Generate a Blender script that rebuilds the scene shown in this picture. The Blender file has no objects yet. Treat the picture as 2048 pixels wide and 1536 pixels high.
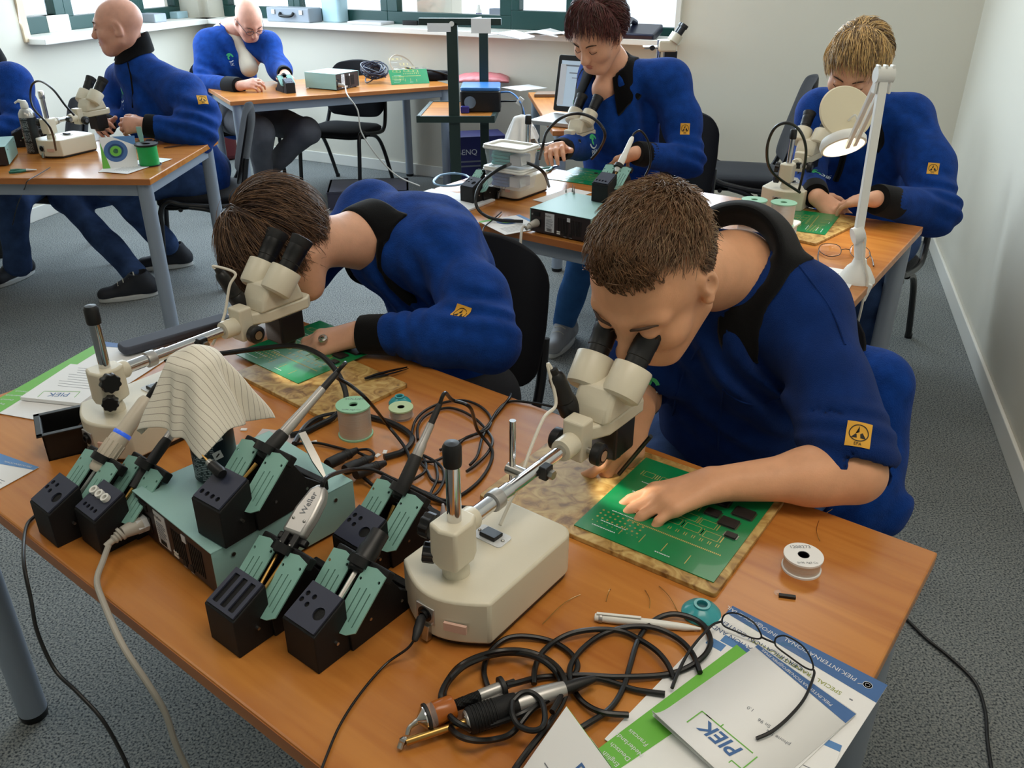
import bpy, bmesh, math, random
import numpy as np
from mathutils import Vector, Matrix, Euler
SC = bpy.context.scene
COL = SC.collection
F_PX, PITCH, ROLL, CAM_H = 1687.5, math.radians(27.08), math.radians(-0.187), 1.523
_cp, _sp = math.cos(PITCH), math.sin(PITCH)
_fw = Vector((0, _cp, -_sp)); _rt = Vector((1, 0, 0)); _dn = Vector((0, -_sp, -_cp))
_r2 = math.cos(ROLL) * _rt + math.sin(ROLL) * _dn
_d2 = -math.sin(ROLL) * _rt + math.cos(ROLL) * _dn
cam_d = bpy.data.cameras.new('camera')
cam_d.sensor_fit = 'HORIZONTAL'; cam_d.sensor_width = 36.0
cam_d.lens = 36.0 * F_PX / 2048.0
cam_d.clip_start = 0.02; cam_d.clip_end = 200
cam = bpy.data.objects.new('camera', cam_d); COL.objects.link(cam)
cam.matrix_world = Matrix(((_r2.x, -_d2.x, -_fw.x, 0), (_r2.y, -_d2.y, -_fw.y, 0),
       (_r2.z, -_d2.z, -_fw.z, CAM_H), (0, 0, 0, 1)))
SC.camera = cam
SC.view_settings.view_transform = 'Standard'
SC.view_settings.look = 'None'
SC.view_settings.gamma = 1.0
SC.view_settings.use_curve_mapping = False
SC.view_settings.exposure = -0.92
W = bpy.data.worlds.new('world'); SC.world = W; W.use_nodes = True
_bg = W.node_tree.nodes['Background']
_bg.inputs[0].default_value = (0.80, 0.91, 1.0, 1); _bg.inputs[1].default_value = 3.2
def area(name, loc, direction, sx, sy, power, color):
 d = bpy.data.lights.new(name, 'AREA'); d.shape = 'RECTANGLE'; d.size = sx; d.size_y = sy
 d.energy = power; d.color = color
 o = bpy.data.objects.new(name, d); COL.objects.link(o); o.location = loc
 o.rotation_euler = Vector(direction).to_track_quat('-Z', 'Y').to_euler()
 return o
DAY = (0.70, 0.86, 1.0); WARM = (1.0, 0.90, 0.76)
area('daylight_back_wall', (-0.95, 6.38, 1.72), (-0.45, -0.89, -0.15), 2.7, 1.25, 160, DAY)
area('daylight_back_wall_east', (0.75, 5.50, 1.72), (-0.45, -0.89, -0.15), 1.2, 1.25, 84, DAY)
area('daylight_left_wall', (-2.72, 6.1, 1.72), (0.97, -0.24, -0.15), 1.7, 1.25, 105, DAY)
area('ceiling_light_front', (0.35, 0.55, 2.66), (0, 0, -1), 1.2, 0.6, 27, WARM)
area('ceiling_light_front_left', (-1.7, 1.3, 2.66), (0, 0, -1), 1.2, 0.6, 12, WARM)
area('ceiling_light_middle', (0.9, 3.1, 2.66), (0, 0, -1), 1.2, 0.6, 17, WARM)
area('ceiling_light_far', (-1.3, 4.3, 2.66), (0, 0, -1), 1.2, 0.6, 6, WARM)
def _ray(x, y):
 return (x - 1024) / F_PX * _r2 + (y - 768) / F_PX * _d2 + _fw
def PZ(x, y, z):
 d = _ray(x, y); t = (z - CAM_H) / d.z
 return Vector((0, 0, CAM_H)) + t * d
def PY(x, y, Y):
 d = _ray(x, y); t = Y / d.y
 return Vector((0, 0, CAM_H)) + t * d
def PROJ(p):
 v = Vector(p) - Vector((0, 0, CAM_H)); k = v.dot(_fw)
 return (1024 + F_PX * v.dot(_r2) / k, 768 + F_PX * v.dot(_d2) / k)
MATS = {}
def _new(name):
 m = bpy.data.materials.new(name); m.use_nodes = True
 MATS[name] = m
 return m, m.node_tree, m.node_tree.nodes['Principled BSDF']
def srgb(r, g, b):
 f = lambda c: c / 12.92 if c <= 0.04045 else ((c + 0.055) / 1.055) ** 2.4
 return (f(r / 255), f(g / 255), f(b / 255), 1)
def mat(name, rgb, rough=0.5, metal=0.0, bump=0.0, bscale=200.0, var=0.0, vscale=20.0, spec=0.5,
  trans=0.0, alpha=1.0, emit=0.0, sheen=0.0, coat=0.0, stretch=None, sss=0.0):
 m, nt, b = _new(name); N = nt.nodes; L = nt.links
 c = srgb(*rgb)
 b.inputs['Base Color'].default_value = c
 b.inputs['Roughness'].default_value = rough
 b.inputs['Metallic'].default_value = metal
 b.inputs['Specular IOR Level'].default_value = spec
 b.inputs['Transmission Weight'].default_value = trans
 b.inputs['Alpha'].default_value = alpha
 b.inputs['Sheen Weight'].default_value = sheen
 b.inputs['Coat Weight'].default_value = coat
 if sss:
  b.inputs['Subsurface Weight'].default_value = sss
  b.inputs['Subsurface Radius'].default_value = (0.012, 0.005, 0.003)
  b.inputs['Subsurface Scale'].default_value = 0.6
 if emit:
  b.inputs['Emission Color'].default_value = c; b.inputs['Emission Strength'].default_value = emit
 if var or bump:
  tc = N.new('ShaderNodeTexCoord'); vec = tc.outputs['Object']
  if stretch:
   mp = N.new('ShaderNodeMapping'); mp.inputs['Scale'].default_value = stretch
   L.new(vec, mp.inputs['Vector']); vec = mp.outputs['Vector']
 if var:
  n = N.new('ShaderNodeTexNoise'); n.inputs['Scale'].default_value = vscale; n.inputs['Detail'].default_value = 5
  L.new(vec, n.inputs['Vector'])
  r = N.new('ShaderNodeValToRGB')
  r.color_ramp.elements[0].position = 0.3; r.color_ramp.elements[1].position = 0.7
  r.color_ramp.elements[0].color = tuple(v * (1 - var) for v in c[:3]) + (1,)
  r.color_ramp.elements[1].color = tuple(min(1, v * (1 + var)) for v in c[:3]) + (1,)
  L.new(n.outputs['Fac'], r.inputs[0]); L.new(r.outputs[0], b.inputs['Base Color'])
 if bump:
  n2 = N.new('ShaderNodeTexNoise'); n2.inputs['Scale'].default_value = bscale; n2.inputs['Detail'].default_value = 4
  L.new(vec, n2.inputs['Vector'])
  bp = N.new('ShaderNodeBump'); bp.inputs['Strength'].default_value = bump; bp.inputs['Distance'].default_value = 0.002
  L.new(n2.outputs['Fac'], bp.inputs['Height']); L.new(bp.outputs[0], b.inputs['Normal'])
 return m
def wood_mat(name, c1, c2, rough=0.26):
 m, nt, b = _new(name); N = nt.nodes; L = nt.links
 tc = N.new('ShaderNodeTexCoord')
 mp = N.new('ShaderNodeMapping'); mp.inputs['Scale'].default_value = (1.2, 16, 16)
 L.new(tc.outputs['Object'], mp.inputs['Vector'])
 n = N.new('ShaderNodeTexNoise'); n.inputs['Scale'].default_value = 2.2; n.inputs['Detail'].default_value = 8
 n.inputs['Distortion'].default_value = 0.9
 L.new(mp.outputs[0], n.inputs['Vector'])
 mp2 = N.new('ShaderNodeMapping'); mp2.inputs['Scale'].default_value = (0.7, 5, 5)
 L.new(tc.outputs['Object'], mp2.inputs['Vector'])
 n2 = N.new('ShaderNodeTexNoise'); n2.inputs['Scale'].default_value = 1.6; n2.inputs['Detail'].default_value = 3
 n2.inputs['Distortion'].default_value = 1.6
 L.new(mp2.outputs[0], n2.inputs['Vector'])
 ad = N.new('ShaderNodeMath'); ad.operation = 'MULTIPLY_ADD'; ad.inputs[1].default_value = 0.55
 L.new(n2.outputs['Fac'], ad.inputs[0])
 ml = N.new('ShaderNodeMath'); ml.operation = 'MULTIPLY'; ml.inputs[1].default_value = 0.45
 L.new(n.outputs['Fac'], ml.inputs[0]); L.new(ml.outputs[0], ad.inputs[2])
 r = N.new('ShaderNodeValToRGB')
 r.color_ramp.elements[0].position = 0.36; r.color_ramp.elements[0].color = srgb(*c1)
 r.color_ramp.elements[1].position = 0.62; r.color_ramp.elements[1].color = srgb(*c2)
 L.new(ad.outputs[0], r.inputs[0]); L.new(r.outputs[0], b.inputs['Base Color'])
 b.inputs['Roughness'].default_value = rough
 b.inputs['Specular IOR Level'].default_value = 0.5
 return m
def carpet_mat():
 m, nt, b = _new('carpet'); N = nt.nodes; L = nt.links
 tc = N.new('ShaderNodeTexCoord')
 n = N.new('ShaderNodeTexNoise'); n.inputs['Scale'].default_value = 190; n.inputs['Detail'].default_value = 3
 L.new(tc.outputs['Object'], n.inputs['Vector'])
 r = N.new('ShaderNodeValToRGB'); e = r.color_ramp.elements
 e[0].position = 0.34; e[0].color = srgb(62, 66, 70)
 e[1].position = 0.62; e[1].color = srgb(158, 160, 156)
 x = r.color_ramp.elements.new(0.46); x.color = srgb(122, 128, 130)
 L.new(n.outputs['Fac'], r.inputs[0])
 n2 = N.new('ShaderNodeTexNoise'); n2.inputs['Scale'].default_value = 3.0; n2.inputs['Detail'].default_value = 4
 L.new(tc.outputs['Object'], n2.inputs['Vector'])
 mx = N.new('ShaderNodeMixRGB'); mx.blend_type = 'MULTIPLY'; mx.inputs[0].default_value = 0.25
 r2 = N.new('ShaderNodeValToRGB'); r2.color_ramp.elements[0].color = (0.6, 0.6, 0.6, 1); r2.color_ramp.elements[0].position = .35
 r2.color_ramp.elements[1].position = .6
 L.new(n2.outputs['Fac'], r2.inputs[0]); L.new(r.outputs[0], mx.inputs[1]); L.new(r2.outputs[0], mx.inputs[2])
 L.new(mx.outputs[0], b.inputs['Base Color'])
 b.inputs['Roughness'].default_value = 0.95; b.inputs['Specular IOR Level'].default_value = 0.15
 bp = N.new('ShaderNodeBump'); bp.inputs['Strength'].default_value = 0.5; bp.inputs['Distance'].default_value = 0.003
 L.new(n.outputs['Fac'], bp.inputs['Height']); L.new(bp.outputs[0], b.inputs['Normal'])
 return m
def burl_mat():
 m, nt, b = _new('burl_board'); N = nt.nodes; L = nt.links
 tc = N.new('ShaderNodeTexCoord')
 n = N.new('ShaderNodeTexNoise'); n.inputs['Scale'].default_value = 28; n.inputs['Detail'].default_value = 8; n.inputs['Distortion'].default_value = 2.2
 L.new(tc.outputs['Object'], n.inputs['Vector'])
 r = N.new('ShaderNodeValToRGB'); e = r.color_ramp.elements
 e[0].position = 0.30; e[0].color = srgb(120, 84, 40)
 e[1].position = 0.66; e[1].color = srgb(206, 176, 112)
 x = e.new(0.45); x.color = srgb(176, 138, 76)
 L.new(n.outputs['Fac'], r.inputs[0])
 v = N.new('ShaderNodeTexVoronoi'); v.inputs['Scale'].default_value = 34
 L.new(tc.outputs['Object'], v.inputs['Vector'])
 n3 = N.new('ShaderNodeTexNoise'); n3.inputs['Scale'].default_value = 9
 L.new(tc.outputs['Object'], n3.inputs['Vector'])
 ad = N.new('ShaderNodeMath'); ad.operation = 'ADD'; L.new(v.outputs['Distance'], ad.inputs[0])
 ml = N.new('ShaderNodeMath'); ml.operation = 'MULTIPLY'; ml.inputs[1].default_value = 1.1
 L.new(n3.outputs['Fac'], ml.inputs[0]); L.new(ml.outputs[0], ad.inputs[1])
 r2 = N.new('ShaderNodeValToRGB'); r2.color_ramp.elements[0].position = 0.50; r2.color_ramp.elements[0].color = srgb(78, 48, 26)
 r2.color_ramp.elements[1].position = 0.58; r2.color_ramp.elements[1].color = (1, 1, 1, 1)
 L.new(ad.outputs[0], r2.inputs[0])
 mx = N.new('ShaderNodeMixRGB'); mx.blend_type = 'MULTIPLY'; mx.inputs[0].default_value = 0.8
 L.new(r.outputs[0], mx.inputs[1]); L.new(r2.outputs[0], mx.inputs[2])
 L.new(mx.outputs[0], b.inputs['Base Color']); b.inputs['Roughness'].default_value = 0.38
 return m
def stripe_cloth_mat():
 m, nt, b = _new('striped_cloth'); N = nt.nodes; L = nt.links
 uv = N.new('ShaderNodeUVMap')
 sp = N.new('ShaderNodeSeparateXYZ'); L.new(uv.outputs[0], sp.inputs[0])
 ml = N.new('ShaderNodeMath'); ml.operation = 'MULTIPLY'; ml.inputs[1].default_value = 24
 L.new(sp.outputs[1], ml.inputs[0])
 fr = N.new('ShaderNodeMath'); fr.operation = 'FRACT'; L.new(ml.outputs[0], fr.inputs[0])
 lt = N.new('ShaderNodeMath'); lt.operation = 'LESS_THAN'; lt.inputs[1].default_value = 0.09
 L.new(fr.outputs[0], lt.inputs[0])
 mx = N.new('ShaderNodeMixRGB'); mx.inputs[1].default_value = srgb(232, 226, 212); mx.inputs[2].default_value = srgb(168, 158, 146)
 L.new(lt.outputs[0], mx.inputs[0]); L.new(mx.outputs[0], b.inputs['Base Color'])
 b.inputs['Roughness'].default_value = 0.9; b.inputs['Specular IOR Level'].default_value = 0.1
 tc = N.new('ShaderNodeTexCoord')
 n2 = N.new('ShaderNodeTexNoise'); n2.inputs['Scale'].default_value = 900
 L.new(tc.outputs['Object'], n2.inputs['Vector'])
 bp = N.new('ShaderNodeBump'); bp.inputs['Strength'].default_value = 0.3; bp.inputs['Distance'].default_value = 0.001
 L.new(n2.outputs['Fac'], bp.inputs['Height']); L.new(bp.outputs[0], b.inputs['Normal'])
 return m
mat('wall_paint', (226, 221, 206), 0.75, bump=0.15, bscale=160, spec=0.25)
mat('white_trim', (240, 238, 230), 0.45)
mat('ceiling_white', (240, 239, 234), 0.8)
carpet_mat(); burl_mat(); stripe_cloth_mat()
wood_mat('beech_top', (172, 102, 42), (200, 132, 62))
wood_mat('beech_dark', (164, 96, 48), (186, 116, 62), 0.4)
mat('steel_blue_grey', (150, 160, 174), 0.42, 0.15, spec=0.5)
mat('black_plastic', (16, 16, 18), 0.42, spec=0.45)
mat('black_matte', (15, 15, 17), 0.62, bump=0.25, bscale=900, spec=0.35)
mat('dark_rubber', (22, 22, 24), 0.55)
mat('chair_fabric', (18, 18, 22), 0.95, bump=0.4, bscale=1200, spec=0.1, sheen=0.15)
mat('chair_metal', (20, 20, 22), 0.38, spec=0.5)
mat('green_metal', (26, 46, 40), 0.5)
mat('window_green', (10, 60, 56), 0.4)
mat('cream_enamel', (219, 211, 190), 0.38, bump=0.04, bscale=500, spec=0.5)
mat('white_plastic', (235, 234, 228), 0.4)
mat('chrome', (214, 214, 216), 0.12, 1.0)
mat('steel', (186, 184, 180), 0.3, 1.0)
mat('silver_paint', (180, 178, 176), 0.35, 0.6)
mat('brass', (178, 140, 80), 0.3, 1.0)
mat('teal_paint', (150, 190, 186), 0.45, bump=0.1, bscale=700)
mat('teal_plate', (138, 184, 172), 0.42, spec=0.5)
mat('slate_blue', (52, 56, 74), 0.5, spec=0.4)
mat('panel_brown', (44, 32, 32), 0.5)
mat('pcb_green', (10, 128, 74), 0.28, var=0.12, vscale=14, coat=0.2)
mat('pcb_dark_green', (6, 84, 52), 0.35)
mat('gold_pad', (204, 182, 110), 0.35, 0.5)
mat('chip_black', (34, 30, 30), 0.45)
mat('solder_wire', (214, 212, 206), 0.42, 0.55, bump=0.5, bscale=500, stretch=(0.05, 0.05, 1))
mat('spool_green', (150, 204, 170), 0.45)
mat('spool_pale', (190, 214, 170), 0.45)
mat('teal_clear', (70, 186, 196), 0.2, trans=0.3, alpha=1)
mat('paper', (238, 238, 238), 0.7, spec=0.3)
mat('paper_grey', (214, 214, 218), 0.7, spec=0.3)
mat('print_blue', (86, 134, 190), 0.55)
mat('print_navy', (64, 104, 160), 0.55)
mat('print_green', (108, 184, 66), 0.55)
mat('print_text', (120, 124, 132), 0.7)
mat('print_ink', (70, 96, 140), 0.7)
_cp_m, _cn, _cb = _new('clear_plastic')
_ct = _cn.nodes.new('ShaderNodeBsdfTransparent'); _cm = _cn.nodes.new('ShaderNodeMixShader'); _cm.inputs[0].default_value = .13
_cb.inputs['Base Color'].default_value = (.86, .9, .92, 1); _cb.inputs['Roughness'].default_value = .12
_cn.links.new(_ct.outputs[0], _cm.inputs[1]); _cn.links.new(_cb.outputs[0], _cm.inputs[2]); _cn.links.new(_cm.outputs[0], _cn.nodes['Material Output'].inputs[0])
mat('glass', (245, 250, 250), 0.02, trans=1.0, spec=0.5)
mat('label_white', (214, 216, 218), 0.5)
mat('white_text', (220, 222, 226), 0.6)
mat('grey_cable', (176, 170, 160), 0.5)
mat('white_cable', (226, 220, 206), 0.45)
mat('black_cable', (14, 14, 16), 0.38, spec=0.45)
mat('foam_grey', (66, 70, 82), 0.75)
mat('orange_clear', (190, 104, 34), 0.25, trans=0.25)
mat('sweater_blue', (18, 60, 136), 0.95, bump=0.9, bscale=330, var=0.22, vscale=30, spec=0.1, sheen=0.06)
mat('polo_blue', (16, 46, 106), 0.92, bump=0.8, bscale=600, var=0.16, vscale=26, spec=0.1, sheen=0.05)
mat('collar_black', (14, 14, 16), 0.95, bump=0.4, bscale=700, spec=0.1, sheen=0.1)
mat('jeans_blue', (58, 80, 122), 0.9, bump=0.6, bscale=420, var=0.35, vscale=14, spec=0.15)
mat('jeans_light', (52, 96, 150), 0.9, bump=0.35, bscale=600, var=0.2, vscale=14, spec=0.15)
mat('trousers_grey', (92, 92, 98), 0.9, bump=0.35, bscale=500, var=0.12, vscale=12, spec=0.15)
mat('shoe_black', (30, 32, 40), 0.7); mat('shoe_grey', (150, 152, 156), 0.75); mat('shoe_sole', (196, 198, 196), 0.6)
mat('lace', (200, 196, 180), 0.8)
mat('skin', (226, 172, 142), 0.5, var=0.07, vscale=30, bump=0.12, bscale=380, spec=0.35, sss=0.12)
mat('skin_tan', (226, 168, 130), 0.5, var=0.07, vscale=30, bump=0.12, bscale=380, spec=0.35, sss=0.12)
mat('skin_rosy', (218, 162, 140), 0.45, var=0.08, vscale=26, bump=0.1, bscale=380, spec=0.4, sss=0.12)
mat('lip', (186, 110, 96), 0.45); mat('nail', (226, 178, 158), 0.3)
mat('eye_white', (236, 232, 226), 0.2); mat('iris', (54, 50, 44), 0.2); mat('brow', (70, 50, 36), 0.8)
mat('hair_brown', (116, 86, 62), 0.42, var=0.4, vscale=60, spec=0.4)
mat('hair_dark', (78, 57, 46), 0.40, var=0.4, vscale=60, spec=0.4)
mat('hair_redbrown', (92, 48, 46), 0.45, var=0.35, vscale=60, spec=0.4)
mat('hair_blonde', (214, 178, 120), 0.45, var=0.35, vscale=50, spec=0.4)
mat('hair_ash', (140, 116, 88), 0.5, var=0.3, vscale=50, spec=0.4)
mat('scalp', (196, 148, 122), 0.5, spec=0.35)
mat('epa_yellow', (224, 166, 52), 0.7)
mat('ink_black', (20, 18, 16), 0.7)
mat('logo_green', (70, 190, 120), 0.7); mat('logo_pale', (200, 216, 226), 0.7)
M = MATS
def _basis(ax):
 ax = Vector(ax).normalized()
 t = Vector((0, 0, 1)) if abs(ax.z) < 0.9 else Vector((1, 0, 0))
 a = ax.cross(t).normalized(); b = ax.cross(a).normalized()
 return a, b
def frame(x, y, z, o=(0, 0, 0)):
 m = Matrix.Identity(4)
 for i, v in enumerate((x, y, z)):
  for j in range(3): m[j][i] = v[j]
 for j in range(3): m[j][3] = o[j]
 return m
class MB:
 def __init__(s): s.v = []; s.f = []; s.uv = None
 def add(s, vs, fs, mtx=None):
  n = len(s.v)
  for p in vs:
   p = Vector(p)
   if mtx is not None: p = mtx @ p
   s.v.append(tuple(p))
  s.f += [tuple(i + n for i in f) for f in fs]
  return s
 def box(s, c, size, rot=None, mtx=None):
  hx, hy, hz = size[0] / 2, size[1] / 2, size[2] / 2
  vs = [Vector((x, y, z)) for x in (-hx, hx) for y in (-hy, hy) for z in (-hz, hz)]
  R = Euler(rot).to_matrix() if rot else None
  vs = [(R @ v if R else v) + Vector(c) for v in vs]
  return s.add(vs, [(0, 1, 3, 2), (4, 6, 7, 5), (0, 4, 5, 1), (2, 3, 7, 6), (0, 2, 6, 4), (1, 5, 7, 3)], mtx)
 def cyl(s, p0, p1, r0, r1=None, n=20, caps=True, mtx=None):
  r1 = r0 if r1 is None else r1
  p0 = Vector(p0); p1 = Vector(p1); a, b = _basis(p1 - p0)
  vs = []
  for p, r in ((p0, r0), (p1, r1)):
   for i in range(n):
    t = 2 * math.pi * i / n
    vs.append(p + r * (math.cos(t) * a + math.sin(t) * b))
  fs = [(i, (i + 1) % n, n + (i + 1) % n, n + i) for i in range(n)]
  if caps: fs += [tuple(range(n))[::-1], tuple(range(n, 2 * n))]
  return s.add(vs, fs, mtx)
 def tube(s, path, r, n=8, caps=True, closed=False, mtx=None):
  P = [Vector(p) for p in path]; k = len(P)
  rs = r if isinstance(r, (list, tuple)) else [r] * k
  vs = []; prev = None
  for i in range(k):
   if closed: t = P[(i + 1) % k] - P[i - 1]
   else: t = P[min(i + 1, k - 1)] - P[max(i - 1, 0)]
   if t.length < 1e-9: t = Vector((0, 0, 1))
   t.normalize()
   if prev is None: a, b = _basis(t)
   else:
    a = prev - prev.dot(t) * t
    if a.length < 1e-6: a, b = _basis(t)
    a.normalize(); b = t.cross(a)
   prev = a
   for j in range(n):
    w = 2 * math.pi * j / n
    vs.append(P[i] + rs[i] * (math.cos(w) * a + math.sin(w) * b))
  fs = []
  for i in range(k if closed else k - 1):
   i2 = (i + 1) % k
   for j in range(n):
    fs.append((i * n + j, i * n + (j + 1) % n, i2 * n + (j + 1) % n, i2 * n + j))
  if caps and not closed: fs += [tuple(range(n))[::-1], tuple(range((k - 1) * n, k * n))]
  return s.add(vs, fs, mtx)
 def lathe(s, prof, o=(0, 0, 0), ax=(0, 0, 1), n=28, mtx=None):
  o = Vector(o); ax = Vector(ax).normalized(); a, b = _basis(ax)
  vs = []; k = len(prof)
  for (r, z) in prof:
   for i in range(n):
    t = 2 * math.pi * i / n
    vs.append(o + z * ax + max(r, 1e-5) * (math.cos(t) * a + math.sin(t) * b))
  fs = []
  for q in range(k - 1):
   for i in range(n):
    fs.append((q * n + i, q * n + (i + 1) % n, (q + 1) * n + (i + 1) % n, (q + 1) * n + i))
  if prof[0][0] > 1e-4: fs.append(tuple(range(n))[::-1])
  if prof[-1][0] > 1e-4: fs.append(tuple(range((k - 1) * n, k * n)))
  return s.add(vs, fs, mtx)
 def prism(s, poly, z0, z1, mtx=None):
  n = len(poly)
  vs = [(x, y, z0) for x, y in poly] + [(x, y, z1) for x, y in poly]
  fs = [tuple(range(n))[::-1], tuple(range(n, 2 * n))] + [(i, (i + 1) % n, n + (i + 1) % n, n + i) for i in range(n)]
  return s.add(vs, fs, mtx)
 def holed(s, poly, holes, z0, z1, mtx=None):
  bm = bmesh.new(); edges = []
  for ring in [poly] + holes:
   vv = [bm.verts.new((x, y, z0)) for x, y in ring]
   edges += [bm.edges.new((vv[i], vv[(i + 1) % len(vv)])) for i in range(len(vv))]
  bmesh.ops.triangle_fill(bm, use_beauty=True, use_dissolve=False, edges=edges)
  bm.verts.ensure_lookup_table(); bm.verts.index_update()
  base = [tuple(v.co) for v in bm.verts]; n = len(base)
  tris = [tuple(v.index for v in f.verts) for f in bm.faces]
  es = [(e.verts[0].index, e.verts[1].index) for e in bm.edges if len(e.link_faces) == 1]
  bm.free()
  vs = base + [(x, y, z1) for x, y, _ in base]
  fs = tris + [tuple(i + n for i in t[::-1]) for t in tris] + [(a, b, b + n, a + n) for a, b in es]
  return s.add(vs, fs, mtx)
 def sphere(s, c, r, n=16, m=10, mtx=None):
  rr = r if isinstance(r, (tuple, list, Vector)) else (r, r, r)
  vs = []; fs = []
  for i in range(m + 1):
   th = math.pi * i / m
   for j in range(n):
    ph = 2 * math.pi * j / n
    vs.append((c[0] + rr[0] * math.sin(th) * math.cos(ph), c[1] + rr[1] * math.sin(th) * math.sin(ph), c[2] + rr[2] * math.cos(th)))
  for i in range(m):
   for j in range(n):
    fs.append((i * n + j, (i + 1) * n + j, (i + 1) * n + (j + 1) % n, i * n + (j + 1) % n))
  return s.add(vs, fs, mtx)
 def obj(s, name, m, parent=None, smooth=True, bevel=0.0, seg=2, ang=35, mtx=None, solid=0.0, sub=0):
  me = bpy.data.meshes.new(name)
  me.from_pydata(s.v, [], s.f); me.validate(); me.update()
  bm = bmesh.new(); bm.from_mesh(me)
  bmesh.ops.recalc_face_normals(bm, faces=bm.faces[:]); bm.to_mesh(me); bm.free()
  if s.uv is not None:
   ul = me.uv_layers.new(name='UVMap')
   for l in me.loops: ul.data[l.index].uv = s.uv[l.vertex_index]
  me.materials.append(M[m] if isinstance(m, str) else m)
  o = bpy.data.objects.new(name, me); COL.objects.link(o)
  if parent is not None: o.parent = parent
  if mtx is not None: o.matrix_local = mtx
  if smooth:
   for p in me.polygons: p.use_smooth = True
   try: me.set_sharp_from_angle(angle=math.radians(ang))
   except Exception: pass
  if solid:
   md = o.modifiers.new('solid', 'SOLIDIFY'); md.thickness = solid; md.offset = 0
  if bevel:
   md = o.modifiers.new('bevel', 'BEVEL'); md.width = bevel; md.segments = seg
   md.limit_method = 'ANGLE'; md.angle_limit = math.radians(40); md.harden_normals = False
  if sub:
   md = o.modifiers.new('sub', 'SUBSURF'); md.levels = sub; md.render_levels = sub
  return o
def thing(name, label, cat, loc=(0, 0, 0), rz=0.0, group=None, mtx=None):
 o = bpy.data.objects.new(name, None); COL.objects.link(o); o.empty_display_size = 0.05
 if mtx is not None: o.matrix_world = mtx
 else:
  o.location = loc; o.rotation_euler = (0, 0, rz)
 return tag(o, label, cat, group)
def tag(o, label, cat, group=None):
 o['label'] = label; o['category'] = cat
 if group: o['group'] = group
 return o
def struct(o, label=None):
 o['kind'] = 'structure'
 if label: o['label'] = label
 return o
def dup(root, loc=None, rz=None, label=None, group=None, mtx=None):
 r = root.copy(); COL.objects.link(r)
 if mtx is not None: r.matrix_world = mtx
 else:
  if loc is not None: r.location = loc
  if rz is not None: r.rotation_euler = (0, 0, rz)
 if label: r['label'] = label
 if group: r['group'] = group
 for ch in list(root.children):
  q = ch.copy(); COL.objects.link(q); q.parent = r
  for g in ch.children:
   w = g.copy(); COL.objects.link(w); w.parent = q
 return r
def smooth_path(pts, n=8, closed=False):
 P = [Vector(p) for p in pts]; k = len(P); out = []
 rng = range(k if closed else k - 1)
 for i in rng:
  if closed: a, b, c, d = P[i - 1], P[i], P[(i + 1) % k], P[(i + 2) % k]
  else: a, b, c, d = P[max(i - 1, 0)], P[i], P[i + 1], P[min(i + 2, k - 1)]
  for j in range(n):
   t = j / n; t2 = t * t; t3 = t2 * t
   out.append(0.5 * ((2 * b) + (c - a) * t + (2 * a - 5 * b + 4 * c - d) * t2 + (3 * b - a - 3 * c + d) * t3))
 if not closed: out.append(P[-1])
 return out
def text_mesh(txt, size, name, m, parent=None, mtx=None, thick=0.0, align='CENTER'):
 cu = bpy.data.curves.new('tmp_text', 'FONT'); cu.body = txt; cu.size = size
 cu.align_x = align; cu.align_y = 'CENTER'; cu.extrude = thick; cu.resolution_u = 3
 o = bpy.data.objects.new('tmp_text', cu)
 me = bpy.data.meshes.new_from_object(o)
 bpy.data.objects.remove(o); bpy.data.curves.remove(cu)
 me.name = name; me.materials.clear(); me.materials.append(M[m] if isinstance(m, str) else m)
 q = bpy.data.objects.new(name, me); COL.objects.link(q)
 if parent is not None: q.parent = parent
 if mtx is not None: q.matrix_local = mtx
 return q
def rrect(cx, cy, w, h, r, n=5):
 out = []
 for (sx, sy, a0) in ((1, 1, 0), (-1, 1, 90), (-1, -1, 180), (1, -1, 270)):
  for i in range(n + 1):
   a = math.radians(a0 + 90 * i / n)
   out.append((cx + sx * (w / 2 - r) + r * math.cos(a), cy + sy * (h / 2 - r) + r * math.sin(a)))
 return out
def circle(cx, cy, r, n=14):
 return [(cx + r * math.cos(2 * math.pi * i / n), cy + r * math.sin(2 * math.pi * i / n)) for i in range(n)]
def T(x, y, z): return Matrix.Translation((x, y, z))
def RZ(a): return Matrix.Rotation(a, 4, 'Z')
def RX(a): return Matrix.Rotation(a, 4, 'X')
def RY(a): return Matrix.Rotation(a, 4, 'Y')
# ================================================================== ROOM SHELL
WA = Vector((-2.50, 7.42, 0)); WB = Vector((2.475, 4.86, 0))
WR = Vector((0.237, -2.0, 0)); WL = Vector((-4.75, -2.0, 0))
CEIL = 2.70
def wall_frame(a, b):
 x = (b - a).normalized(); z = Vector((0, 0, 1)); y = z.cross(x)
 return frame(x, y, z, a), (b - a).length
def slab(name, a, b, z0, z1, s0=0.0, s1=None, th=0.30, m='wall_paint'):
 f, L = wall_frame(a, b); s1 = L if s1 is None else s1
 return struct(MB().box(((s0 + s1) / 2, th / 2, (z0 + z1) / 2), (s1 - s0, th, z1 - z0), mtx=f).obj(name, m, smooth=False))
def wall_hit(a, b, x, y=60):
 d = _ray(x, y); w = (b - a).normalized()
 det = w.x * -d.y + d.x * w.y
 s = (-a.x * -d.y + -d.x * a.y) / det
 return s
fl = MB().add([(WL.x - .3, -2.3, 0), (WR.x + .6, -2.3, 0), (WB.x + .6, WB.y + .2, 0), (WA.x, WA.y + .5, 0), (WA.x - .8, WA.y + .4, 0), (-5.1, -2.3, 0)],
    [(0, 1, 2, 3, 4, 5)])
struct(fl.obj('floor', 'carpet', smooth=False), 'speckled blue-grey carpet floor')
ce = MB().box((-1.4, 2.6, CEIL + .05), (8, 11, .1)).obj('ceiling', 'ceiling_white', smooth=False); struct(ce)
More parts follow.
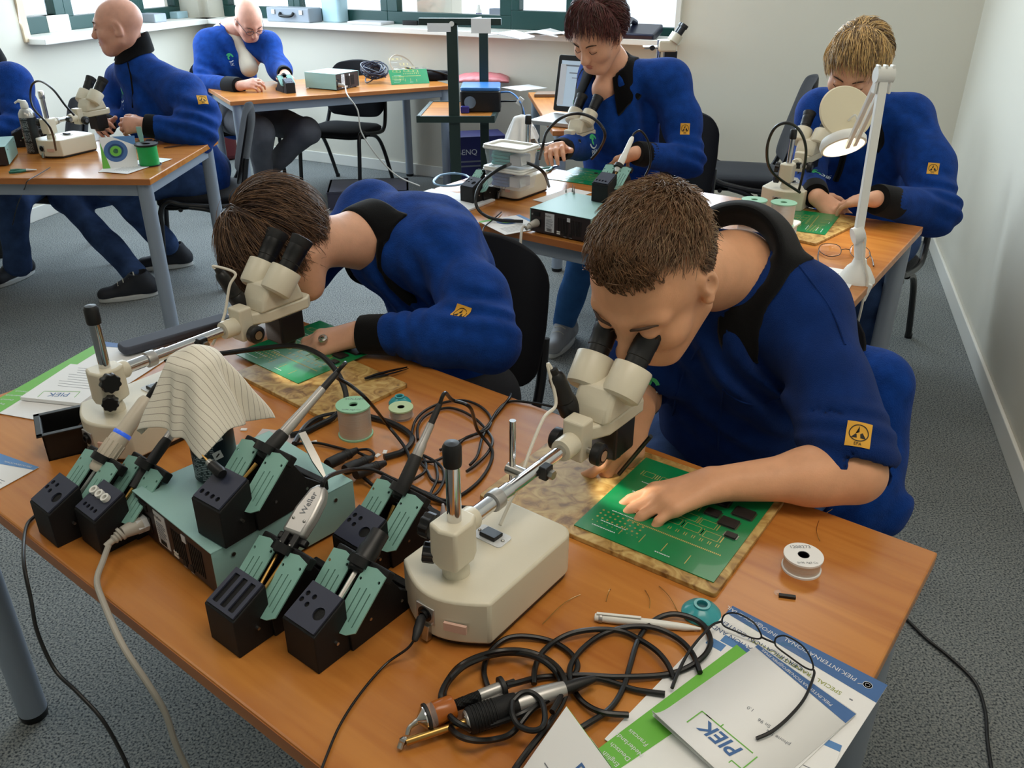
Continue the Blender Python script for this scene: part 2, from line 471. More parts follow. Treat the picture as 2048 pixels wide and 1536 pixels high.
SILL = 1.05; LINT = 2.30
Lb = (WB - WA).length
sW1 = wall_hit(WA, WB, 1352)
f_b, _ = wall_frame(WA, WB)
for nm, z0, z1, s0, s1 in (('wall_back', 0, SILL - .035, 0, Lb), ('wall_back_lintel', LINT, CEIL, 0, Lb),
       ('wall_back_pier', SILL - .035, LINT, sW1, Lb), ('wall_back_corner', SILL - .035, LINT, 0, 0.06)):
 slab(nm, WA, WB, z0, z1, s0, s1)
slab('wall_right', WB, WR, 0, CEIL)
slab('wall_rear', WR, WL, 0, CEIL)
Ll = (WA - WL).length
f_l, _ = wall_frame(WL, WA)
sL0 = wall_hit(WL, WA, 62, 96)
for nm, z0, z1, s0, s1 in (('wall_left', 0, SILL - .035, 0, Ll), ('wall_left_lintel', LINT, CEIL, 0, Ll),
       ('wall_left_pier', SILL - .035, LINT, 0, sL0), ('wall_left_corner', SILL - .035, LINT, Ll - .06, Ll)):
 slab(nm, WL, WA, z0, z1, s0, s1)
for nm, a, b in (('baseboard_back', WA, WB), ('baseboard_right', WB, WR), ('baseboard_left', WL, WA)):
 f, L = wall_frame(a, b)
 struct(MB().box((L / 2, -.007, .042), (L, .014, .084), mtx=f).obj(nm, 'white_trim', smooth=False, bevel=.004))
def sill(name, f, s0, s1):
 struct(MB().box(((s0 + s1) / 2, .055, SILL - .0175), (s1 - s0, .37, .035), mtx=f).obj(name, 'white_trim', smooth=False, bevel=.004))
sill('trim_1', f_b, -.02, sW1 + .03); sill('trim_2', f_l, sL0 - .02, Ll)
struct(MB().box((sL0 - .02, .12, (SILL + LINT) / 2 - .02), (.05, .27, LINT - SILL), mtx=f_l).obj('trim_3', mat('reveal_wood', (226, 204, 172), .5), smooth=False))
struct(MB().box((sW1 + .012, .10, (SILL + LINT) / 2), (.03, .25, LINT - SILL), mtx=f_b).obj('trim_4', 'white_trim', smooth=False))
def window(n, f, s0, s1, rail=.085, fr=.06):
 t = bpy.data.objects.new('window_%d' % n, None); COL.objects.link(t); struct(t, 'dark green framed window casement')
 y = .20
 MB().box(((s0 + s1) / 2, y, SILL + rail / 2), (s1 - s0, .07, rail), mtx=f).obj('bottom_rail', 'window_green', t, smooth=False, bevel=.004)
 MB().box(((s0 + s1) / 2, y, LINT - .04), (s1 - s0, .07, .08), mtx=f).obj('top_rail', 'window_green', t, smooth=False, bevel=.004)
 for s in (s0 + fr / 2, s1 - fr / 2):
  MB().box((s, y, (SILL + LINT) / 2 + rail / 2), (fr, .07, LINT - SILL - rail), mtx=f).obj('stile', 'window_green', t, smooth=False, bevel=.004)
 MB().box(((s0 + s1) / 2, y, (SILL + rail + LINT - .08) / 2), (s1 - s0 - 2 * fr, .006, LINT - SILL - rail - .08), mtx=f).obj('pane', 'window_glass', t, smooth=False)
 return t
_wg, _nt, _b = _new('window_glass')
_tr = _nt.nodes.new('ShaderNodeBsdfTransparent'); _gl = _nt.nodes.new('ShaderNodeBsdfGlossy'); _gl.inputs['Roughness'].default_value = .02
_mx = _nt.nodes.new('ShaderNodeMixShader'); _mx.inputs[0].default_value = .06
_nt.links.new(_tr.outputs[0], _mx.inputs[1]); _nt.links.new(_gl.outputs[0], _mx.inputs[2])
_nt.links.new(_mx.outputs[0], _nt.nodes['Material Output'].inputs[0])
h = lambda x: wall_hit(WA, WB, x, 20)
window(1, f_b, .06, h(560)); window(2, f_b, h(560), h(748)); window(3, f_b, h(748), h(1000), fr=.09); window(4, f_b, h(1000), h(1128), rail=.12); window(5, f_b, h(1128), sW1, rail=.05, fr=.03)
hl = lambda x: wall_hit(WL, WA, x, 20)
window(6, f_l, sL0, hl(172), rail=.10, fr=.09); window(7, f_l, hl(172), hl(318), fr=.08); window(8, f_l, hl(318), Ll - .06)
for (x, y, w) in ((0.35, 0.55, 'over the nearest table'), (-1.7, 1.3, 'over the left aisle'), (0.9, 3.1, 'over the second row'), (-1.3, 4.3, 'over the left table')):
 t = thing('ceiling_light', 'white ceiling light panel ' + w, 'light', (x, y, 2.66), 0, 'ceiling lights')
 for (cx, cy, sx, sy) in ((0, .33, 1.32, .06), (0, -.33, 1.32, .06), (.63, 0, .06, .6), (-.63, 0, .06, .6)):
  MB().box((cx, cy, .018), (sx, sy, .044)).obj('housing', 'white_trim', t, smooth=False)
# ================================================================== TABLES
TOP = 0.74
def table(label, corner, ang, length=1.6, depth=.8, side=-1, legs=((1, 1), (1, -1), (-1, 1), (-1, -1)), group='beech classroom tables'):
 """corner = one top corner, ang = heading of the long edge away from it (deg from +Y, left negative); side = which side the depth lies"""
 a = math.radians(ang); u = Vector((math.sin(a), math.cos(a), 0)); v = Vector((math.sin(a + side * math.pi / 2), math.cos(a + side * math.pi / 2), 0))
 c = Vector((corner[0], corner[1], 0)) + u * length / 2 + v * depth / 2
 t = thing('table', label, 'table', c, math.atan2(u.y, u.x), group)
 MB().box((0, 0, TOP - .0125), (length, depth, .025)).obj('tabletop', 'beech_top', t, smooth=False, bevel=.003)
 for sx, sy, cx, cy in ((length - .004, .012, 0, depth / 2 - .0055), (length - .004, .012, 0, -depth / 2 + .0055)):
  MB().box((cx, cy, TOP - .0135), (sx, .0125, .021)).obj('edge_band', 'beech_dark', t, smooth=False)
 for s in (1, -1):
  MB().box((0, s * (depth / 2 - .045), TOP - .025 - .025), (length - .14, .03, .05)).obj('apron_rail', 'steel_blue_grey', t, smooth=False, bevel=.003)
  MB().box((s * (length / 2 - .045), 0, TOP - .025 - .025), (.03, depth - .14, .05)).obj('apron_rail', 'steel_blue_grey', t, smooth=False, bevel=.003)
 for (sx, sy) in legs:
  x, y = sx * (length / 2 - .045), sy * (depth / 2 - .045)
  lg = MB().cyl((x, y, .018), (x, y, TOP - .026), .029, n=24).obj('leg', 'steel_blue_grey', t)
  MB().cyl((x, y, 0), (x, y, .018), .027, .03, n=20).obj('foot', 'black_plastic', lg)
 return t
t1 = table('large beech table nearest the camera, crowded with soldering tools', (.627, .992), -52.4)
t2 = table('beech table in the second row with the magnifier lamp', (1.325, 2.655), -55.1)
t3 = table('beech table at the left edge with the green spool', (-1.403, 3.261), -89.0, side=1)
t4 = table('beech table below the window beside the empty chair', (-1.661, 5.162), 60.7, 1.45, .76, side=-1)
# ================================================================== CHAIRS
def make_chair():
 t = thing('chair', 'x', 'chair')
 def cushion(name, w, d, th, mtx, crown=.012, par=t, r=.09, m='chair_fabric'):
  b = MB(); ring = rrect(0, 0, d, w, r, 6); n = len(ring)
  layers = [(.93, -th / 2), (1, -th / 2 + th * .25), (1, th / 2 - th * .3), (.93, th / 2), (.6, th / 2 + crown * .8), (.2, th / 2 + crown)]
  vs = []; fs = []
  for s, z in layers:
   for x, y in ring: vs.append((x * s, y * s, z))
  for k in range(len(layers) - 1):
   for i in range(n): fs.append((k * n + i, k * n + (i + 1) % n, (k + 1) * n + (i + 1) % n, (k + 1) * n + i))
  fs += [tuple(range(n))[::-1], tuple(range((len(layers) - 1) * n, len(layers) * n))]
  return b.add(vs, fs, mtx).obj(name, m, par, ang=60)
 cushion('seat', .46, .42, .045, T(.0, 0, .455))
 cushion('seat_pan', .45, .41, .012, T(0, 0, .427), 0, m='black_plastic')
 b = MB(); nx, nz = 13, 9; W2, H2 = .235, .19
 for side in (0, 1):
  for i in range(nz):
   for j in range(nx):
    vv = -1 + 2 * i / (nz - 1); uu = -1 + 2 * j / (nx - 1)
    k = 1 - .30 * max(0, abs(vv) - .55) ** 2 * 4 * .6
    y = uu * W2 * (1 - .10 * max(0, vv)) * (1 if abs(vv) < .8 else (.94 if abs(vv) < .99 else .80))
    x = -.215 - .10 * (vv * .5 + .5) + .035 * uu * uu + (-.02 if side else .016) * (1 if max(abs(vv), abs(uu)) < .99 else .25)
    z = .72 + H2 * vv - (.0 if side == 0 else 0) + (.028 * (1 - uu * uu) if vv > .9 else 0) - (.02 * (1 - uu * uu) if vv < -.9 else 0)
    b.v.append((x, y, z))
 q = nx * nz
 for i in range(nz - 1):
  for j in range(nx - 1):
   a0 = i * nx + j
   b.f.append((a0, a0 + 1, a0 + nx + 1, a0 + nx)); b.f.append((q + a0, q + a0 + nx, q + a0 + nx + 1, q + a0 + 1))
 for i in range(nz - 1):
  for j in (0, nx - 1): a0 = i * nx + j; b.f.append((a0, a0 + nx, q + a0 + nx, q + a0))
 for j in range(nx - 1):
  for i in (0, nz - 1): a0 = i * nx + j; b.f.append((a0, a0 + 1, q + a0 + 1, q + a0))
 b.obj('backrest', 'chair_fabric', t, ang=50, sub=1)
 for s in (1, -1):
  y = s * .235
  MB().tube(smooth_path([(.235, y, .01), (.205, y, .30), (.19, y, .43), (.15, y, .475), (.08, y, .455), (-.10, y, .43), (-.17, y, .45), (-.215, y * .97, .54), (-.245, y * .93, .68)], 6), .0135, n=10).obj('front_leg', 'chair_metal', t)
  MB().tube(smooth_path([(.06, y, .44), (-.06, y, .40), (-.15, y, .28), (-.26, y, .01)], 6), .0135, n=10).obj('rear_leg', 'chair_metal', t)
  for x in (.236, -.262): MB().cyl((x, y, 0), (x, y, .025), .016, n=12).obj('foot', 'black_plastic', t)
 MB().cyl((.10, -.235, .425), (.10, .235, .425), .011, n=10).obj('stretcher', 'chair_metal', t)
 MB().cyl((-.12, -.235, .425), (-.12, .235, .425), .011, n=10).obj('stretcher', 'chair_metal', t)
 return t
CH0 = make_chair(); _ch_used = [False]
def chair(x, y, face_deg, label, scale=None):
 """face_deg: compass heading of the chair front, degrees from +Y, left negative"""
 a = math.radians(face_deg); rz = math.atan2(math.cos(a), math.sin(a))
 if not _ch_used[0]:
  o = CH0; _ch_used[0] = True; o.location = (x, y, 0); o.rotation_euler = (0, 0, rz); o['label'] = label; o['group'] = 'black stacking chairs'
 else: o = dup(CH0, (x, y, 0), rz, label, 'black stacking chairs')
 if scale: o.scale = scale
 return o
# ================================================================== BENCH TOOLS
def RZH(h): return math.radians(90 - h)
def holder(label, corner, head, panel='holes', group='black iron holders with green slotted plates', gap=.0):
 """corner: base corner nearest the camera (front right); local X runs to the back, Y to the left, origin at that corner"""
 t = thing('iron_holder', label, 'holder', corner, RZH(head), group)
 Wd = .060
 b = MB()
 prof = [(0, 0), (.052, 0), (.052, .082), (0, .058)]
 mt = frame((1, 0, 0), (0, 0, 1), (0, -1, 0), (0, Wd, 0))
 b.prism(prof, 0, Wd, mt); b.obj('front_box', 'black_matte', t, smooth=False, bevel=.0015)
 sl = math.atan2(.024, .052); ln = math.hypot(.052, .024)
 pf = T(0, 0, .0585) @ RY(-sl)
 hp = []
 if panel == 'holes': hp = [circle(.040, .050, .0035), circle(.040, .038, .0035), circle(.030, .052, .0035), circle(.028, .040, .0035), circle(.026, .016, .0085, 20)]
 elif panel == 'pads': hp = [circle(.014, y, .0033) for y in (.046, .036, .026, .016)]
 elif panel == 'slots': hp = [rrect(.029, y, .042, .010, .001, 1) for y in (.046, .030, .014)]
 elif panel == 'small': hp = [circle(.014, y, .0036) for y in (.050, .039, .028, .017)]
 MB().holed([(.003, .003), (ln - .001, .003), (ln - .001, Wd - .003), (.003, Wd - .003)], hp, .0, .0025, pf).obj('tip_panel', 'slate_blue', t, smooth=False)
 MB().box((ln / 2, Wd / 2, -.0025), (ln - .004, Wd - .005, .001), mtx=pf).obj('panel_recess', 'black_plastic', t, smooth=False)
 if panel == 'pads':
  for y in (.049, .033, .017):
   MB().lathe([(.0036, .003), (.0066, .003), (.0066, .009), (.0036, .009), (.0036, .003)], (.036, y, 0), mtx=pf, n=18).obj('ring', 'white_plastic', t)
 pl0 = Vector((.038, 0, .038)); pl1 = Vector((.102, 0, .094))
 d = (pl1 - pl0).normalized(); nrm = Vector((-d.z, 0, d.x))
 for s, y0 in ((1, .0370), (-1, .0165)):
  w = .0375
  yo = y0 if s > 0 else y0 - w
  wall = [(.052, 0), (.170, 0), (.170, .014), (.140, .040), (.112, .090), (.102, .090), (.050, .046)]
  sy0 = .050 if s > 0 else -.004
  mt2 = frame((1, 0, 0), (0, 0, 1), (0, -1, 0), (0, sy0 + .012, 0))
  MB().prism(wall, 0, .012, mt2).obj('side_wall', 'black_matte', t, smooth=False, bevel=.001)
  pm = frame(d, (0, 1, 0), nrm, pl0)
  Lp = (pl1 - pl0).length
  k = s
  outline = []
  a0, a1 = (yo, yo + w)
  for i in range(7):
   tt = math.pi * (1 + i / 6) / 2 + math.pi / 2
  outline = [(.010, a0), (.002, a0 + w * .3), (0, a0 + w * .6), (.004, a1), (Lp, a1), (Lp + .004, (a0 + a1) / 2), (Lp, a0)] if s < 0 else \
     [(.004, a0), (0, a0 + w * .4), (.002, a0 + w * .7), (.010, a1), (Lp, a1), (Lp + .004, (a0 + a1) / 2), (Lp, a0)]
  slots = [rrect(.036 + q * .003, a0 + .0085 + .009 * i, .046, .0017, .0007, 2) for i, q in ((0, 0), (1, 1.2), (2, 0))]
  scr = [circle(Lp - .010, a0 + .005, .0021, 10), circle(Lp - .016, a1 - .004, .0021, 10)]
  MB().holed(outline, slots + scr, .0, .0022, pm).obj('slotted_plate', 'teal_plate', t, smooth=False)
  MB().box((Lp / 2 + .002, (a0 + a1) / 2, -.004), (Lp * .86, w * .82, .005), mtx=pm).obj('plate_backing', 'black_plastic', t, smooth=False)
  MB().box((Lp + .001, (a0 + a1) / 2, -.008), (.016, w * .96, .014), mtx=pm).obj('plate_cap', 'black_matte', t, smooth=False, bevel=.002)
 MB().box((.112, .029, .006), (.12, .064, .012)).obj('base', 'black_matte', t, smooth=False, bevel=.002)
 MB().box((.172, .029, .009), (.012, .070, .018)).obj('rear_lip', 'black_matte', t, smooth=False, bevel=.002)
 MB().box((.098, .027, .045), (.012, .040, .04), (0, .7, 0)).obj('bridge', 'black_plastic', t, smooth=False, bevel=.002)
 MB().lathe([(.0135, 0), (.0155, 0), (.0155, .012), (.0135, .012), (.0135, 0)], (.098, .027, .092), (d.x, 0, d.z)).obj('funnel', 'black_plastic', t)
 for x, z in ((.085, .03), (.14, .022), (.03, .03)):
  MB().cyl((x, -.0048, z), (x, .003, z), .0022, n=10).obj('screw', 'steel', t)
 return t
def H2W(t, p):
 return Matrix.LocRotScale(t.location, t.rotation_euler, None) @ Vector(p)
HD = 38
hF2 = holder('iron holder nearest the camera, holding a black hot air barrel', PZ(638, 1350, TOP), HD, 'holes')
hF1 = holder('iron holder with open slots holding the silver tweezer handle', PZ(480, 1318, TOP), HD, 'slots')
hL1 = holder('leftmost iron holder, holding the thick beige pen with blue ring', PZ(116, 1097, TOP), HD + 1, 'holes')
hL2 = holder('iron holder with three white rings on its front panel', PZ(206, 1113, TOP), HD + 1, 'pads')
hR = holder('iron holder behind the front pair, holding a silver iron with black grip', PZ(727, 1172, TOP), HD + 2, 'holes')
STZ = .818
hS = holder('iron holder standing on top of the large soldering station', PZ(452, 1099, STZ + .001), HD - 2, 'small')
def station(label, corner, head, w=.22, dp=.235, hgt=.078, group='pale teal soldering stations'):
 """corner: base corner between the back panel and the right side; X runs along the side, Y to the left along the back panel"""
 t = thing('soldering_station', label, 'station', corner, RZH(head), group)
 MB().box((dp / 2, w / 2, hgt / 2 + .001), (dp - .006, w - .006, hgt - .010)).obj('chassis', 'black_plastic', t, smooth=False, bevel=.001)
 b = MB(); th = .0018
 b.box((dp / 2, w / 2, hgt - th / 2), (dp, w, th)); b.box((dp / 2, th / 2, hgt / 2 + .003), (dp, th, hgt - .006)); b.box((dp / 2, w - th / 2, hgt / 2 + .003), (dp, th, hgt - .006))
 b.obj('housing', 'teal_paint', t, smooth=False, bevel=.0008)
 MB().box((.0035, w / 2, hgt / 2), (.003, w - .008, hgt - .010)).obj('back_panel', 'panel_brown', t, smooth=False)
 x = .0016
 lab = MB().box((x, w - .073, hgt / 2 + .002), (.0008, .033, hgt - .020)).obj('rating_label', 'label_white', t, smooth=False)
 tm = lambda y, z: frame((0, -1, 0), (0, 0, 1), (-1, 0, 0), (x - .0008, y, z))
 text_mesh('Weller', .0085, 'lettering', 'ink_black', lab, tm(w - .067, hgt - .017))
 for i in range(9):
  wd = (.020, .026, .024, .018, .026, .022, .025, .016, .02)[i]
  MB().box((x - .0007, w - .073 + (.013 - wd / 2) * .6, hgt - .026 - i * .0036), (.0003, wd, .0012)).obj('text_line', 'print_text', lab, smooth=False)
 for i in range(10): MB().box((x - .0007, w - .064 - i * .0018, .018), (.0003, (.0011, .0006, .0009)[i % 3], .008)).obj('bar', 'ink_black', lab, smooth=False)
 for k, y0 in ((0, w - .105), (1, w - .152)):
  for i in range(7):
   MB().box((x, y0 - i * .0055, hgt * .50), (.0012, .0024, hgt * .58), (0, 0, 0)).obj('vent_slot', 'ink_black', t, smooth=False)
 MB().box((x - .0004, w - .141, hgt - .017), (.001, .011, .012)).obj('sticker', 'label_white', t, smooth=False)
 MB().box((x, w - .026, .034), (.004, .030, .026)).obj('power_inlet', 'black_plastic', t, smooth=False, bevel=.001)
 MB().box((x, w - .026, .062), (.004, .022, .013)).obj('power_switch', 'black_matte', t, smooth=False, bevel=.001)
 MB().cyl((x + .002, w - .010, .060), (x - .002, w - .010, .060), .003, n=12).obj('screw', 'steel', t)
 for i in range(2): MB().box((x, w - .106, .013 + i * .006), (.0016, .012, .0038)).obj('usb_port', 'white_plastic', t, smooth=False)
 for i in range(2):
  MB().box((x, w - .130 - .02 * i, .014), (.002, .009, .010)).obj('socket', 'ink_black', t, smooth=False)
  text_mesh('COM %d' % (i + 1), .0035, 'lettering', 'white_text', t, tm(w - .130 - .02 * i, .0065))
 for (xx, yy) in ((.03, .0), (.2, .0)):
  MB().cyl((xx, -.002, hgt - .017), (xx, .002, hgt - .017), .0032, n=12).obj('screw', 'steel', t)
 for xx in (.02, dp - .02):
  for yy in (.02, w - .02): MB().cyl((xx, yy, 0), (xx, yy, .006), .008, n=12).obj('foot', 'dark_rubber', t)
 MB().box((dp - .002, w / 2, hgt / 2), (.006, w - .004, hgt - .006)).obj('front_panel', 'black_plastic', t, smooth=False, bevel=.001)
 return t
st1 = station('large pale teal soldering station at the front of the nearest table', (-.395, .885, TOP), 42)
def path_cable(name, label, pts, r, m, cat='cable', n=8, seg=7, group=None, closed=False):
 return tag(MB().tube(smooth_path(pts, seg, closed), r, n=n, closed=closed).obj(name, m), label, cat, group)
pc = H2W(st1, (0, .22 - .026, .034)); pdir = (H2W(st1, (-1, .194, .034)) - pc).normalized()
t = thing('mains_cable', 'grey power cord with plug hanging from the big station to the floor', 'cable', pc)
q0 = Vector((0, 0, 0)) ; q1 = pdir * .026; q2 = pdir * .046 + Vector((-.012, 0, -.008))
MB().cyl(q0 + pdir * .0, pdir * .016, .0135, .0125, n=6).obj('plug_face', 'label_white', t)
MB().cyl(pdir * .008, pdir * .036, .0128, .009, n=12).obj('plug_body', 'grey_cable', t)
MB().lathe([(.0105, 0), (.0105, .004), (.007, .005), (.0085, .008), (.006, .010), (.0075, .013), (.005, .016), (.0045, .028)], pdir * .036, (pdir + Vector((0, 0, -.35))).normalized(), n=16).obj('strain_relief', 'grey_cable', t)
ws = [pc + pdir * .058 + Vector((0, 0, -.010)), PY(208, 1125, .93), PY(193, 1165, .90), PY(203, 1225, .885), PY(250, 1310, .86), PY(296, 1365, .83), PY(330, 1415, .82), PY(350, 1480, .80), PY(380, 1545, .76), PY(400, 1600, .74)]
ws[2] = PZ(194, 1160, TOP + .012); ws[1] = PZ(206, 1122, TOP + .022); ws[3] = PZ(205, 1200, TOP + .006)
ws[4] = PY(245, 1290, PZ(225, 1240, TOP).y - .035); ws[5] = PY(296, 1368, ws[4].y - .02); ws[6] = PY(330, 1425, ws[4].y - .02); ws[7] = PY(352, 1490, ws[4].y - .02); ws[8] = PY(380, 1550, ws[4].y - .02); ws[9] = PY(410, 1620, ws[4].y - .03)
MB().tube(smooth_path([w - pc for w in ws], 7), .0042, n=10).obj('cord', 'grey_cable', t)
e0 = PZ(62, 1045, TOP + .004)
path_cable('power_cable', 'thin black cable hanging over the near left table edge', [PZ(90, 1010, TOP + .004), PZ(72, 1030, TOP + .004), PZ(55, 1048, TOP + .004), PY(48, 1080, PZ(46, 1078, TOP).y - .012), PY(48, 1130, .93), PY(62, 1200, .90), PY(75, 1265, .88), PY(110, 1340, .86), PY(155, 1385, .84), PY(205, 1440, .82), PY(245, 1510, .80), PY(265, 1560, .79)], .0026, 'black_cable')
def scope_base(t, flip=False):
 b = MB(); ring = []
 Wb, Lb2 = .146, .222
 for i in range(13):
  a = math.pi * (0.5 + i / 12); ring.append((.036 * math.cos(a), Wb / 2 * math.sin(a) if i not in (0, 12) else (Wb / 2 if i == 0 else -Wb / 2)))
 pts = [(-.022 - .032 * math.cos((i / 12 - .5) * math.pi), (Wb / 2) * (1 - 2 * i / 12)) for i in range(13)]
 back = rrect(.0, .0, .05, Wb, .02, 5)
 pts += [(Lb2 - .054 - .022 + .022 * math.sin(a), -Wb / 2 + .022 - .022 * math.cos(a)) for a in [math.pi / 2 * i / 5 for i in range(6)]]
 pts += [(Lb2 - .054 - .022 + .022 * math.cos(a), Wb / 2 - .022 + .022 * math.sin(a)) for a in [math.pi / 2 * i / 5 for i in range(6)]]
 if flip: pts = [(-x, y) for x, y in pts]
 b.prism(pts, .008, .074); b.obj('base_housing', 'cream_enamel', t, bevel=.004, seg=3, ang=30)
 MB().prism([(x * .97 + .002, y * .97) for x, y in pts], 0.003, .008).obj('base_plate', 'black_plastic', t)
 return pts
def microscope(label, loc, head, knob=1, torch=True, group='boom stand stereo microscopes', rot_head=0.0, arm=.266, capm='black_plastic', flip=False):
 """origin below the column; boom and head point along local +X"""
 t = thing('microscope', label, 'microscope', loc, RZH(head), group)
 base = scope_base(t, flip); fs_ = -1 if flip else 1
 for o in [c for c in t.children]: pass
 xf = -.0525
 if flip: xf = -.172
 MB().lathe([(.011, 0), (.011, .002), (.007, .002), (.007, .006), (.0045, .006), (.0045, .001)], (xf - .0015, .006, .040), (-1, 0, .0), n=20).obj('power_jack', 'black_plastic', t)
 MB().box((xf - .0005, .006, .040), (.004, .030, .026)).obj('jack_plate', 'silver_paint', t, smooth=False, bevel=.001)
 MB().box((xf + .0045, -.038, .036), (.004, .030, .012), (0, 0, .34)).obj('rating_label', 'print_label_pink' if 'print_label_pink' in M else mat('print_label_pink', (214, 176, 160), .6), t, smooth=False)
 MB().box((xf - .004, .002, .014), (.010, .010, .022), (0, .2, 0)).obj('latch', 'steel', t, smooth=False, bevel=.001)
 MB().cyl((.012, -.068, .028), (.012, -.058, .028), .007, n=14).obj('side_screw', 'steel', t)
 MB().prism(rrect(.085 * fs_, .010, .030, .052, .006, 4), .074, .0755).obj('switch_plate', 'label_white', t)
 MB().box((.085 * fs_, .010, .078), (.020, .026, .006), (0, .12, 0)).obj('rocker_switch', 'black_plastic', t, smooth=False, bevel=.001)
 for y in (-.010, .030): MB().sphere((.085 * fs_, y, .0755), .0028, 10, 6).obj('screw', 'steel', t)
 MB().lathe([(.018, .074), (.018, .082), (.0155, .086), (.0155, .096), (.017, .099), (.017, .108)], n=28).obj('column_socket', 'cream_enamel', t)
 MB().lathe([(.0155, .0), (.0155, .003)], (0, 0, .090), n=28).obj('socket_ring', 'chrome', t)
 MB().cyl((0, 0, .08), (0, 0, .252), .0092, n=28).obj('column', 'chrome', t)
 MB().lathe([(.0112, .236), (.0118, .240), (.0118, .262), (.009, .267), (.0, .268)], n=28).obj('column_cap', capm, t)
 kd = Vector((-.55, .83 * knob, .1)).normalized()
 MB().cyl(kd * .012 + Vector((0, 0, .100)), kd * .028 + Vector((0, 0, .100)), .004, n=10).obj('knob_stem', 'chrome', t)
 def knobm(c, ax, r, w, name='knob', lob=9):
  ring = [(r * (1 + .07 * math.cos(lob * a)) * math.cos(a), r * (1 + .07 * math.cos(lob * a)) * math.sin(a)) for a in [2 * math.pi * i / 54 for i in range(54)]]
  a, b2 = _basis(ax)
  return MB().prism(ring, 0, w, frame(a, b2, Vector(ax).normalized(), c)).obj(name, 'black_plastic', t, bevel=.0015)
 knobm(kd * .026 + Vector((0, 0, .100)), kd, .013, .016)
 zc = .128
 ring = [(-.024, -.022), (.010, -.022), (.026, -.014), (.026, .014), (.010, .022), (-.024, .022), (-.030, 0)]
 MB().prism(ring, zc - .032, zc + .028).obj('carriage', 'cream_enamel', t, bevel=.004, seg=3, ang=40)
 MB().cyl((0, -.02 * knob, zc), (0, .02 * knob, zc), .011, n=20).obj('carriage_boss', 'cream_enamel', t)
 knobm(Vector((-.012, .026 * knob, zc + .012)), (-.2, knob, .1), .016, .014)
 za = zc + .012
 MB().lathe([(.016, .018), (.016, .034), (.0135, .038)], (0, 0, za), (1, 0, 0), n=24).obj('boom_collar', 'cream_enamel', t)
 MB().cyl((.0, 0, za), (arm * .42, 0, za), .0108, n=24).obj('boom_outer', 'chrome', t)
 MB().lathe([(.0140, arm * .28), (.0145, arm * .29), (.0145, arm * .33), (.0140, arm * .34)], (0, 0, za), (1, 0, 0), n=24).obj('boom_ring', 'silver_paint', t)
 MB().cyl((arm * .40, 0, za), (arm - .01, 0, za), .0092, n=24).obj('boom_inner', 'chrome', t)
 MB().box((arm * .68, -.012, za - .002), (.018, .014, .020)).obj('boom_clamp', 'black_plastic', t, smooth=False, bevel=.002)
 MB().cyl((arm * .68, -.018, za - .003), (arm * .68, -.026, za - .003), .007, n=6).obj('clamp_bolt', 'steel', t)
 if torch and knob > 0:
  MB().cyl((arm * .60, .030, za - .020), (arm * .60, .030, za + .075), .0048, n=16).obj('clamp_rod', 'chrome', t)
  MB().cyl((arm * .60, .006, za - .004), (arm * .60, .038, za - .004), .0085, n=18).obj('rod_clamp', 'steel', t)
 Hd = MB().lathe([(.0165, 0), (.0175, .006), (.0175, .028), (.015, .034)], (arm - .030, 0, za), (1, 0, 0), n=28).obj('head_mount', 'cream_enamel', t)
 def hp(mb, name, m, **k): return mb.obj(name, m, Hd, **k)
 hp(MB().box((arm + .014, 0, za + .002), (.030, .036, .066)), 'focus_block', 'cream_enamel', smooth=False, bevel=.004, seg=3)
 for s in (1, -1):
  hp(MB().cyl((arm + .016, s * .016, za - .014), (arm + .016, s * .036, za - .014), .005, n=12), 'knob_shaft', 'steel')
  hp(MB().lathe([(.017, .0), (.0175, .002), (.0175, .012), (.014, .015), (.010, .0155), (.010, .013), (.0, .013)], (arm + .016, s * .030, za - .014), (0, s, 0), n=30), 'focus_knob', 'black_plastic')
  hp(MB().cyl((arm + .016, s * .042, za - .014), (arm + .016, s * .0462, za - .014), .0085, n=18), 'knob_cap', 'steel')
 plate = [(arm + .026, -.014), (arm + .06, -.030), (arm + .155, -.032), (arm + .172, -.020), (arm + .172, .020), (arm + .155, .032), (arm + .06, .030), (arm + .026, .014)]
 hp(MB().prism(plate, za - .006, za + .018), 'head_plate', 'cream_enamel', bevel=.004, seg=3)
 pr = [(arm + .042, za + .017), (arm + .152, za + .017), (arm + .140, za + .052), (arm + .112, za + .076), (arm + .062, za + .068), (arm + .046, za + .040)]
 b = MB(); nn = len(pr)
 for y, k2 in ((-.033, .86), (-.026, 1.0), (.026, 1.0), (.033, .86)):
  cx = sum(p[0] for p in pr) / nn; cz = sum(p[1] for p in pr) / nn
  for p in pr: b.v.append((cx + (p[0] - cx) * k2, y, max(za + .0175, cz + (p[1] - cz) * k2)))
 for r in range(3):
  for i in range(nn): b.f.append((r * nn + i, r * nn + (i + 1) % nn, (r + 1) * nn + (i + 1) % nn, (r + 1) * nn + i))
 b.f += [tuple(range(nn))[::-1], tuple(range(3 * nn, 4 * nn))]
 hp(b, 'prism_housing', 'cream_enamel', bevel=.003, seg=2)
 ax = Vector((.66, 0, .75)).normalized()
 for s in (1, -1):
  o = Vector((arm + .076, s * .0305, za + .050))
  axs = (ax + Vector((0, s * .05, 0))).normalized()
  dr = hp(MB().lathe([(.0, 0), (.024, 0), (.0295, .004), (.0305, .010), (.0305, .052), (.0298, .0535), (.026, .0535), (.026, .051), (0, .051)], o, axs, n=36), 'prism_drum', 'cream_enamel')
  eo = o + axs * .048
  hp(MB().lathe([(.0175, 0), (.0178, .003), (.0178, .020), (.0190, .021), (.0190, .040), (.0198, .042), (.0198, .056), (.0180, .058)], eo, axs, n=30), 'eyepiece', 'black_plastic')
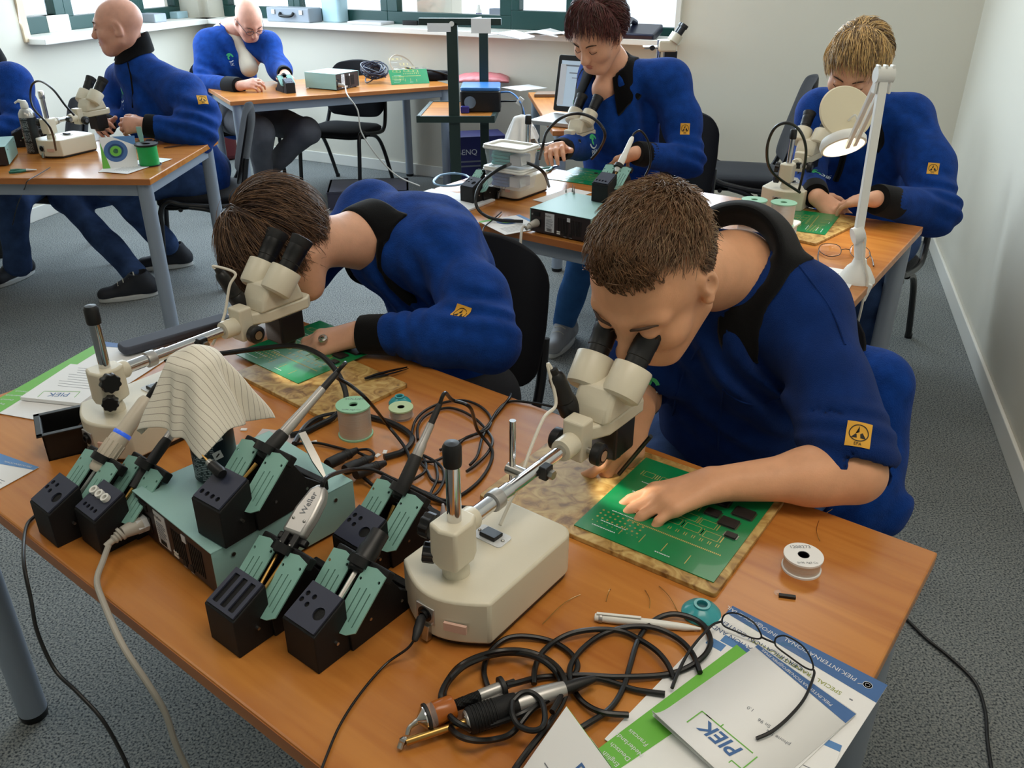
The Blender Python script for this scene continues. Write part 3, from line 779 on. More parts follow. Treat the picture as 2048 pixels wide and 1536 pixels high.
  hp(MB().lathe([(.0190, .055), (.0208, .059), (.0225, .074), (.0205, .075), (.0180, .063), (.0130, .061), (.0, .061)], eo, axs, n=30), 'eyecup', 'dark_rubber')
  hp(MB().lathe([(0, .0645), (.0118, .0645), (.0118, .0652), (0, .0652)], eo, axs, n=20), 'eye_lens', 'glass')
 hp(MB().box((arm + .115, 0, za - .036), (.060, .052, .062), (0, 0, 0)), 'objective_shroud', 'black_plastic', smooth=False, bevel=.004)
 hp(MB().lathe([(.018, 0), (.020, .008), (.020, .012)], (arm + .115, 0, za - .076), n=24), 'objective_lens', 'black_plastic')
 if torch:
  to = Vector((arm + .040, .034, za + .030)); ta = Vector((-.38, .12, .92)).normalized()
  hp(MB().lathe([(.013, -.012), (.0165, -.008), (.0165, .014), (.0140, .018), (.0150, .021), (.0140, .024), (.0128, .062), (.0105, .070), (.0070, .073), (.0058, .082), (0, .083)], to, ta, n=28), 'torch', 'black_plastic')
  hp(MB().tube([to + Vector((-.004, -.012, -.006)), to + Vector((-.012, -.028, -.008)), to + Vector((-.020, -.036, -.010))], .0032, n=8), 'torch_bracket', 'steel')
  L = bpy.data.lights.new('torch_beam', 'SPOT'); L.energy = 2.6; L.spot_size = math.radians(50); L.spot_blend = .7; L.color = (1, .93, .78); L.shadow_soft_size = .006
  lo = bpy.data.objects.new('torch_beam', L); COL.objects.link(lo); lo.parent = t
  lo.location = Vector((arm + .06, .048, za - .01))
  tgt = Vector((arm + .118, -.050, 0)); lo.rotation_euler = (tgt - lo.location).to_track_quat('-Z', 'Y').to_euler()
 t['_arm'] = arm; t['_za'] = za
 return t
scA = microscope('cream stereo microscope in front of the short-haired man', (-.071, .856, TOP), 37)
scB = microscope('cream stereo microscope the long-haired person bends over', (-.690, 1.285, TOP), 36, knob=-1)
# ================================================================== WORK BOARDS AND CIRCUIT BOARDS
def quad_frame(o, px_dir, z):
 return None
def flat_thing(o, hx, z):
 """matrix with origin o, local X at heading hx (deg), local Y 90 deg to its left"""
 a = math.radians(hx); x = Vector((math.sin(a), math.cos(a), 0)); y = Vector((-x.y, x.x, 0))
 return frame(x, y, (0, 0, 1), (o[0], o[1], z))
def work_board(label, o, hx, w, d):
 t = MB().prism(rrect(w / 2, d / 2, w, d, .006, 4), 0, .008).obj('work_board', 'burl_board', None, bevel=.001)
 t.matrix_world = flat_thing(o, hx, TOP)
 return tag(t, label, 'board', 'burl patterned work boards')
HB = 125.3
oA = PZ(957, 990, TOP + .008)
bdA = work_board('mottled brown work board under the green board near the short-haired man', oA, HB, .405, .275)
oB = PZ(652, 838, TOP + .008)
fb = flat_thing(oB, HB - 88, TOP + .008)
bdB = work_board('mottled brown work board under the left green circuit board', oB - Vector((.30 * math.sin(math.radians(HB + 5)), .30 * math.cos(math.radians(HB + 5)), 0)), HB + 5, .31, .20)
def pcb(label, o, hx, z=TOP + .0081, w=.226, d=.236, group='green training circuit boards', seed=1, mtx=None, chips=True):
 t = thing('circuit_board', label, 'circuit board', mtx=flat_thing(o, hx, z) if mtx is None else mtx, group=group)
 MB().box((w / 2, d / 2, .0008), (w, d, .0016)).obj('substrate', 'pcb_green', t, smooth=False)
 z1 = .0017
 g = MB(); rnd = random.Random(seed)
 def r(a, b, sa, sb, h=.0002): g.box((a, b, z1), (sa, sb, h))
 for a in (.066, .100, .136, .176): r(a, .030 - (.006 if a > .17 else 0), .0012, .022)
 for i in range(52): r(.062 + i * .0029, .060, .0018, .0030)
 for i in range(9):
  for s in (0, .0034): r(.094 + i * .0128 + s, .078, .0011, .0072)
 hr = MB()
 for j in range(3):
  for i in range(9): hr.lathe([(.0009, z1), (.0019, z1), (.0019, z1 + .0002), (.0009, z1 + .0002)], (.018 + i * .0088, .040 + j * .0095 - i * .0005, 0), n=10)
 for i in range(10): r(.016 + i * .0085, .028, .0016, .0016)
 for i in range(11): r(.05 + i * .007, .120 + (i % 2) * .004, .0022, .0022)
 hr.obj('hole_ring', 'gold_pad', t)['kind'] = 'stuff'
 fp = MB()
 for (a, b, wa, wb) in ((.118, .100, .024, .016), (.150, .098, .024, .016), (.182, .095, .024, .016), (.135, .122, .024, .016), (.166, .120, .024, .016), (.10, .150, .020, .016), (.125, .150, .020, .016), (.040, .100, .018, .014), (.066, .096, .018, .014), (.030, .190, .018, .014), (.060, .190, .018, .014), (.09, .190, .018, .014)):
  for (ca, cb, sa, sb) in ((0, wb / 2, wa, .0009), (0, -wb / 2, wa, .0009), (wa / 2, 0, .0009, wb), (-wa / 2, 0, .0009, wb), (wa / 2 + .004, 0, .0016, wb), (-wa / 2 - .004, 0, .0016, wb)):
   fp.box((a + ca, b + cb, z1), (sa, sb, .0002))
 fp.obj('footprint', 'gold_pad', t, smooth=False)['kind'] = 'stuff'
 g.obj('pad', 'gold_pad', t, smooth=False)['kind'] = 'stuff'
 lg = MB()
 for (a, b, n) in ((.028, .034, 16), (.03, .066, 18), (.022, .018, 14), (.13, .014, 8), (.03, .132, 14), (.03, .165, 16)):
  x = a
  for i in range(n):
   ww = rnd.uniform(.0012, .0026); lg.box((x, b, z1), (ww, .0018, .0002)); x += ww + .0009
 lg.obj('legend', 'white_text', t, smooth=False)['kind'] = 'stuff'
 if chips:
  for (a, b, s) in ((.205, .112, .017), (.190, .140, .027), (.160, .150, .022), (.200, .176, .030), (.160, .186, .024), (.122, .176, .014)):
   ch = MB().box((a, b, .0036), (s, s * (.82 if s > .02 else .7), .0028)).obj('chip', 'chip_black', t, smooth=False, bevel=.0003)
   ld = MB(); sb = s * (.82 if s > .02 else .7)
   n = int(s / .0016)
   for i in range(n):
    x = a - s / 2 + (i + .5) * s / n
    for q in (1, -1): ld.box((x, b + q * (sb / 2 + .0012), .0021), (.0008, .0028, .0006))
   n = int(sb / .0016)
   for i in range(n):
    y = b - sb / 2 + (i + .5) * sb / n
    for q in (1, -1): ld.box((a + q * (s / 2 + .0012), y, .0021), (.0028, .0008, .0006))
   ld.obj('chip_leads', 'steel', ch, smooth=False)['kind'] = 'stuff'
 return t
pbA = pcb("green circuit board under the short-haired man's hand", PZ(1148, 1050, TOP + .009), HB)
pbB = pcb("green circuit board under the ringed hand", PZ(466, 706, TOP + .009), HB + 4.5, seed=2)
# ================================================================== SOLDERING HANDPIECES IN THE HOLDERS
def hand_axis(h, back=.0):
 p = H2W(h, (.098, .027, .086)); q = H2W(h, (.098 + .064 * 2, .027, .086 + .056 * 2)); return p, (q - p).normalized()
p, a = hand_axis(hL1); a = (PY(300, 790, p.y + .085) - p).normalized()
t = thing('desoldering_pen', 'thick beige ribbed handpiece with a blue ring in the leftmost holder', 'handpiece', p)
MB().lathe([(.010, -.012), (.013, -.008), (.0135, .0), (.0145, .004), (.0145, .048), (.0135, .052)], (0, 0, 0), a, n=30).obj('grip', 'silver_beige' if 'silver_beige' in M else mat('silver_beige', (206, 194, 176), .4), t)
rb = MB()
A_, B_ = _basis(a)
for i in range(12):
 w = 2 * math.pi * i / 12; rb.tube([a * .006 + .0145 * (math.cos(w) * A_ + math.sin(w) * B_), a * .040 + .0145 * (math.cos(w) * A_ + math.sin(w) * B_)], .0015, n=6)
rb.obj('grip_ribs', 'silver_beige', t)
MB().lathe([(.0138, .052), (.0142, .053), (.0142, .057), (.0138, .058)], (0, 0, 0), a, n=30).obj('light_ring', mat('blue_ring', (60, 110, 240), .3, emit=.6), t)
MB().lathe([(.0135, .058), (.0125, .066), (.0115, .115), (.0085, .122)], (0, 0, 0), a, n=30).obj('barrel', 'silver_beige', t)
MB().tube([a * .12, a * .135 + Vector((0, 0, .002)), a * .15], .004, n=8).obj('cable_boot', 'black_cable', t)
MB().tube([a * -.012, a * -.05], [.004, .003], n=8).obj('heater_tube', 'steel', t)
p, a = hand_axis(hL2); a = (PY(335, 878, p.y + .05) - p).normalized()
t = thing('soldering_iron', 'dark shiny iron in the holder with three white rings', 'soldering iron', p)
MB().lathe([(.006, -.03), (.0085, -.01), (.0085, .05), (.0075, .06)], (0, 0, 0), a, n=20).obj('grip', 'dark_rubber', t)
MB().lathe([(.0075, .058), (.0075, .085), (.004, .09)], (0, 0, 0), a, n=20).obj('barrel', 'silver_paint', t)
MB().tube([a * -.03, a * -.065], [.003, .002], n=8).obj('heater_tube', 'brass', t)
def slim_iron(h, tip_px, label, mids, l1=.035, l2=.115, dY=.10):
 p, a = hand_axis(h); a = (PY(tip_px[0], tip_px[1], p.y + dY) - p).normalized()
 t = thing('soldering_iron', label, 'soldering iron', p, group='slim soldering irons')
 MB().lathe([(.007, -.004), (.0105, .0), (.0105, .02), (.0098, l1), (.0088, l1 + .004)], (0, 0, 0), a, n=24).obj('grip', 'dark_rubber', t)
 MB().lathe([(.0078, l1), (.0078, l1 + .02), (.0062, l2 * .75), (.0058, l2)], (0, 0, 0), a, n=24).obj('barrel', 'silver_paint', t)
 MB().lathe([(.0060, l2 * .55), (.0066, l2 * .56), (.0066, l2 * .60), (.0060, l2 * .61)], (0, 0, 0), a, n=24).obj('ring', 'silver_paint', t)
 MB().tube([a * -.014, a * -.055], [.0034, .0016], n=10).obj('heater_tube', 'brass', t)
 MB().lathe([(.0050, l2), (.0048, l2 + .02), (.0036, l2 + .035)], (0, 0, 0), a, n=16).obj('cable_boot', 'dark_rubber', t)
 c0 = a * (l2 + .03)
 MB().tube(smooth_path([c0, c0 + a * .02] + [m - p for m in mids], 8), .0030, n=8).obj('cord', 'black_cable', t)
 return t
slim_iron(hS, (652, 770), 'slim silver iron standing in the holder on the station', [PY(672, 752, 1.20), PY(700, 770, 1.22), PY(735, 800, 1.20), PZ(775, 850, TOP + .03), PZ(815, 905, TOP + .01), PZ(820, 960, TOP + .005), PZ(770, 985, TOP + .004), PZ(700, 930, TOP + .02)], .038, .125, .085)
slim_iron(hR, (878, 812), 'silver iron with black grip in the holder beside the cable tangle', [PY(905, 800, 1.17), PY(940, 815, 1.17), PZ(955, 860, TOP + .04), PZ(985, 905, TOP + .006), PZ(960, 960, TOP + .004), PZ(900, 1000, TOP + .004), PZ(850, 985, TOP + .006), PZ(780, 955, TOP + .006)], .060, .115, .085)
p, a = hand_axis(hF1); a = (PY(640, 985, p.y + .075) - p).normalized()
t = thing('tweezer_handpiece', 'silver hot tweezer handpiece in the holder with open slots', 'handpiece', p)
side = a.cross(Vector((0, 0, 1))).normalized(); upv = side.cross(a).normalized()
fm = frame(side, a, upv, (0, 0, 0))
MB().prism([(-.017, .030), (.017, .030), (.018, .060), (.015, .088), (.008, .104), (-.004, .107), (-.013, .096), (-.018, .066)], -.009, .009, fm).obj('handle', 'silver_paint', t, bevel=.005, seg=3)
text_mesh('Weller', .012, 'lettering', 'print_text', t, fm @ T(0, .075, .0096) @ RZ(math.radians(90)))
for s in (-1, 1):
 MB().box((s * .008, .018, 0), (.010, .034, .014), mtx=fm).obj('jaw', 'black_plastic', t, smooth=False, bevel=.002)
 MB().tube([fm @ Vector((s * .007, .0, 0)), fm @ Vector((s * .004, -.05, 0))], .0022, n=8).obj('prong', 'brass', t)
 MB().sphere(tuple(fm @ Vector((s * .008, .014, .0075))), .0022, 8, 6).obj('screw', 'steel', t)
 MB().sphere(tuple(fm @ Vector((s * .009, .050, .0092))), .0022, 8, 6).obj('screw', 'steel', t)
MB().box((0, .026, -.004), (.046, .010, .010), mtx=fm).obj('jaw_bridge', 'black_plastic', t, smooth=False, bevel=.002)
MB().tube(smooth_path([a * .100, a * .118 + Vector((0, 0, .004)), PY(700, 940, 1.09) - p, PY(745, 940, 1.12) - p, PY(800, 965, 1.12) - p, PZ(900, 1010, TOP + .004) - p, PZ(990, 1020, TOP + .004) - p, PZ(1060, 1060, TOP + .004) - p], 8), .0032, n=8).obj('cord', 'black_cable', t)
p, a = hand_axis(hF2); a = (PY(758, 1070, p.y + .04) - p).normalized()
t = thing('hot_air_pencil', 'glossy black hot air barrel in the holder nearest the camera', 'handpiece', p)
MB().lathe([(.011, -.006), (.014, -.003), (.0145, .004), (.0145, .03), (.013, .035), (.0125, .055)], (0, 0, 0), a, n=30).obj('barrel', 'black_plastic', t)
MB().lathe([(.0148, .008), (.0155, .009), (.0155, .013), (.0148, .014)], (0, 0, 0), a, n=30).obj('ring', 'dark_rubber', t)
MB().tube([a * -.005, a * -.045], [.005, .004], n=10).obj('nozzle', 'steel', t)
t = thing('spare_tip', 'black spare heater tip lying across the panel of the holder on the station', 'tip', H2W(hS, (.035, .036, .084)))
d = (H2W(hS, (.030, .002, .080)) - H2W(hS, (.036, .055, .088))).normalized()
MB().lathe([(.0, -.022), (.0075, -.021), (.008, .0), (.0065, .004)], (0, 0, .004), d, n=20).obj('sleeve', 'black_plastic', t)
MB().lathe([(.005, -.03), (.0055, -.024), (.0055, -.021)], (0, 0, .004), d, n=16).obj('ferrule', 'steel', t)
MB().tube([Vector((0, 0, .004)) - d * .028, Vector((0, 0, .006)) - d * .046], [.0026, .0008], n=8).obj('tip_point', 'brass', t)
# ================================================================== SPRAY CAN WITH CLOTH
c0 = PZ(436, 947, STZ + .001)
def text_can():
 m, nt, b = _new('can_print'); N = nt.nodes; L = nt.links
 tc = N.new('ShaderNodeTexCoord'); mp = N.new('ShaderNodeMapping'); mp.inputs['Scale'].default_value = (160, 160, 330)
 L.new(tc.outputs['Object'], mp.inputs[0])
 sp = N.new('ShaderNodeSeparateXYZ'); L.new(mp.outputs[0], sp.inputs[0])
 fr = N.new('ShaderNodeMath'); fr.operation = 'FRACT'; L.new(sp.outputs[2], fr.inputs[0])
 g1 = N.new('ShaderNodeMath'); g1.operation = 'GREATER_THAN'; g1.inputs[1].default_value = .45; L.new(fr.outputs[0], g1.inputs[0])
 fl2 = N.new('ShaderNodeMath'); fl2.operation = 'FLOOR'; L.new(sp.outputs[2], fl2.inputs[0])
 cb = N.new('ShaderNodeCombineXYZ'); L.new(sp.outputs[0], cb.inputs[0]); L.new(sp.outputs[1], cb.inputs[1]); L.new(fl2.outputs[0], cb.inputs[2])
 n = N.new('ShaderNodeTexNoise'); n.inputs['Scale'].default_value = 1.6; n.inputs['Detail'].default_value = 1; L.new(cb.outputs[0], n.inputs[0])
 g2 = N.new('ShaderNodeMath'); g2.operation = 'GREATER_THAN'; g2.inputs[1].default_value = .47; L.new(n.outputs[0], g2.inputs[0])
 s2 = N.new('ShaderNodeSeparateXYZ'); L.new(tc.outputs['Object'], s2.inputs[0])
 n3 = N.new('ShaderNodeMath'); n3.operation = 'MULTIPLY'; n3.inputs[1].default_value = 22; L.new(s2.outputs[2], n3.inputs[0])
 f3 = N.new('ShaderNodeMath'); f3.operation = 'FRACT'; L.new(n3.outputs[0], f3.inputs[0])
 g3 = N.new('ShaderNodeMath'); g3.operation = 'GREATER_THAN'; g3.inputs[1].default_value = .16; L.new(f3.outputs[0], g3.inputs[0])
 lx = N.new('ShaderNodeMath'); lx.operation = 'LESS_THAN'; lx.inputs[1].default_value = .012; L.new(s2.outputs[0], lx.inputs[0])
 m1 = N.new('ShaderNodeMath'); m1.operation = 'MULTIPLY'; L.new(g1.outputs[0], m1.inputs[0]); L.new(g2.outputs[0], m1.inputs[1])
 m2 = N.new('ShaderNodeMath'); m2.operation = 'MULTIPLY'; L.new(m1.outputs[0], m2.inputs[0]); L.new(g3.outputs[0], m2.inputs[1])
 m3 = N.new('ShaderNodeMath'); m3.operation = 'MULTIPLY'; L.new(m2.outputs[0], m3.inputs[0]); L.new(lx.outputs[0], m3.inputs[1])
 mx = N.new('ShaderNodeMixRGB'); mx.inputs[1].default_value = srgb(22, 34, 42); mx.inputs[2].default_value = srgb(150, 158, 164)
 L.new(m3.outputs[0], mx.inputs[0]); L.new(mx.outputs[0], b.inputs['Base Color']); b.inputs['Roughness'].default_value = .35
text_can()
t = thing('spray_can', 'dark spray can with fine print standing on the large station', 'spray can', c0)
MB().lathe([(.0, 0), (.030, 0), (.0325, .003), (.0325, .165), (.030, .178), (.020, .186)], n=40).obj('can_body', 'can_print', t)
for ang, z in ((-1.05, .050), (-.95, .078)):
 d = Vector((math.cos(ang), math.sin(ang), 0))
 MB().box((0, 0, 0), (.013, .013, .0006), mtx=frame(Vector((-d.y, d.x, 0)), (0, 0, 1), d, d * .0328 + Vector((0, 0, z))) @ RZ(.25)).obj('hazard_label', 'label_white', t, smooth=False)
 MB().box((0, 0, .0005), (.007, .002, .0004), mtx=frame(Vector((-d.y, d.x, 0)), (0, 0, 1), d, d * .0328 + Vector((0, 0, z))) @ RZ(.8)).obj('hazard_mark', 'ink_black', t, smooth=False)
MB().lathe([(.018, .184), (.012, .190), (.009, .205), (.004, .208)], n=24).obj('nozzle', 'white_plastic', t)
def drape(name, label, top, size, rtop, m, rz, seed, lift=.0, par=None, fold=.42, tilt=(0, 0)):
 b = MB(); n = 34; b.uv = []; rnd = random.Random(seed); ph = [rnd.uniform(0, 6.28) for _ in range(6)]
 for i in range(n):
  for j in range(n):
   u = (i / (n - 1) - .5) * size; v = (j / (n - 1) - .5) * size * .96
   r = max(abs(u), abs(v)) * .35 + math.hypot(u, v) * .65; th = math.atan2(v, u)
   b.uv.append((i / (n - 1), j / (n - 1)))
   k = max(0, r - rtop); q = min(1, k / .05)
   rad = min(r, rtop) + k * (.29 + fold * .5 * (1 + math.sin(4 * th + ph[0])) * .5) + q * .006 * math.sin(9 * th + ph[1])
   z = -k * (.93 - .10 * math.sin(4 * th + ph[0])) + lift * max(0, 1 - r / rtop) ** 1.0 + .002 * math.sin(60 * u + ph[2]) * math.sin(70 * v + ph[3])
   x = rad * math.cos(th + .12 * q * math.sin(3 * th + ph[4])); y = rad * math.sin(th + .12 * q * math.sin(3 * th + ph[4]))
   b.v.append((x + tilt[0] * k, y + tilt[1] * k, z))
 for i in range(n - 1):
  for j in range(n - 1): b.f.append((i * n + j, (i + 1) * n + j, (i + 1) * n + j + 1, i * n + j + 1))
 o = b.obj(name, m, par, ang=80, solid=.0012, sub=1); o.location = top; o.rotation_euler = (0, 0, rz)
 if label: tag(o, label, 'cloth')
 return o
drape('cloth', 'cream pinstriped cloth draped over the spray can', c0 + Vector((-.004, .0, .196)), .262, .035, 'striped_cloth', math.radians(152), 5, lift=.018)
# ================================================================== BLACK TRAY, BRUSH, FOAM REST
t = thing('tray', 'small black plastic tray at the left of the nearest table', 'tray', mtx=flat_thing(PZ(98, 923, TOP), 60, TOP))
tx, ty, tz = .098, .075, .052
for (cx, cy, sx, sy) in ((tx / 2, .0015, tx, .003), (tx / 2, ty - .0015, tx, .003), (.0015, ty / 2, .003, ty), (tx - .0015, ty / 2, .003, ty)):
 MB().box((cx, cy, tz / 2), (sx, sy, tz)).obj('side', 'black_plastic', t, smooth=False)
MB().box((tx / 2, ty / 2, .0015), (tx, ty, .003)).obj('bottom', 'black_plastic', t, smooth=False)
rm = MB()
for (cx, cy, sx, sy) in ((tx / 2, -.003, tx + .016, .010), (tx / 2, ty + .003, tx + .016, .010), (-.003, ty / 2, .010, ty + .016), (tx + .003, ty / 2, .010, ty + .016)): rm.box((cx, cy, tz + .001), (sx, sy, .003))
rm.obj('rim', 'black_plastic', t, smooth=False, bevel=.001)
b0 = PZ(145, 866, TOP + .012); b1 = PZ(222, 780, TOP + .085)
tag(MB().cyl(b0, b1, .0016, n=10).obj('stick', mat('brown_stick', (92, 66, 56), .6)), 'thin brown stick leaning in the black tray', 'stick')
t = MB()
fr0 = PZ(243, 712, TOP); fr1 = PZ(462, 648, TOP); fd = (fr1 - fr0); fL = fd.length; hdg = math.degrees(math.atan2(fd.x, fd.y))
fo = MB().prism(rrect(fL / 2, 0, fL, .050, .016, 5), 0, .018).obj('foam_rest', 'foam_grey', None, bevel=.005, seg=3); fo.matrix_world = flat_thing(fr0, hdg, TOP + .006)
tag(fo, 'dark grey padded bar lying behind the left microscope', 'foam rest')
# ================================================================== SPOOLS, CAPS
def spool(label, c, r, hgt, fl_m, core_m='solder_wire', hole=.3, cap_text=None, group='solder wire spools', hub=None):
 t = thing('solder_spool', label, 'spool', c, 0, group)
 MB().lathe([(r * hole, .0), (r, 0), (r, .003), (r * .9, .0035), (r * hole, .0035), (r * hole, 0)], n=40).obj('flange', fl_m if r > .025 else 'clear_plastic', t)
 MB().lathe([(r * .5, .0036), (r * .93, .0036), (r * .93, hgt - .0036), (r * .5, hgt - .0036)], n=40).obj('wire_winding', core_m, t)
 MB().lathe([(r * hole, hgt - .0035), (r * .9, hgt - .0035), (r, hgt - .003), (r, hgt), (r * hole, hgt), (r * hole, hgt - .0035)], n=40).obj('flange', fl_m, t)
 MB().lathe([(r * hole - .001, .001), (r * hole, .001), (r * hole, hgt - .0005), (r * hole - .001, hgt - .0005), (r * hole - .001, .001)], n=24).obj('hub', hub or 'black_plastic', t)
 if cap_text:
  text_mesh(cap_text, r * .32, 'lettering', 'print_text', t, T(0, r * .62, hgt + .0003) @ RZ(0)); text_mesh('Sn96 Ag3 Cu', r * .2, 'lettering', 'print_text', t, T(0, -r * .66, hgt + .0003))
 return t
spool('large solder spool with pale green rim beside the burl board', PZ(712, 868, TOP), .0315, .062, 'spool_green', cap_text='SOLDER', hub='spool_green', hole=.27)
spool('small solder spool with pale green label behind the large one', PZ(803, 832, TOP + .002), .0232, .020, 'spool_pale')
spool('small silver solder spool with white label at the right table corner', PZ(1602, 1136, TOP), .0275, .024, 'paper', cap_text='1208273')
def dome(label, c, r=.026, rz=0):
 t = thing('suction_cap', label, 'cap', c, rz, 'turquoise dome caps')
 MB().lathe([(r, 0), (r * 1.0, .002), (r * .80, .008), (r * .48, .012), (r * .42, .013), (r * .42, .016), (r * .28, .016), (r * .28, .011), (r * .55, .007), (r * .93, .001), (r, 0)], n=36).obj('dome', 'teal_clear', t)
 MB().lathe([(.0, .010), (r * .27, .010), (r * .27, .012), (0, .012)], n=18).obj('plug', 'dark_teal' if 'dark_teal' in M else mat('dark_teal', (18, 84, 92), .4), t)
 return t
dome('turquoise dome cap lying in front of the burl board', PZ(1402, 1226, TOP))
dome('turquoise dome cap behind the small pale spool', PZ(800, 806, TOP), .022)
pa, pb_ = PZ(1188, 1234, TOP + .006), PZ(1402, 1258, TOP + .004); pd_ = (pb_ - pa).normalized(); pl = (pb_ - pa).length
t = thing('pen', 'white plastic ballpoint pen lying beside the cable loops', 'pen', pa)
MB().lathe([(.0, 0), (.0048, .001), (.0055, .006), (.0058, .02), (.0058, pl * .62), (.0046, pl * .86), (.0016, pl), (0, pl)], (0, 0, 0), pd_, n=20).obj('barrel', 'white_plastic', t)
MB().box(tuple(pd_ * .032 + Vector((0, 0, .0075))), (.058, .004, .0016), (0, 0, math.atan2(pd_.y, pd_.x))).obj('clip', 'white_plastic', t, smooth=False, bevel=.0005)
MB().lathe([(.0060, .006), (.0064, .007), (.0064, .010), (.0060, .011)], (0, 0, 0), pd_, n=20).obj('ring', 'silver_paint', t)
tag(MB().box((0, 0, .002), (.022, .0055, .004), (0, 0, -.2)).obj('plastic_strip', 'black_plastic', smooth=False, mtx=T(*PZ(1574, 1195, TOP))), 'short black plastic strip near the table corner', 'scrap')
tag(MB().box((0, 0, .003), (.008, .006, .005), (.3, .2, .4)).obj('clear_scrap', 'clear_plastic', smooth=False, bevel=.001, mtx=T(*PZ(1554, 1188, TOP))), 'small clear plastic crumb beside the black strip', 'scrap')
for i, pts in enumerate((((1085, 1248), (1130, 1205), (1175, 1185), (1222, 1178)), ((1212, 1203), (1218, 1182), (1222, 1178)), ((1290, 1180), (1300, 1200), (1298, 1222)), ((1318, 1172), (1340, 1195), (1360, 1232)), ((1640, 1082), (1633, 1060), (1642, 1035), (1665, 1018)))):
 tag(MB().tube(smooth_path([PZ(x, y, TOP + .001 + .004 * math.sin(k * 2)) for k, (x, y) in enumerate(pts)], 5), .0005, n=5).obj('wire_offcut', 'brass'), ('curled copper wire offcut in front of the microscope base', 'tiny copper wire stub beside the long curl', 'short bent copper wire offcut above the pen', 'copper wire offcut near the turquoise cap', 'looped copper wire offcut at the far table edge')[i], 'wire', 'copper wire offcuts')
def tweezers(label, p0, p1, m='black_plastic', open_=.010, z=.002):
 d = (p1 - p0); L = d.length; d.normalize(); s = Vector((-d.y, d.x, 0))
 t = thing('tweezers', label, 'tweezers', p0)
 for k in (1, -1):
  ctr = [Vector((0, 0, 0)), d * L * .3 + s * k * open_ * .5, d * L * .7 + s * k * open_ * .45, d * L + s * k * open_ * .25]
  b = MB()
  for i, (c, w) in enumerate(zip(ctr, (.004, .006, .004, .0008))):
   for q in (-1, 1):
    for zz in (0, .0022 + .001 * k): b.v.append(tuple(c + s * q * w * .5 + Vector((0, 0, z + zz))))
  for i in range(3):
   o = i * 4; n = o + 4
   b.f += [(o, o + 1, n + 1, n), (o + 2, n + 2, n + 3, o + 3), (o, n, n + 2, o + 2), (o + 1, o + 3, n + 3, n + 1)]
  b.f += [(0, 2, 3, 1), (12, 13, 15, 14)]
  b.obj('arm', m, t, smooth=False)
 return t
tweezers('black tweezers lying on the left burl board', PZ(730, 762, TOP + .008), PZ(816, 740, TOP + .004), z=.004)
p0 = PZ(655, 968, STZ); p1 = PY(604, 868, p0.y + .055)
t = thing('flat_tweezers', 'flat silver tweezers leaning against the holder on the station', 'tweezers', p0)
d = p1 - p0; L = d.length; d.normalize(); s = d.cross(Vector((0, 0, 1))).normalized(); nn = s.cross(d)
for k in (1, -1):
 MB().prism([(-.0008, 0), (.0008, 0), (.006, L * .45), (.0055, L), (-.0055, L), (-.006, L * .45)], k * .0015 - .0006, k * .0015 + .0006, frame(s, d, nn, (0, 0, .002))).obj('arm', 'steel', t, smooth=False)
tag(MB().box((0, 0, .001), (.085, .06, .002)).obj('foil_card', mat('pale_card', (206, 196, 196), .25), smooth=False, mtx=flat_thing(PZ(555, 880, TOP), 100, TOP)), 'pale glossy card lying behind the station', 'card')
for k, (x, y) in enumerate(((488, 860), (628, 885), (755, 912), (770, 905))):
 tag(MB().box((0, 0, .001), (.011, .007, .002), (0, 0, .5 * k)).obj('paper_scrap', 'paper', smooth=False, mtx=T(*PZ(x, y, TOP))), ('cream paper scrap beside the spray can', 'cream paper scrap behind the holder on the station', 'cream paper scrap under the plugs', 'cream paper scrap nearest the large spool')[k], 'scrap', 'cream paper scraps')
t = thing('flux_bottle', 'translucent dropper bottle hidden behind the front microscope', 'bottle', PZ(890, 1110, TOP))
MB().lathe([(.013, 0), (.0145, .003), (.0145, .050), (.010, .060), (.006, .063)], n=24).obj('bottle', mat('milky', (222, 214, 222), .3, trans=.4), t)
MB().lathe([(.006, .062), (.0055, .068), (.0018, .090), (0, .091)], n=18).obj('dropper', 'milky', t)
# ================================================================== CABLES ON THE NEAREST TABLE
def zc_path(pts, z0=TOP + .004, bump=.0):
 out = []
 for i, p in enumerate(pts):
  z = p[2] if len(p) > 2 else z0 + bump * (0.5 + .5 * math.sin(i * 1.7))
  out.append(PZ(p[0], p[1], z))
 return out
def tcable(label, pts, r=.0026, z0=TOP + .004, bump=.003, name='cable', m='black_cable', group='black cables on the nearest table', seg=7):
 return tag(MB().tube(smooth_path(zc_path(pts, z0, bump), seg), r, n=8).obj(name, m), label, 'cable', group)
tcable('thick black hose arching from the left microscope over the burl board', [(330, 720, .78), (400, 712, .79), (452, 706, .80), (520, 697, .815), (590, 692, .82), (640, 710, .82), (672, 742, .80), (690, 780, .775), (690, 808, .758), (668, 834, .748), (638, 850, .747), (609, 864, .747), (580, 870, .747)], .0056, name='hose')
tcable('thick black hose curling behind the large spool towards the plugs', [(589, 888), (609, 856), (633, 838), (667, 829), (710, 826), (745, 835), (780, 845), (809, 860), (824, 876), (819, 892), (804, 904), (789, 909), (768, 915)], .0056, TOP + .0065, 0, name='hose')
tcable('thin black cable running from the station corner to the first plug', [(590, 888), (633, 886), (670, 894), (697, 901)])
tcable('short looped cable behind the first plug', [(714, 900, .757), (736, 899), (748, 908), (738, 914), (716, 905)])
tcable('upper loop of the cable tangle beside the small spool', [(822, 880), (829, 845), (848, 823), (877, 808), (912, 801), (938, 803), (965, 816), (982, 838), (973, 860), (940, 872), (926, 880), (900, 905), (870, 922), (842, 923)])
tcable('wider loop of the cable tangle nearest the board', [(836, 879), (836, 852), (853, 830), (890, 816), (921, 821), (951, 838), (973, 860), (985, 882), (975, 906), (951, 930), (933, 943)])
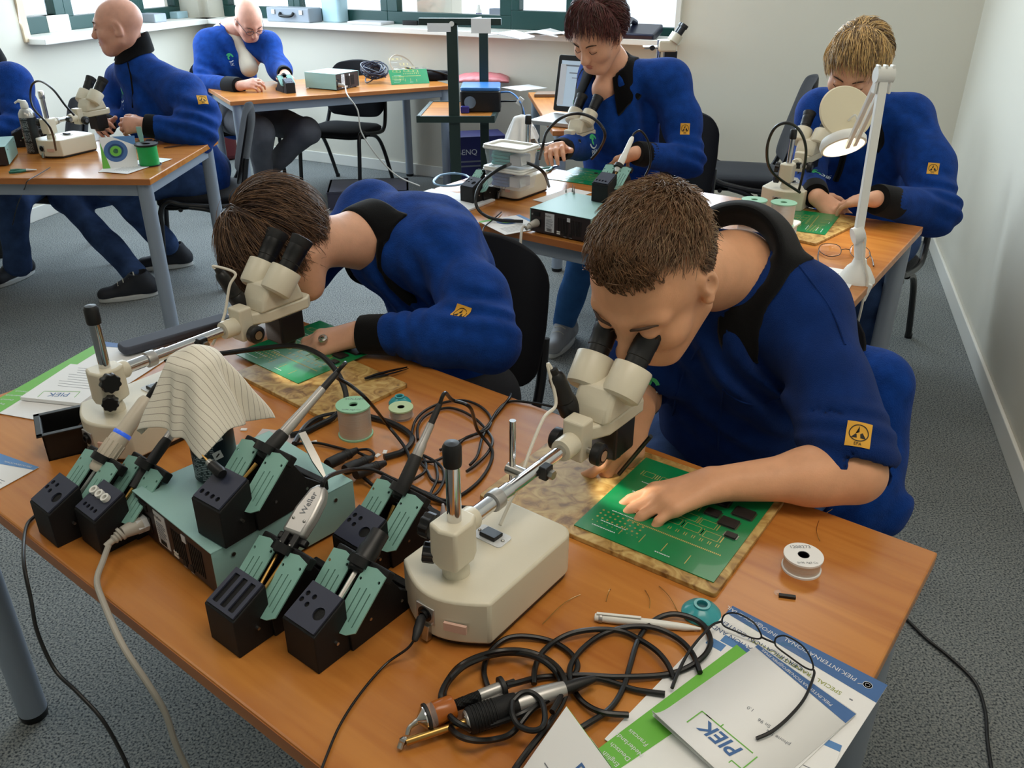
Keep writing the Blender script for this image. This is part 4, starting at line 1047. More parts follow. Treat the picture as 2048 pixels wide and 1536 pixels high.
tcable('cable leading from the tangle over the far table edge', [(1022, 788, .735), (1018, 797), (1007, 811), (982, 843), (965, 874), (955, 911), (940, 930)])
tcable('cable leading from the tangle to the far edge behind the microscope', [(1140, 822, .735), (1100, 812), (1060, 805), (1019, 803), (995, 821), (970, 857), (926, 879), (880, 900)])
tcable('lower loop of the cable tangle next to the rear holder', [(838, 907), (865, 920), (885, 937), (887, 962), (872, 987), (848, 999)])
tcable('crossing cable in the tangle beside the rear holder', [(836, 920), (853, 940), (865, 960), (888, 964), (904, 959)])
tcable('short crossing cable under the rear iron grip', [(812, 967), (848, 945), (851, 925), (842, 908)])
tcable('cable running under the front microscope column', [(812, 966), (853, 987), (902, 1012), (960, 1030)])
tcable('cable behind the front microscope base', [(1010, 1032), (1038, 1040), (1060, 1058), (1062, 1075)])
tcable('cable looping in the tangle towards the dropper bottle', [(870, 925), (875, 955), (862, 985), (855, 1005), (868, 1022)])
for k, (a, b) in enumerate((((655, 929), (714, 900)), ((690, 940), (745, 916)), ((711, 949), (770, 926)))):
 p0 = PZ(*a, TOP + .024); p1 = PZ(*b, TOP + .014); d = p1 - p0; L = d.length
 t = thing('connector_plug', ('ribbed black plug at the station front, farthest one', 'ribbed black plug at the station front, middle one', 'ribbed black plug at the station front, nearest one')[k], 'plug', p0, 0, 'black connector plugs')
 MB().lathe([(.0085, 0), (.0098, .004), (.0098, L * .45), (.0085, L * .5), (.0078, L * .75), (.0050, L)], (0, 0, 0), d, n=20).obj('body', 'dark_rubber', t)
 for q in (.55, .62, .69): MB().lathe([(.0082, L * q), (.0090, L * q + .001), (.0090, L * q + .003), (.0082, L * q + .004)], (0, 0, 0), d, n=20).obj('ring', 'dark_rubber', t)
G2 = 'handpiece cables at the front'
tcable('cable of the orange handpiece looping past the pen', [(1012, 1371, .765), (1034, 1366, .76), (1073, 1356), (1122, 1352), (1175, 1351), (1232, 1354), (1317, 1351), (1365, 1340), (1406, 1314), (1421, 1284), (1410, 1254), (1384, 1236), (1346, 1228), (1313, 1238), (1287, 1262), (1272, 1291), (1261, 1328), (1246, 1377), (1220, 1417), (1176, 1447), (1150, 1462)], .0036, TOP + .005, .004, group=G2)
tcable('cable of the silver handpiece running under the green folder', [(1160, 1364, .755), (1194, 1358), (1228, 1366), (1272, 1380), (1330, 1388)], .0036, TOP + .005, .002, group=G2)
tcable('large cable loop wrapped around the two handpieces', [(1097, 1398), (1063, 1420), (1024, 1466), (987, 1479), (951, 1481), (917, 1471), (895, 1446), (885, 1420), (882, 1390), (895, 1361), (917, 1334), (951, 1315), (1000, 1302), (1048, 1302), (1088, 1315), (1117, 1337), (1131, 1366), (1129, 1395), (1112, 1427), (1090, 1459), (1061, 1495), (1031, 1536), (1010, 1570)], .0036, TOP + .008, .014, group=G2)
tcable('second strand of the loop around the two handpieces', [(1100, 1398), (1048, 1425), (1000, 1444), (951, 1457), (924, 1451), (900, 1432), (888, 1400), (893, 1370), (921, 1338), (955, 1320), (1000, 1308), (1044, 1308), (1082, 1319), (1110, 1342), (1122, 1368), (1120, 1395), (1104, 1424)], .0036, TOP + .009, .014, group=G2)
tcable('small cable ring lying on the silver handpiece', [(1025, 1403), (1042, 1387), (1063, 1386), (1083, 1403), (1090, 1432), (1084, 1455), (1062, 1461), (1036, 1450), (1024, 1425), (1025, 1403)], .0034, TOP + .026, .004, group=G2)
tcable('cable loop beside the front microscope base screw', [(977, 1378), (968, 1346), (973, 1317), (990, 1293), (1017, 1276), (1053, 1273), (1097, 1281), (1131, 1298), (1153, 1322), (1153, 1342), (1140, 1356)], .0036, TOP + .004, .003, group=G2)
tcable('wide cable loop below the pen, left one', [(1068, 1368), (1070, 1337), (1083, 1307), (1110, 1283), (1146, 1266), (1195, 1259), (1244, 1263), (1280, 1280), (1313, 1302), (1335, 1328), (1347, 1356)], .0036, TOP + .007, .004, group=G2)
tcable('wide cable loop below the pen, right one', [(1257, 1430), (1205, 1425), (1168, 1406), (1146, 1377), (1139, 1350), (1144, 1325), (1168, 1295), (1205, 1269), (1257, 1254), (1309, 1256), (1354, 1276), (1384, 1306), (1400, 1345)], .0036, TOP + .006, .004, group=G2)
ta = H2W(scA, (.266 + .040 - .38 * .081, .034 + .12 * .081, .140 + .030 + .92 * .081))
tag(MB().tube(smooth_path([ta + Vector((0, 0, -.004)), ta + Vector((-.008, 0, .006)), PY(1112, 806, ta.y - .01), PY(1088, 835, ta.y - .03), PY(1062, 895, ta.y - .06), PY(1035, 975, ta.y - .10), PY(1022, 1000, ta.y - .12), PZ(1000, 1050, TOP + .078)], 7), .0026, n=8).obj('torch_cable', 'white_cable'), 'white torch cable of the front microscope', 'cable', 'white torch cables')
tb = H2W(scB, (.266 + .040 - .38 * .081, .034 + .12 * .081, .140 + .030 + .92 * .081))
tag(MB().tube(smooth_path([tb + Vector((0, 0, -.004)), tb + Vector((-.006, 0, .005)), PY(470, 546, tb.y - .005), PY(459, 572, tb.y - .015), PY(450, 625, tb.y - .03), PY(438, 660, tb.y - .05), PY(425, 690, tb.y - .07)], 7), .0026, n=8).obj('torch_cable', 'white_cable'), 'white torch cable of the left microscope', 'cable', 'white torch cables')
j = H2W(scA, (-.0600, .006, .040))
t = thing('mains_cable', 'thin black cord plugged into the front microscope base', 'cable', j)
MB().lathe([(.0042, 0), (.0062, .004), (.0062, .020), (.0040, .034), (.0022, .036)], (0, 0, 0), (PZ(828, 1285, TOP + .03) - j).normalized(), n=16).obj('plug', 'dark_rubber', t)
MB().tube(smooth_path([p - j for p in [j + (PZ(828, 1285, TOP + .03) - j).normalized() * .03, PZ(815, 1297, TOP + .02), PZ(770, 1330, TOP + .006), PZ(720, 1388, TOP + .004), PZ(680, 1450, TOP + .004), PZ(652, 1515, TOP + .004), PZ(640, 1550, TOP + .003), PY(636, 1580, PZ(636, 1575, TOP).y - .01)]], 7), .0016, n=8).obj('cord', 'black_cable', t)
# ================================================================== HANDPIECES AT THE FRONT
def seg_tool(name, label, p0, p1, parts, cat='handpiece'):
 t = thing(name, label, cat, p0); d = (p1 - p0).normalized(); L = (p1 - p0).length
 for nm, m, prof in parts: MB().lathe([(r, q * L) for r, q in prof], (0, 0, 0), d, n=28).obj(nm, m, t)
 return t, d, L
p0, p1 = PZ(828, 1444, TOP + .018), PZ(1012, 1371, TOP + .020)
t, d, L = seg_tool('desoldering_gun', 'orange and silver desoldering handpiece lying in the cable loop', p0, p1, [
 ('nose_cone', 'chrome', [(.003, .03), (.006, .05), (.0135, .10), (.0135, .12)]),
 ('rubber_seal', 'dark_rubber', [(.0148, .115), (.0155, .12), (.0155, .145), (.0148, .15)]),
 ('clear_sleeve', 'clear_plastic', [(.0135, .145), (.0135, .24), (.0130, .25)]),
 ('solder_chamber', 'orange_clear', [(.0134, .21), (.0138, .22), (.0138, .40), (.0125, .42)]),
 ('spring_core', 'steel', [(.0030, .40), (.0030, .72)]),
 ('rear_barrel', 'silver_paint', [(.0068, .70), (.0072, .71), (.0072, .93), (.006, .94)]),
 ('flange', 'dark_rubber', [(.006, .93), (.0125, .935), (.0125, .975), (.006, .98)]),
 ('cable_boot', 'dark_rubber', [(.0050, .97), (.0042, 1.10)])])
A_, B_ = _basis(d)
MB().tube([d * L * (.43 + .28 * i / 160) + .0062 * (math.cos(i * .8) * A_ + math.sin(i * .8) * B_) for i in range(161)], .0009, n=5).obj('spring', 'black_plastic', t)
MB().box(tuple(d * L * .80 + Vector((.004, -.008, -.006))), (.040, .008, .008), (0, 0, math.atan2(d.y, d.x))).obj('trigger', 'silver_paint', t, smooth=False, bevel=.002)
q0 = d * L * .05; q1 = PZ(815, 1470, TOP + .008) - p0
MB().tube(smooth_path([q0, q0 * .5 + q1 * .5 + Vector((-.004, 0, 0)), q1], 5), [.0035] * 3 + [.0028] * 8, n=10).obj('nozzle', 'steel', t)
p0, p1 = PZ(812, 1484, TOP + .010), PZ(1190, 1357, TOP + .018)
t, d, L = seg_tool('desoldering_iron', 'silver handpiece with black ribbed grip and bent brass nozzle', p0, p1, [
 ('nozzle_tube', 'brass', [(.0042, .0), (.0045, .02), (.0045, .31)]),
 ('front_plate', 'silver_paint', [(.011, .298), (.0125, .305), (.0125, .315)]),
 ('grip', 'black_matte', [(.0140, .31), (.0152, .32), (.0152, .50), (.0146, .55), (.0138, .57)]),
 ('barrel', 'silver_paint', [(.0130, .565), (.0130, .60), (.0118, .72), (.0100, .80), (.0088, .83)]),
 ('cable_boot', 'black_plastic', [(.0080, .82), (.0075, .90), (.0055, .96), (.0040, 1.0)])])
rg = MB()
for i in range(8): rg.lathe([(.0148, L * (.33 + i * .016)), (.0160, L * (.33 + i * .016) + .0008), (.0160, L * (.33 + i * .016) + .0022), (.0148, L * (.33 + i * .016) + .003)], (0, 0, 0), d, n=28)
rg.obj('grip_ribs', 'black_matte', t)
MB().tube(smooth_path([Vector((0, 0, 0)), PZ(805, 1482, TOP + .010) - p0, PZ(799, 1499, TOP + .003) - p0], 5), [.0046] * 6 + [.0036] * 4 + [.0022], n=10).obj('tip', 'steel', t)
for a_ in (.6, 2.7, 4.8): MB().sphere(tuple(d * L * .298 + .0085 * (math.cos(a_) * A_ + math.sin(a_) * B_)), .0018, 8, 6).obj('screw', 'steel', t)
# ================================================================== PAPERS
def rect_frame(o_px, x_px, z):
 o = PZ(*o_px, z); x = PZ(*x_px, z); d = x - o; L = d.length; d.normalize()
 return frame(d, Vector((-d.y, d.x, 0)), (0, 0, 1), o), L
def quadp(mb, pts, z): mb.add([(x, y, z) for x, y in pts], [tuple(range(len(pts)))])
def piek_logo(parent, x, y, s, z, tagline=True, m='print_navy'):
 cu = bpy.data.curves.new('tmp', 'FONT'); cu.body = 'PIEK'; cu.size = s; cu.shear = .18; cu.align_x = 'CENTER'; cu.align_y = 'CENTER'; cu.offset = s * .02; cu.resolution_u = 3
 o = bpy.data.objects.new('tmp', cu); me = bpy.data.meshes.new_from_object(o); bpy.data.objects.remove(o); bpy.data.curves.remove(cu)
 me.name = 'logo_lettering'; me.materials.clear(); me.materials.append(M[m]); q = bpy.data.objects.new('logo_lettering', me); COL.objects.link(q); q.parent = parent; q.matrix_local = T(x, y, z)
 b = MB(); w = s * 1.5; h_ = s * .62; th = s * .05
 for (cx, cy, sx, sy) in ((-w, 0, th, 2 * h_ * .8), (-w * .82, h_ * .8, w * .36, th), (-w * .64, h_ * 1.0, th, h_ * .4), (w, 0, th, 2 * h_ * .8), (w * .82, -h_ * .8, w * .36, th), (0, -h_ * .8, w * 1.7, th), (w * .3, -h_ * .95, th, h_ * .3)):
  b.box((x + cx, y + cy, z), (sx, sy, .0001))
 b.obj('logo_bracket', 'print_green', parent, smooth=False)
 if tagline: text_mesh('YOUR KNOW HOW PROVIDER FOR THE ELECTRONICS INDUSTRY', s * .155, 'tagline', 'print_text', parent, T(x, y + s * 1.05, z))
def sheet(parent, name, x0, x1, y0, y1, z, m, th=.0004):
 return MB().box(((x0 + x1) / 2, (y0 + y1) / 2, z + th / 2), (x1 - x0, y1 - y0, th)).obj(name, m, parent, smooth=False)
F, Lx = rect_frame((1775, 1372), (1465, 1213), TOP + .001)
t = thing('brochure', 'printed page with blue band and white lettering under the glasses', 'brochure', mtx=F)
sheet(t, 'page', 0, Lx, 0, .29, 0, 'paper', .0012)
MB().add([(0, 0, .0014), (Lx, 0, .0014), (Lx, .018, .0014), (0, .036, .0014)], [(0, 1, 2, 3)]).obj('blue_band', 'print_navy', t, smooth=False)
text_mesh('PIEK.INTERNATIONAL', .0098, 'lettering', 'white_text', t, T(.031, .017, .0016) @ RZ(-.075), align='LEFT')
text_mesh('INFO@PIEK.EMAIL', .0092, 'lettering', 'white_text', t, T(Lx * .66, .0125, .0016) @ RZ(-.075), align='LEFT')
MB().lathe([(.0050, 0), (.0056, 0), (.0056, .0001), (.0050, .0001), (.0050, 0)], (.018, .016, .0015), n=20).obj('globe_icon', 'white_text', t)
MB().lathe([(.0026, 0), (.0030, 0), (.0030, .0001), (.0026, .0001), (.0026, 0)], (.018, .016, .0015), n=16).obj('globe_icon', 'white_text', t)
MB().tube([(.0225, .0185, .0016), (.028, .0215, .0016)], .0005, n=5).obj('cursor_icon', 'white_text', t)
text_mesh('SPECIAL TRAINING PROGRAMS', .0088, 'lettering', 'print_olive' if 'print_olive' in M else mat('print_olive', (150, 160, 60), .7), t, T(.036, .050, .0015) @ RZ(-.075), align='LEFT')
text_mesh('EDUCATION AND', .0105, 'lettering', 'print_ink', t, T(Lx - .085, .058, .0015) @ RZ(-.075), align='LEFT')
text_mesh('CERTIFICATION CENTER', .0105, 'lettering', 'print_ink', t, T(Lx - .120, .045, .0015) @ RZ(-.075), align='LEFT')
for i in range(6): sheet(t, 'bullet', .022, .026, .050 + .030 * i, .052 + .030 * i, .0012, 'print_text', .0002)
for i, (x, w) in enumerate(((Lx - .05, .03), (Lx - .08, .034), (Lx - .03, .022))): sheet(t, 'blue_block', x, x + w, .055 + .008 * i, .069 + .008 * i, .0012, 'print_blue', .0002)
F, Lx = rect_frame((1700, 1440), (1478, 1288), TOP + .0035)
t = thing('folder', 'green and white language folder below the notepad', 'folder', mtx=F)
sheet(t, 'cover', 0, Lx, 0, .265, 0, 'paper', .0020)
MB().add([(Lx - .050, 0, .0022), (Lx, .0, .0022), (Lx, .265, .0022), (Lx - .032, .265, .0022)], [(0, 1, 2, 3)]).obj('green_band', 'print_green', t, smooth=False)
MB().add([(0, 0, .0023), (Lx, 0, .0023), (Lx, .005, .0023), (0, .024, .0023)], [(0, 1, 2, 3)]).obj('blue_band', 'print_navy', t, smooth=False)
for i, w in enumerate(('English', 'Deutsch', 'Nederlands', 'Francais')):
 text_mesh(w, .0085, 'lettering', 'white_text', t, T(Lx - .018, .250 - .0145 * i, .0025), align='CENTER')
F, Lx = rect_frame((1712, 1429), (1516, 1290), TOP + .0062)
t = thing('notepad', 'white notepad with blue logo under the right arm of the glasses', 'notepad', mtx=F)
b = MB(); ny = 24; dY = .205
for i in range(ny + 1):
 y = dY * i / ny; k = max(0, (i / ny - .78) / .22)
 for x in (0, Lx):
  b.v.append((x, y - .012 * k ** 3, .0004 + .0 + .016 * k ** 2 * (1 if x > 0 else .6)))
for i in range(ny): b.f.append((2 * i, 2 * i + 1, 2 * i + 3, 2 * i + 2))
for q in range(4):
 n0 = len(b.v); 
 for i in range(ny + 1):
  y = dY * i / ny; k = max(0, (i / ny - .78) / .22)
  for x in (0, Lx): b.v.append((x + .0003 * q, y - .012 * k ** 3 - .001 * q, .0004 - .0009 * (q + 1) * .4 + .016 * k ** 2 * (1 if x > 0 else .6) * (1 - .2 * q)))
 for i in range(ny): b.f.append((n0 + 2 * i, n0 + 2 * i + 1, n0 + 2 * i + 3, n0 + 2 * i + 2))
b.obj('pages', 'paper', t, ang=60, solid=.0003)
MB().add([(0, 0, .0008), (Lx, 0, .0008), (Lx, .006, .0008), (0, .021, .0008)], [(0, 1, 2, 3)]).obj('blue_band', 'print_navy', t, smooth=False)
text_mesh('PIEK.INTERNATIONAL', .0066, 'lettering', 'white_text', t, T(.024, .0115, .001) @ RZ(-.08), align='LEFT')
text_mesh('INFO@PIEK.EMAIL', .0058, 'lettering', 'white_text', t, T(Lx * .60, .0070, .001) @ RZ(-.08), align='LEFT')
piek_logo(t, Lx * .52, .150, .026, .0010)
for i, w in enumerate(('phone 5 x', 'Sn 96', '1.0')):
 text_mesh(w, .007, 'handwriting', 'print_text', t, T(Lx * (.25 + .16 * i), .098 - .004 * i, .0009) @ RZ(.15))
F, Lx = rect_frame((1684, 1492), (1600, 1455), TOP + .0028)
t = thing('card', 'small printed card with blue strip sticking out below the notepad', 'card', mtx=F)
sheet(t, 'page', 0, Lx + .02, 0, .10, 0, 'paper', .0006); sheet(t, 'blue_strip', 0, Lx + .02, 0, .010, .0006, 'print_blue', .0001)
for i in range(7): sheet(t, 'text_line', .012, .052 - .004 * (i % 3), .048 + .006 * i, .0492 + .006 * i, .0006, 'print_text', .0001)
A0 = PZ(1133, 1413, TOP + .045); B0 = PZ(1262, 1590, TOP + .045)
A1 = PZ(1030, 1560, TOP + .001); B1 = A1 + (B0 - A0); A2 = PZ(1160, 1452, TOP + .001); B2 = A2 + (B0 - A0)
t = thing('leaflet', 'folded leaflet standing like a tent at the bottom edge of the picture', 'leaflet', A0)
def panel(name, m, q, par, th=.0008):
 b = MB().add([p - A0 for p in q], [(0, 1, 2, 3)]); return b.obj(name, m, par, smooth=False, solid=th)
panel('white_panel', 'paper', (A0, B0, B1, A1), t); panel('green_panel', 'print_green', (A0, B0, B2, A2), t)
xw = (A1 - A0).normalized(); yw = (B0 - A0).normalized(); nw = yw.cross(xw).normalized()
if nw.z < 0: nw = -nw
fx = frame(yw, xw, nw if yw.cross(xw).dot(nw) > 0 else -nw, Vector((0, 0, 0)))
lw = bpy.data.objects.new('logo_panel', None)
nn_ = xw.cross(yw); nn_ = nn_ if nn_.dot(Vector((0, 0, CAM_H)) - A0) > 0 else -nn_
fm = frame(yw, nn_.cross(yw), nn_, yw * .080 + (A1 - A0) * .36)
text_mesh('PIEK', .030, 'logo_lettering', 'print_navy', t, fm @ T(0, 0, .0012))
for (cx, cy, sx, sy) in ((.045, .0, .0012, .03), (.02, .022, .05, .0012), (-.03, -.022, .05, .0012)):
 MB().box((cx, cy, .0010), (sx, sy, .0002), mtx=fm).obj('logo_bracket', 'print_text', t, smooth=False)
xg = (A2 - A0).normalized(); ng = yw.cross(xg).normalized(); ng = ng if ng.x > 0 or ng.z > 0 else -ng
fg = frame(yw, xg, yw.cross(xg), (A2 - A0) * .5 + yw * .06)
sg = 1 if fg.col[2].z > 0 else -1
for r, m in ((.024, 'paper'), (.021, 'print_blue'), (.015, 'paper'), (.012, 'print_green'), (.007, 'paper')):
 MB().lathe([(r * .86, 0), (r, 0), (r, .0002), (r * .86, .0002), (r * .86, 0)], (0, 0, sg * (.0010)), (0, 0, 1), n=30, mtx=fg).obj('swirl_ring', m, t)
F, Lx = rect_frame((-60, 830), (190, 690), TOP + .001)
G = 'paper stack at the left table edge'
t = thing('brochure', 'green-edged brochure at the bottom of the left paper stack', 'brochure', mtx=frame(F.col[0].xyz, -F.col[1].xyz, -F.col[2].xyz, F.col[3].xyz) if False else F)
sheet(t, 'page', .02, Lx + .02, -.20, 0, 0, 'paper', .0010)
MB().add([(.02, 0, .0012), (Lx + .02, 0, .0012), (Lx + .02, -.030, .0012), (.02, -.048, .0012)], [(0, 1, 2, 3)]).obj('green_band', 'print_green', t, smooth=False)
MB().add([(Lx - .005, 0, .0013), (Lx + .02, 0, .0013), (Lx + .02, -.10, .0013), (Lx + .005, -.10, .0013)], [(0, 1, 2, 3)]).obj('blue_band', 'print_navy', t, smooth=False)
for i, w in enumerate(('English', 'Deutsch', 'Nederlands', 'Francais')): text_mesh(w, .008, 'lettering', 'white_text', t, T(.05 + .018 * i, -.020, .0014) @ RZ(math.radians(100)))
F, Lx = rect_frame((48, 800), (180, 712), TOP + .0035)
t = thing('notepad', 'white notepad with upside-down blue logo beside the left microscope', 'notepad', mtx=F)
sheet(t, 'pages', -.002, .150, -.125, .005, 0, 'paper', .007)
for q in range(9): sheet(t, 'text_line', .055 + .010 * q, .0562 + .010 * q, -.105, -.035 + .006 * (q % 3), .0070, 'print_text', .0001)
fl_ = bpy.data.objects
lo = thing('tmp', 'tmp tmp tmp tmp', 'tmp'); lo.parent = t; bpy.data.objects.remove(lo)
m_ = T(.022, -.062, .0073) @ RZ(math.radians(100))
text_mesh('PIEK', .022, 'logo_lettering', 'print_navy', t, m_)
for (cx, cy, sx, sy) in ((-.036, 0, .001, .022), (.036, 0, .001, .022), (0, -.013, .072, .001)): MB().box((cx, cy, 0), (sx, sy, .0002), mtx=m_).obj('logo_bracket', 'print_green', t, smooth=False)
F, Lx = rect_frame((-40, 1000), (78, 935), TOP + .001)
t = thing('leaflet', 'leaflet with blue corner cut by the left picture edge', 'leaflet', mtx=F)
sheet(t, 'page', 0, Lx, 0, .11, 0, 'paper', .0008)
MB().add([(Lx, 0, .001), (Lx, .11, .001), (Lx - .030, .11, .001), (Lx - .010, 0, .001)], [(0, 1, 2, 3)]).obj('blue_band', 'print_blue', t, smooth=False)
text_mesh('PIEK.INTERNATIONAL', .006, 'lettering', 'white_text', t, T(Lx - .010, .04, .0012) @ RZ(math.radians(98)))
for q in range(8): sheet(t, 'text_line', Lx - .055 - .006 * q, Lx - .0537 - .006 * q, .012, .075 - .007 * (q % 3), .0008, 'print_text', .0001)
# ================================================================== GLASSES
def glasses(label, L1, L2, br, t1, t2, z, zt=.022, m='black_plastic', name='glasses'):
 """L1/L2: pixel outlines of the two lens rims (upper flag), br bridge, t1/t2 temples (pixels)"""
 t = thing(name, label, 'glasses', (0, 0, 0))
 for L in (L1, L2):
  pts = [PZ(x, y, z + zt * k) for (x, y, k) in L]
  MB().tube(smooth_path(pts, 5, True), .0011, n=8, closed=True).obj('rim', m, t)
  sp = smooth_path(pts, 5, True); MB().add([p for p in sp], [tuple(range(len(sp)))]).obj('lens', 'lens_glass', t, smooth=False)
 MB().tube(smooth_path([PZ(x, y, z + zt * k) for (x, y, k) in br], 4), .0013, n=8).obj('bridge', m, t)
 for tp in (t1, t2):
  pp = smooth_path([PZ(x, y, z + zt * k) for (x, y, k) in tp], 6); n = len(pp)
  MB().tube(pp, [.0014 + .0008 * min(1, i / n * 1.2) for i in range(n)], n=8).obj('temple', m, t)
 return t
_lg, _nt2, _b2 = _new('lens_glass')
_t2 = _nt2.nodes.new('ShaderNodeBsdfTransparent'); _g2 = _nt2.nodes.new('ShaderNodeBsdfGlossy'); _g2.inputs['Roughness'].default_value = .02
_m2 = _nt2.nodes.new('ShaderNodeMixShader'); _m2.inputs[0].default_value = .07
_nt2.links.new(_t2.outputs[0], _m2.inputs[1]); _nt2.links.new(_g2.outputs[0], _m2.inputs[2]); _nt2.links.new(_m2.outputs[0], _nt2.nodes['Material Output'].inputs[0])
glasses('black framed glasses lying on the notepad and brochures',
  [(1444, 1240, .25), (1452, 1228, .7), (1475, 1227, 1), (1505, 1243, 1), (1519, 1262, .7), (1522, 1276, .3), (1505, 1276, .05), (1470, 1262, .05), (1448, 1252, .1)],
  [(1550, 1287, .25), (1553, 1275, .7), (1572, 1272, 1), (1603, 1290, 1), (1621, 1315, .7), (1626, 1338, .3), (1610, 1335, .05), (1580, 1314, .05), (1556, 1296, .1)],
  [(1522, 1274, .35), (1535, 1280, .55), (1550, 1286, .35)],
  [(1443, 1243, .35), (1425, 1250, .4), (1400, 1275, .35), (1375, 1308, .25), (1356, 1345, .15), (1344, 1376, .06)],
  [(1626, 1338, .35), (1628, 1350, .4), (1610, 1395, .35), (1580, 1432, .25), (1545, 1462, .15), (1513, 1477, .06)], TOP + .009)
# ================================================================== SECOND ROW TABLE
st2 = station('pale teal soldering station with grey plug on the second row table', PZ(1180, 489, TOP), 35)
def cord_set(st, label, pts, r=.0042, m='grey_cable', w=.22):
 pc = H2W(st, (0, w - .026, .034)); pdir = (H2W(st, (-1, w - .026, .034)) - pc).normalized()
 t = thing('mains_cable', label, 'cable', pc, 0, 'grey power cords')
 MB().cyl(pdir * 0, pdir * .034, .013, .009, n=12).obj('plug_body', m, t)
 MB().lathe([(.010, 0), (.010, .004), (.007, .006), (.0075, .012), (.005, .016), (.0045, .024)], pdir * .034, (pdir + Vector((0, 0, -.3))).normalized(), n=14).obj('strain_relief', m, t)
 MB().tube(smooth_path([pdir * .05 + Vector((0, 0, -.006))] + [p - pc for p in pts], 7), r, n=8).obj('cord', m, t)
 return t
cord_set(st2, 'grey power cord dropping from the second row station behind the chair', [PY(1045, 455, 2.50), PY(1041, 490, 2.44), PY(1042, 540, 2.42), PY(1050, 620, 2.42), PY(1075, 690, 2.40), PY(1098, 730, 2.38), PY(1130, 775, 2.36), PY(1155, 820, 2.34)])
hT2a = holder('dark iron holder beside the clear boxes on the second row table', PZ(946, 411, TOP), 40, 'holes')
hT2b = holder('iron holder with white iron on top of the second row station', PZ(1214, 408, STZ + .001), 38, 'small')
p, a = hand_axis(hT2b); a = (PY(1268, 268, p.y + .09) - p).normalized()
t = thing('soldering_iron', 'white iron in the holder on the second row station', 'soldering iron', p)
MB().lathe([(.007, -.01), (.011, .0), (.011, .05), (.009, .06), (.008, .12), (.005, .13)], (0, 0, 0), a, n=20).obj('barrel', 'white_plastic', t)
MB().tube([a * -.01, a * -.06], [.0034, .002], n=8).obj('heater_tube', 'brass', t)
Yc = p.y + .10
MB().tube(smooth_path([a * .128, a * .145] + [PY(*q, Yc) - p for q in ((1282, 262), (1297, 285), (1301, 325), (1290, 352))], 6), .0035, n=8).obj('cord', 'black_cable', t)
scC = microscope('stereo microscope of the dark-haired woman, with clear boxes on its base', PZ(1055, 379, TOP), 36, torch=False, flip=True)
scD = microscope('stereo microscope in front of the blond person behind the spools', PZ(1564, 418, TOP), 36, torch=False, arm=.10)
scE = microscope('stereo microscope on the left table', PZ(112, 312, TOP), 24, torch=False, arm=.14, capm='chrome')
text_mesh('OPTIKA', .020, 'lettering', 'ink_black', scC, frame((0, -1, 0), (0, 0, 1), (-1, 0, 0), (-.1695, .005, .040)))
def V3_(a, b):
 F = flat_thing((0, 0), 126, 0); q = F.to_3x3() @ Vector((a, b - .015, 0)); return q
t = thing('parts_bin', 'white parts bin carrying two solder spools', 'bin', mtx=flat_thing((PZ(1505, 442, TOP + .0535) + PZ(1560, 447, TOP + .0535)) / 2 - V3_(.075, .06), 126, TOP))
MB().prism(rrect(.075, .06, .15, .12, .01, 4), .0, .045).obj('bin_body', 'paper_grey', t, bevel=.004)
MB().prism(rrect(.075, .06, .165, .135, .012, 4), .045, .053).obj('bin_lid', 'white_plastic', t, bevel=.002)
bz = TOP + .0535
spool('left solder spool with mint rim on the white bin', PZ(1503, 444, bz), .038, .070, 'spool_green', hole=.27, hub='spool_green')
spool('right solder spool with mint rim on the white bin', PZ(1561, 450, bz), .038, .070, 'spool_green', hole=.27, hub='spool_green')
def clear_box(label, c, rz, w=.155, d=.105, hgt=.055, fill='teal_foam'):
 t = thing('storage_box', label, 'box', c, rz, 'clear storage boxes with white lids')
 b = MB(); n = 24
 r0 = rrect(0, 0, w * .90, d * .88, .012, 5); r1 = rrect(0, 0, w, d, .014, 5); k = len(r0)
 for ring, z in ((r0, .0), (r1, hgt)):
  for x, y in ring: b.v.append((x, y, z))
 for i in range(k): b.f.append((i, (i + 1) % k, k + (i + 1) % k, k + i))
 b.f.append(tuple(range(k))[::-1]); b.obj('tub', 'clear_plastic', t, solid=.0012)
 for i in range(4):
  MB().prism(rrect(-w * .16 + .004 * (i % 2), 0, w * .46, d * .70, .012, 4), .003 + i * .011, .012 + i * .011).obj('foam_sheet', fill if i != 2 else fill, t, bevel=.002)
 MB().box((w * .24, .0, hgt * .40), (w * .28, d * .6, hgt * .62)).obj('content', 'paper_grey', t, smooth=False, bevel=.003)
 MB().prism(rrect(0, 0, w * 1.08, d * 1.08, .016, 5), hgt, hgt + .008).obj('lid', 'white_plastic', t, bevel=.003)
 lb = MB(); ro = rrect(0, 0, w * 1.06, d * 1.06, .016, 5); ri = rrect(0, 0, w * .86, d * .82, .012, 5)
 lb.holed(ro, [ri], hgt + .008, hgt + .014); lb.obj('lid_rim', 'white_plastic', t, smooth=False, bevel=.002)
 MB().box((w * .46, -d * .30, hgt * .5), (.0008, d * .3, hgt * .5), (0, -.1, 0)).obj('label', 'label_white', t, smooth=False)
 return t
mat('teal_foam', (72, 168, 166), .8); mat('blue_foam', (70, 104, 160), .8)
cb0 = PZ(1022, 372, TOP + .0755)
clear_box('lower clear storage box with white lid on the microscope base', cb0, RZH(126), fill='blue_foam')
clear_box('upper clear storage box with white lid and teal sheets', cb0 + Vector((0, 0, .0715)), RZH(124))
pcn = PZ(1052, 372, TOP) + Vector((0, .13, 0))
t = thing('spray_can', 'silver can behind the clear boxes, wrapped in a white cloth', 'spray can', pcn)
MB().lathe([(0, 0), (.030, 0), (.032, .003), (.032, .19), (.026, .20), (.012, .208), (.012, .222), (0, .223)], n=28).obj('can_body', 'steel', t)
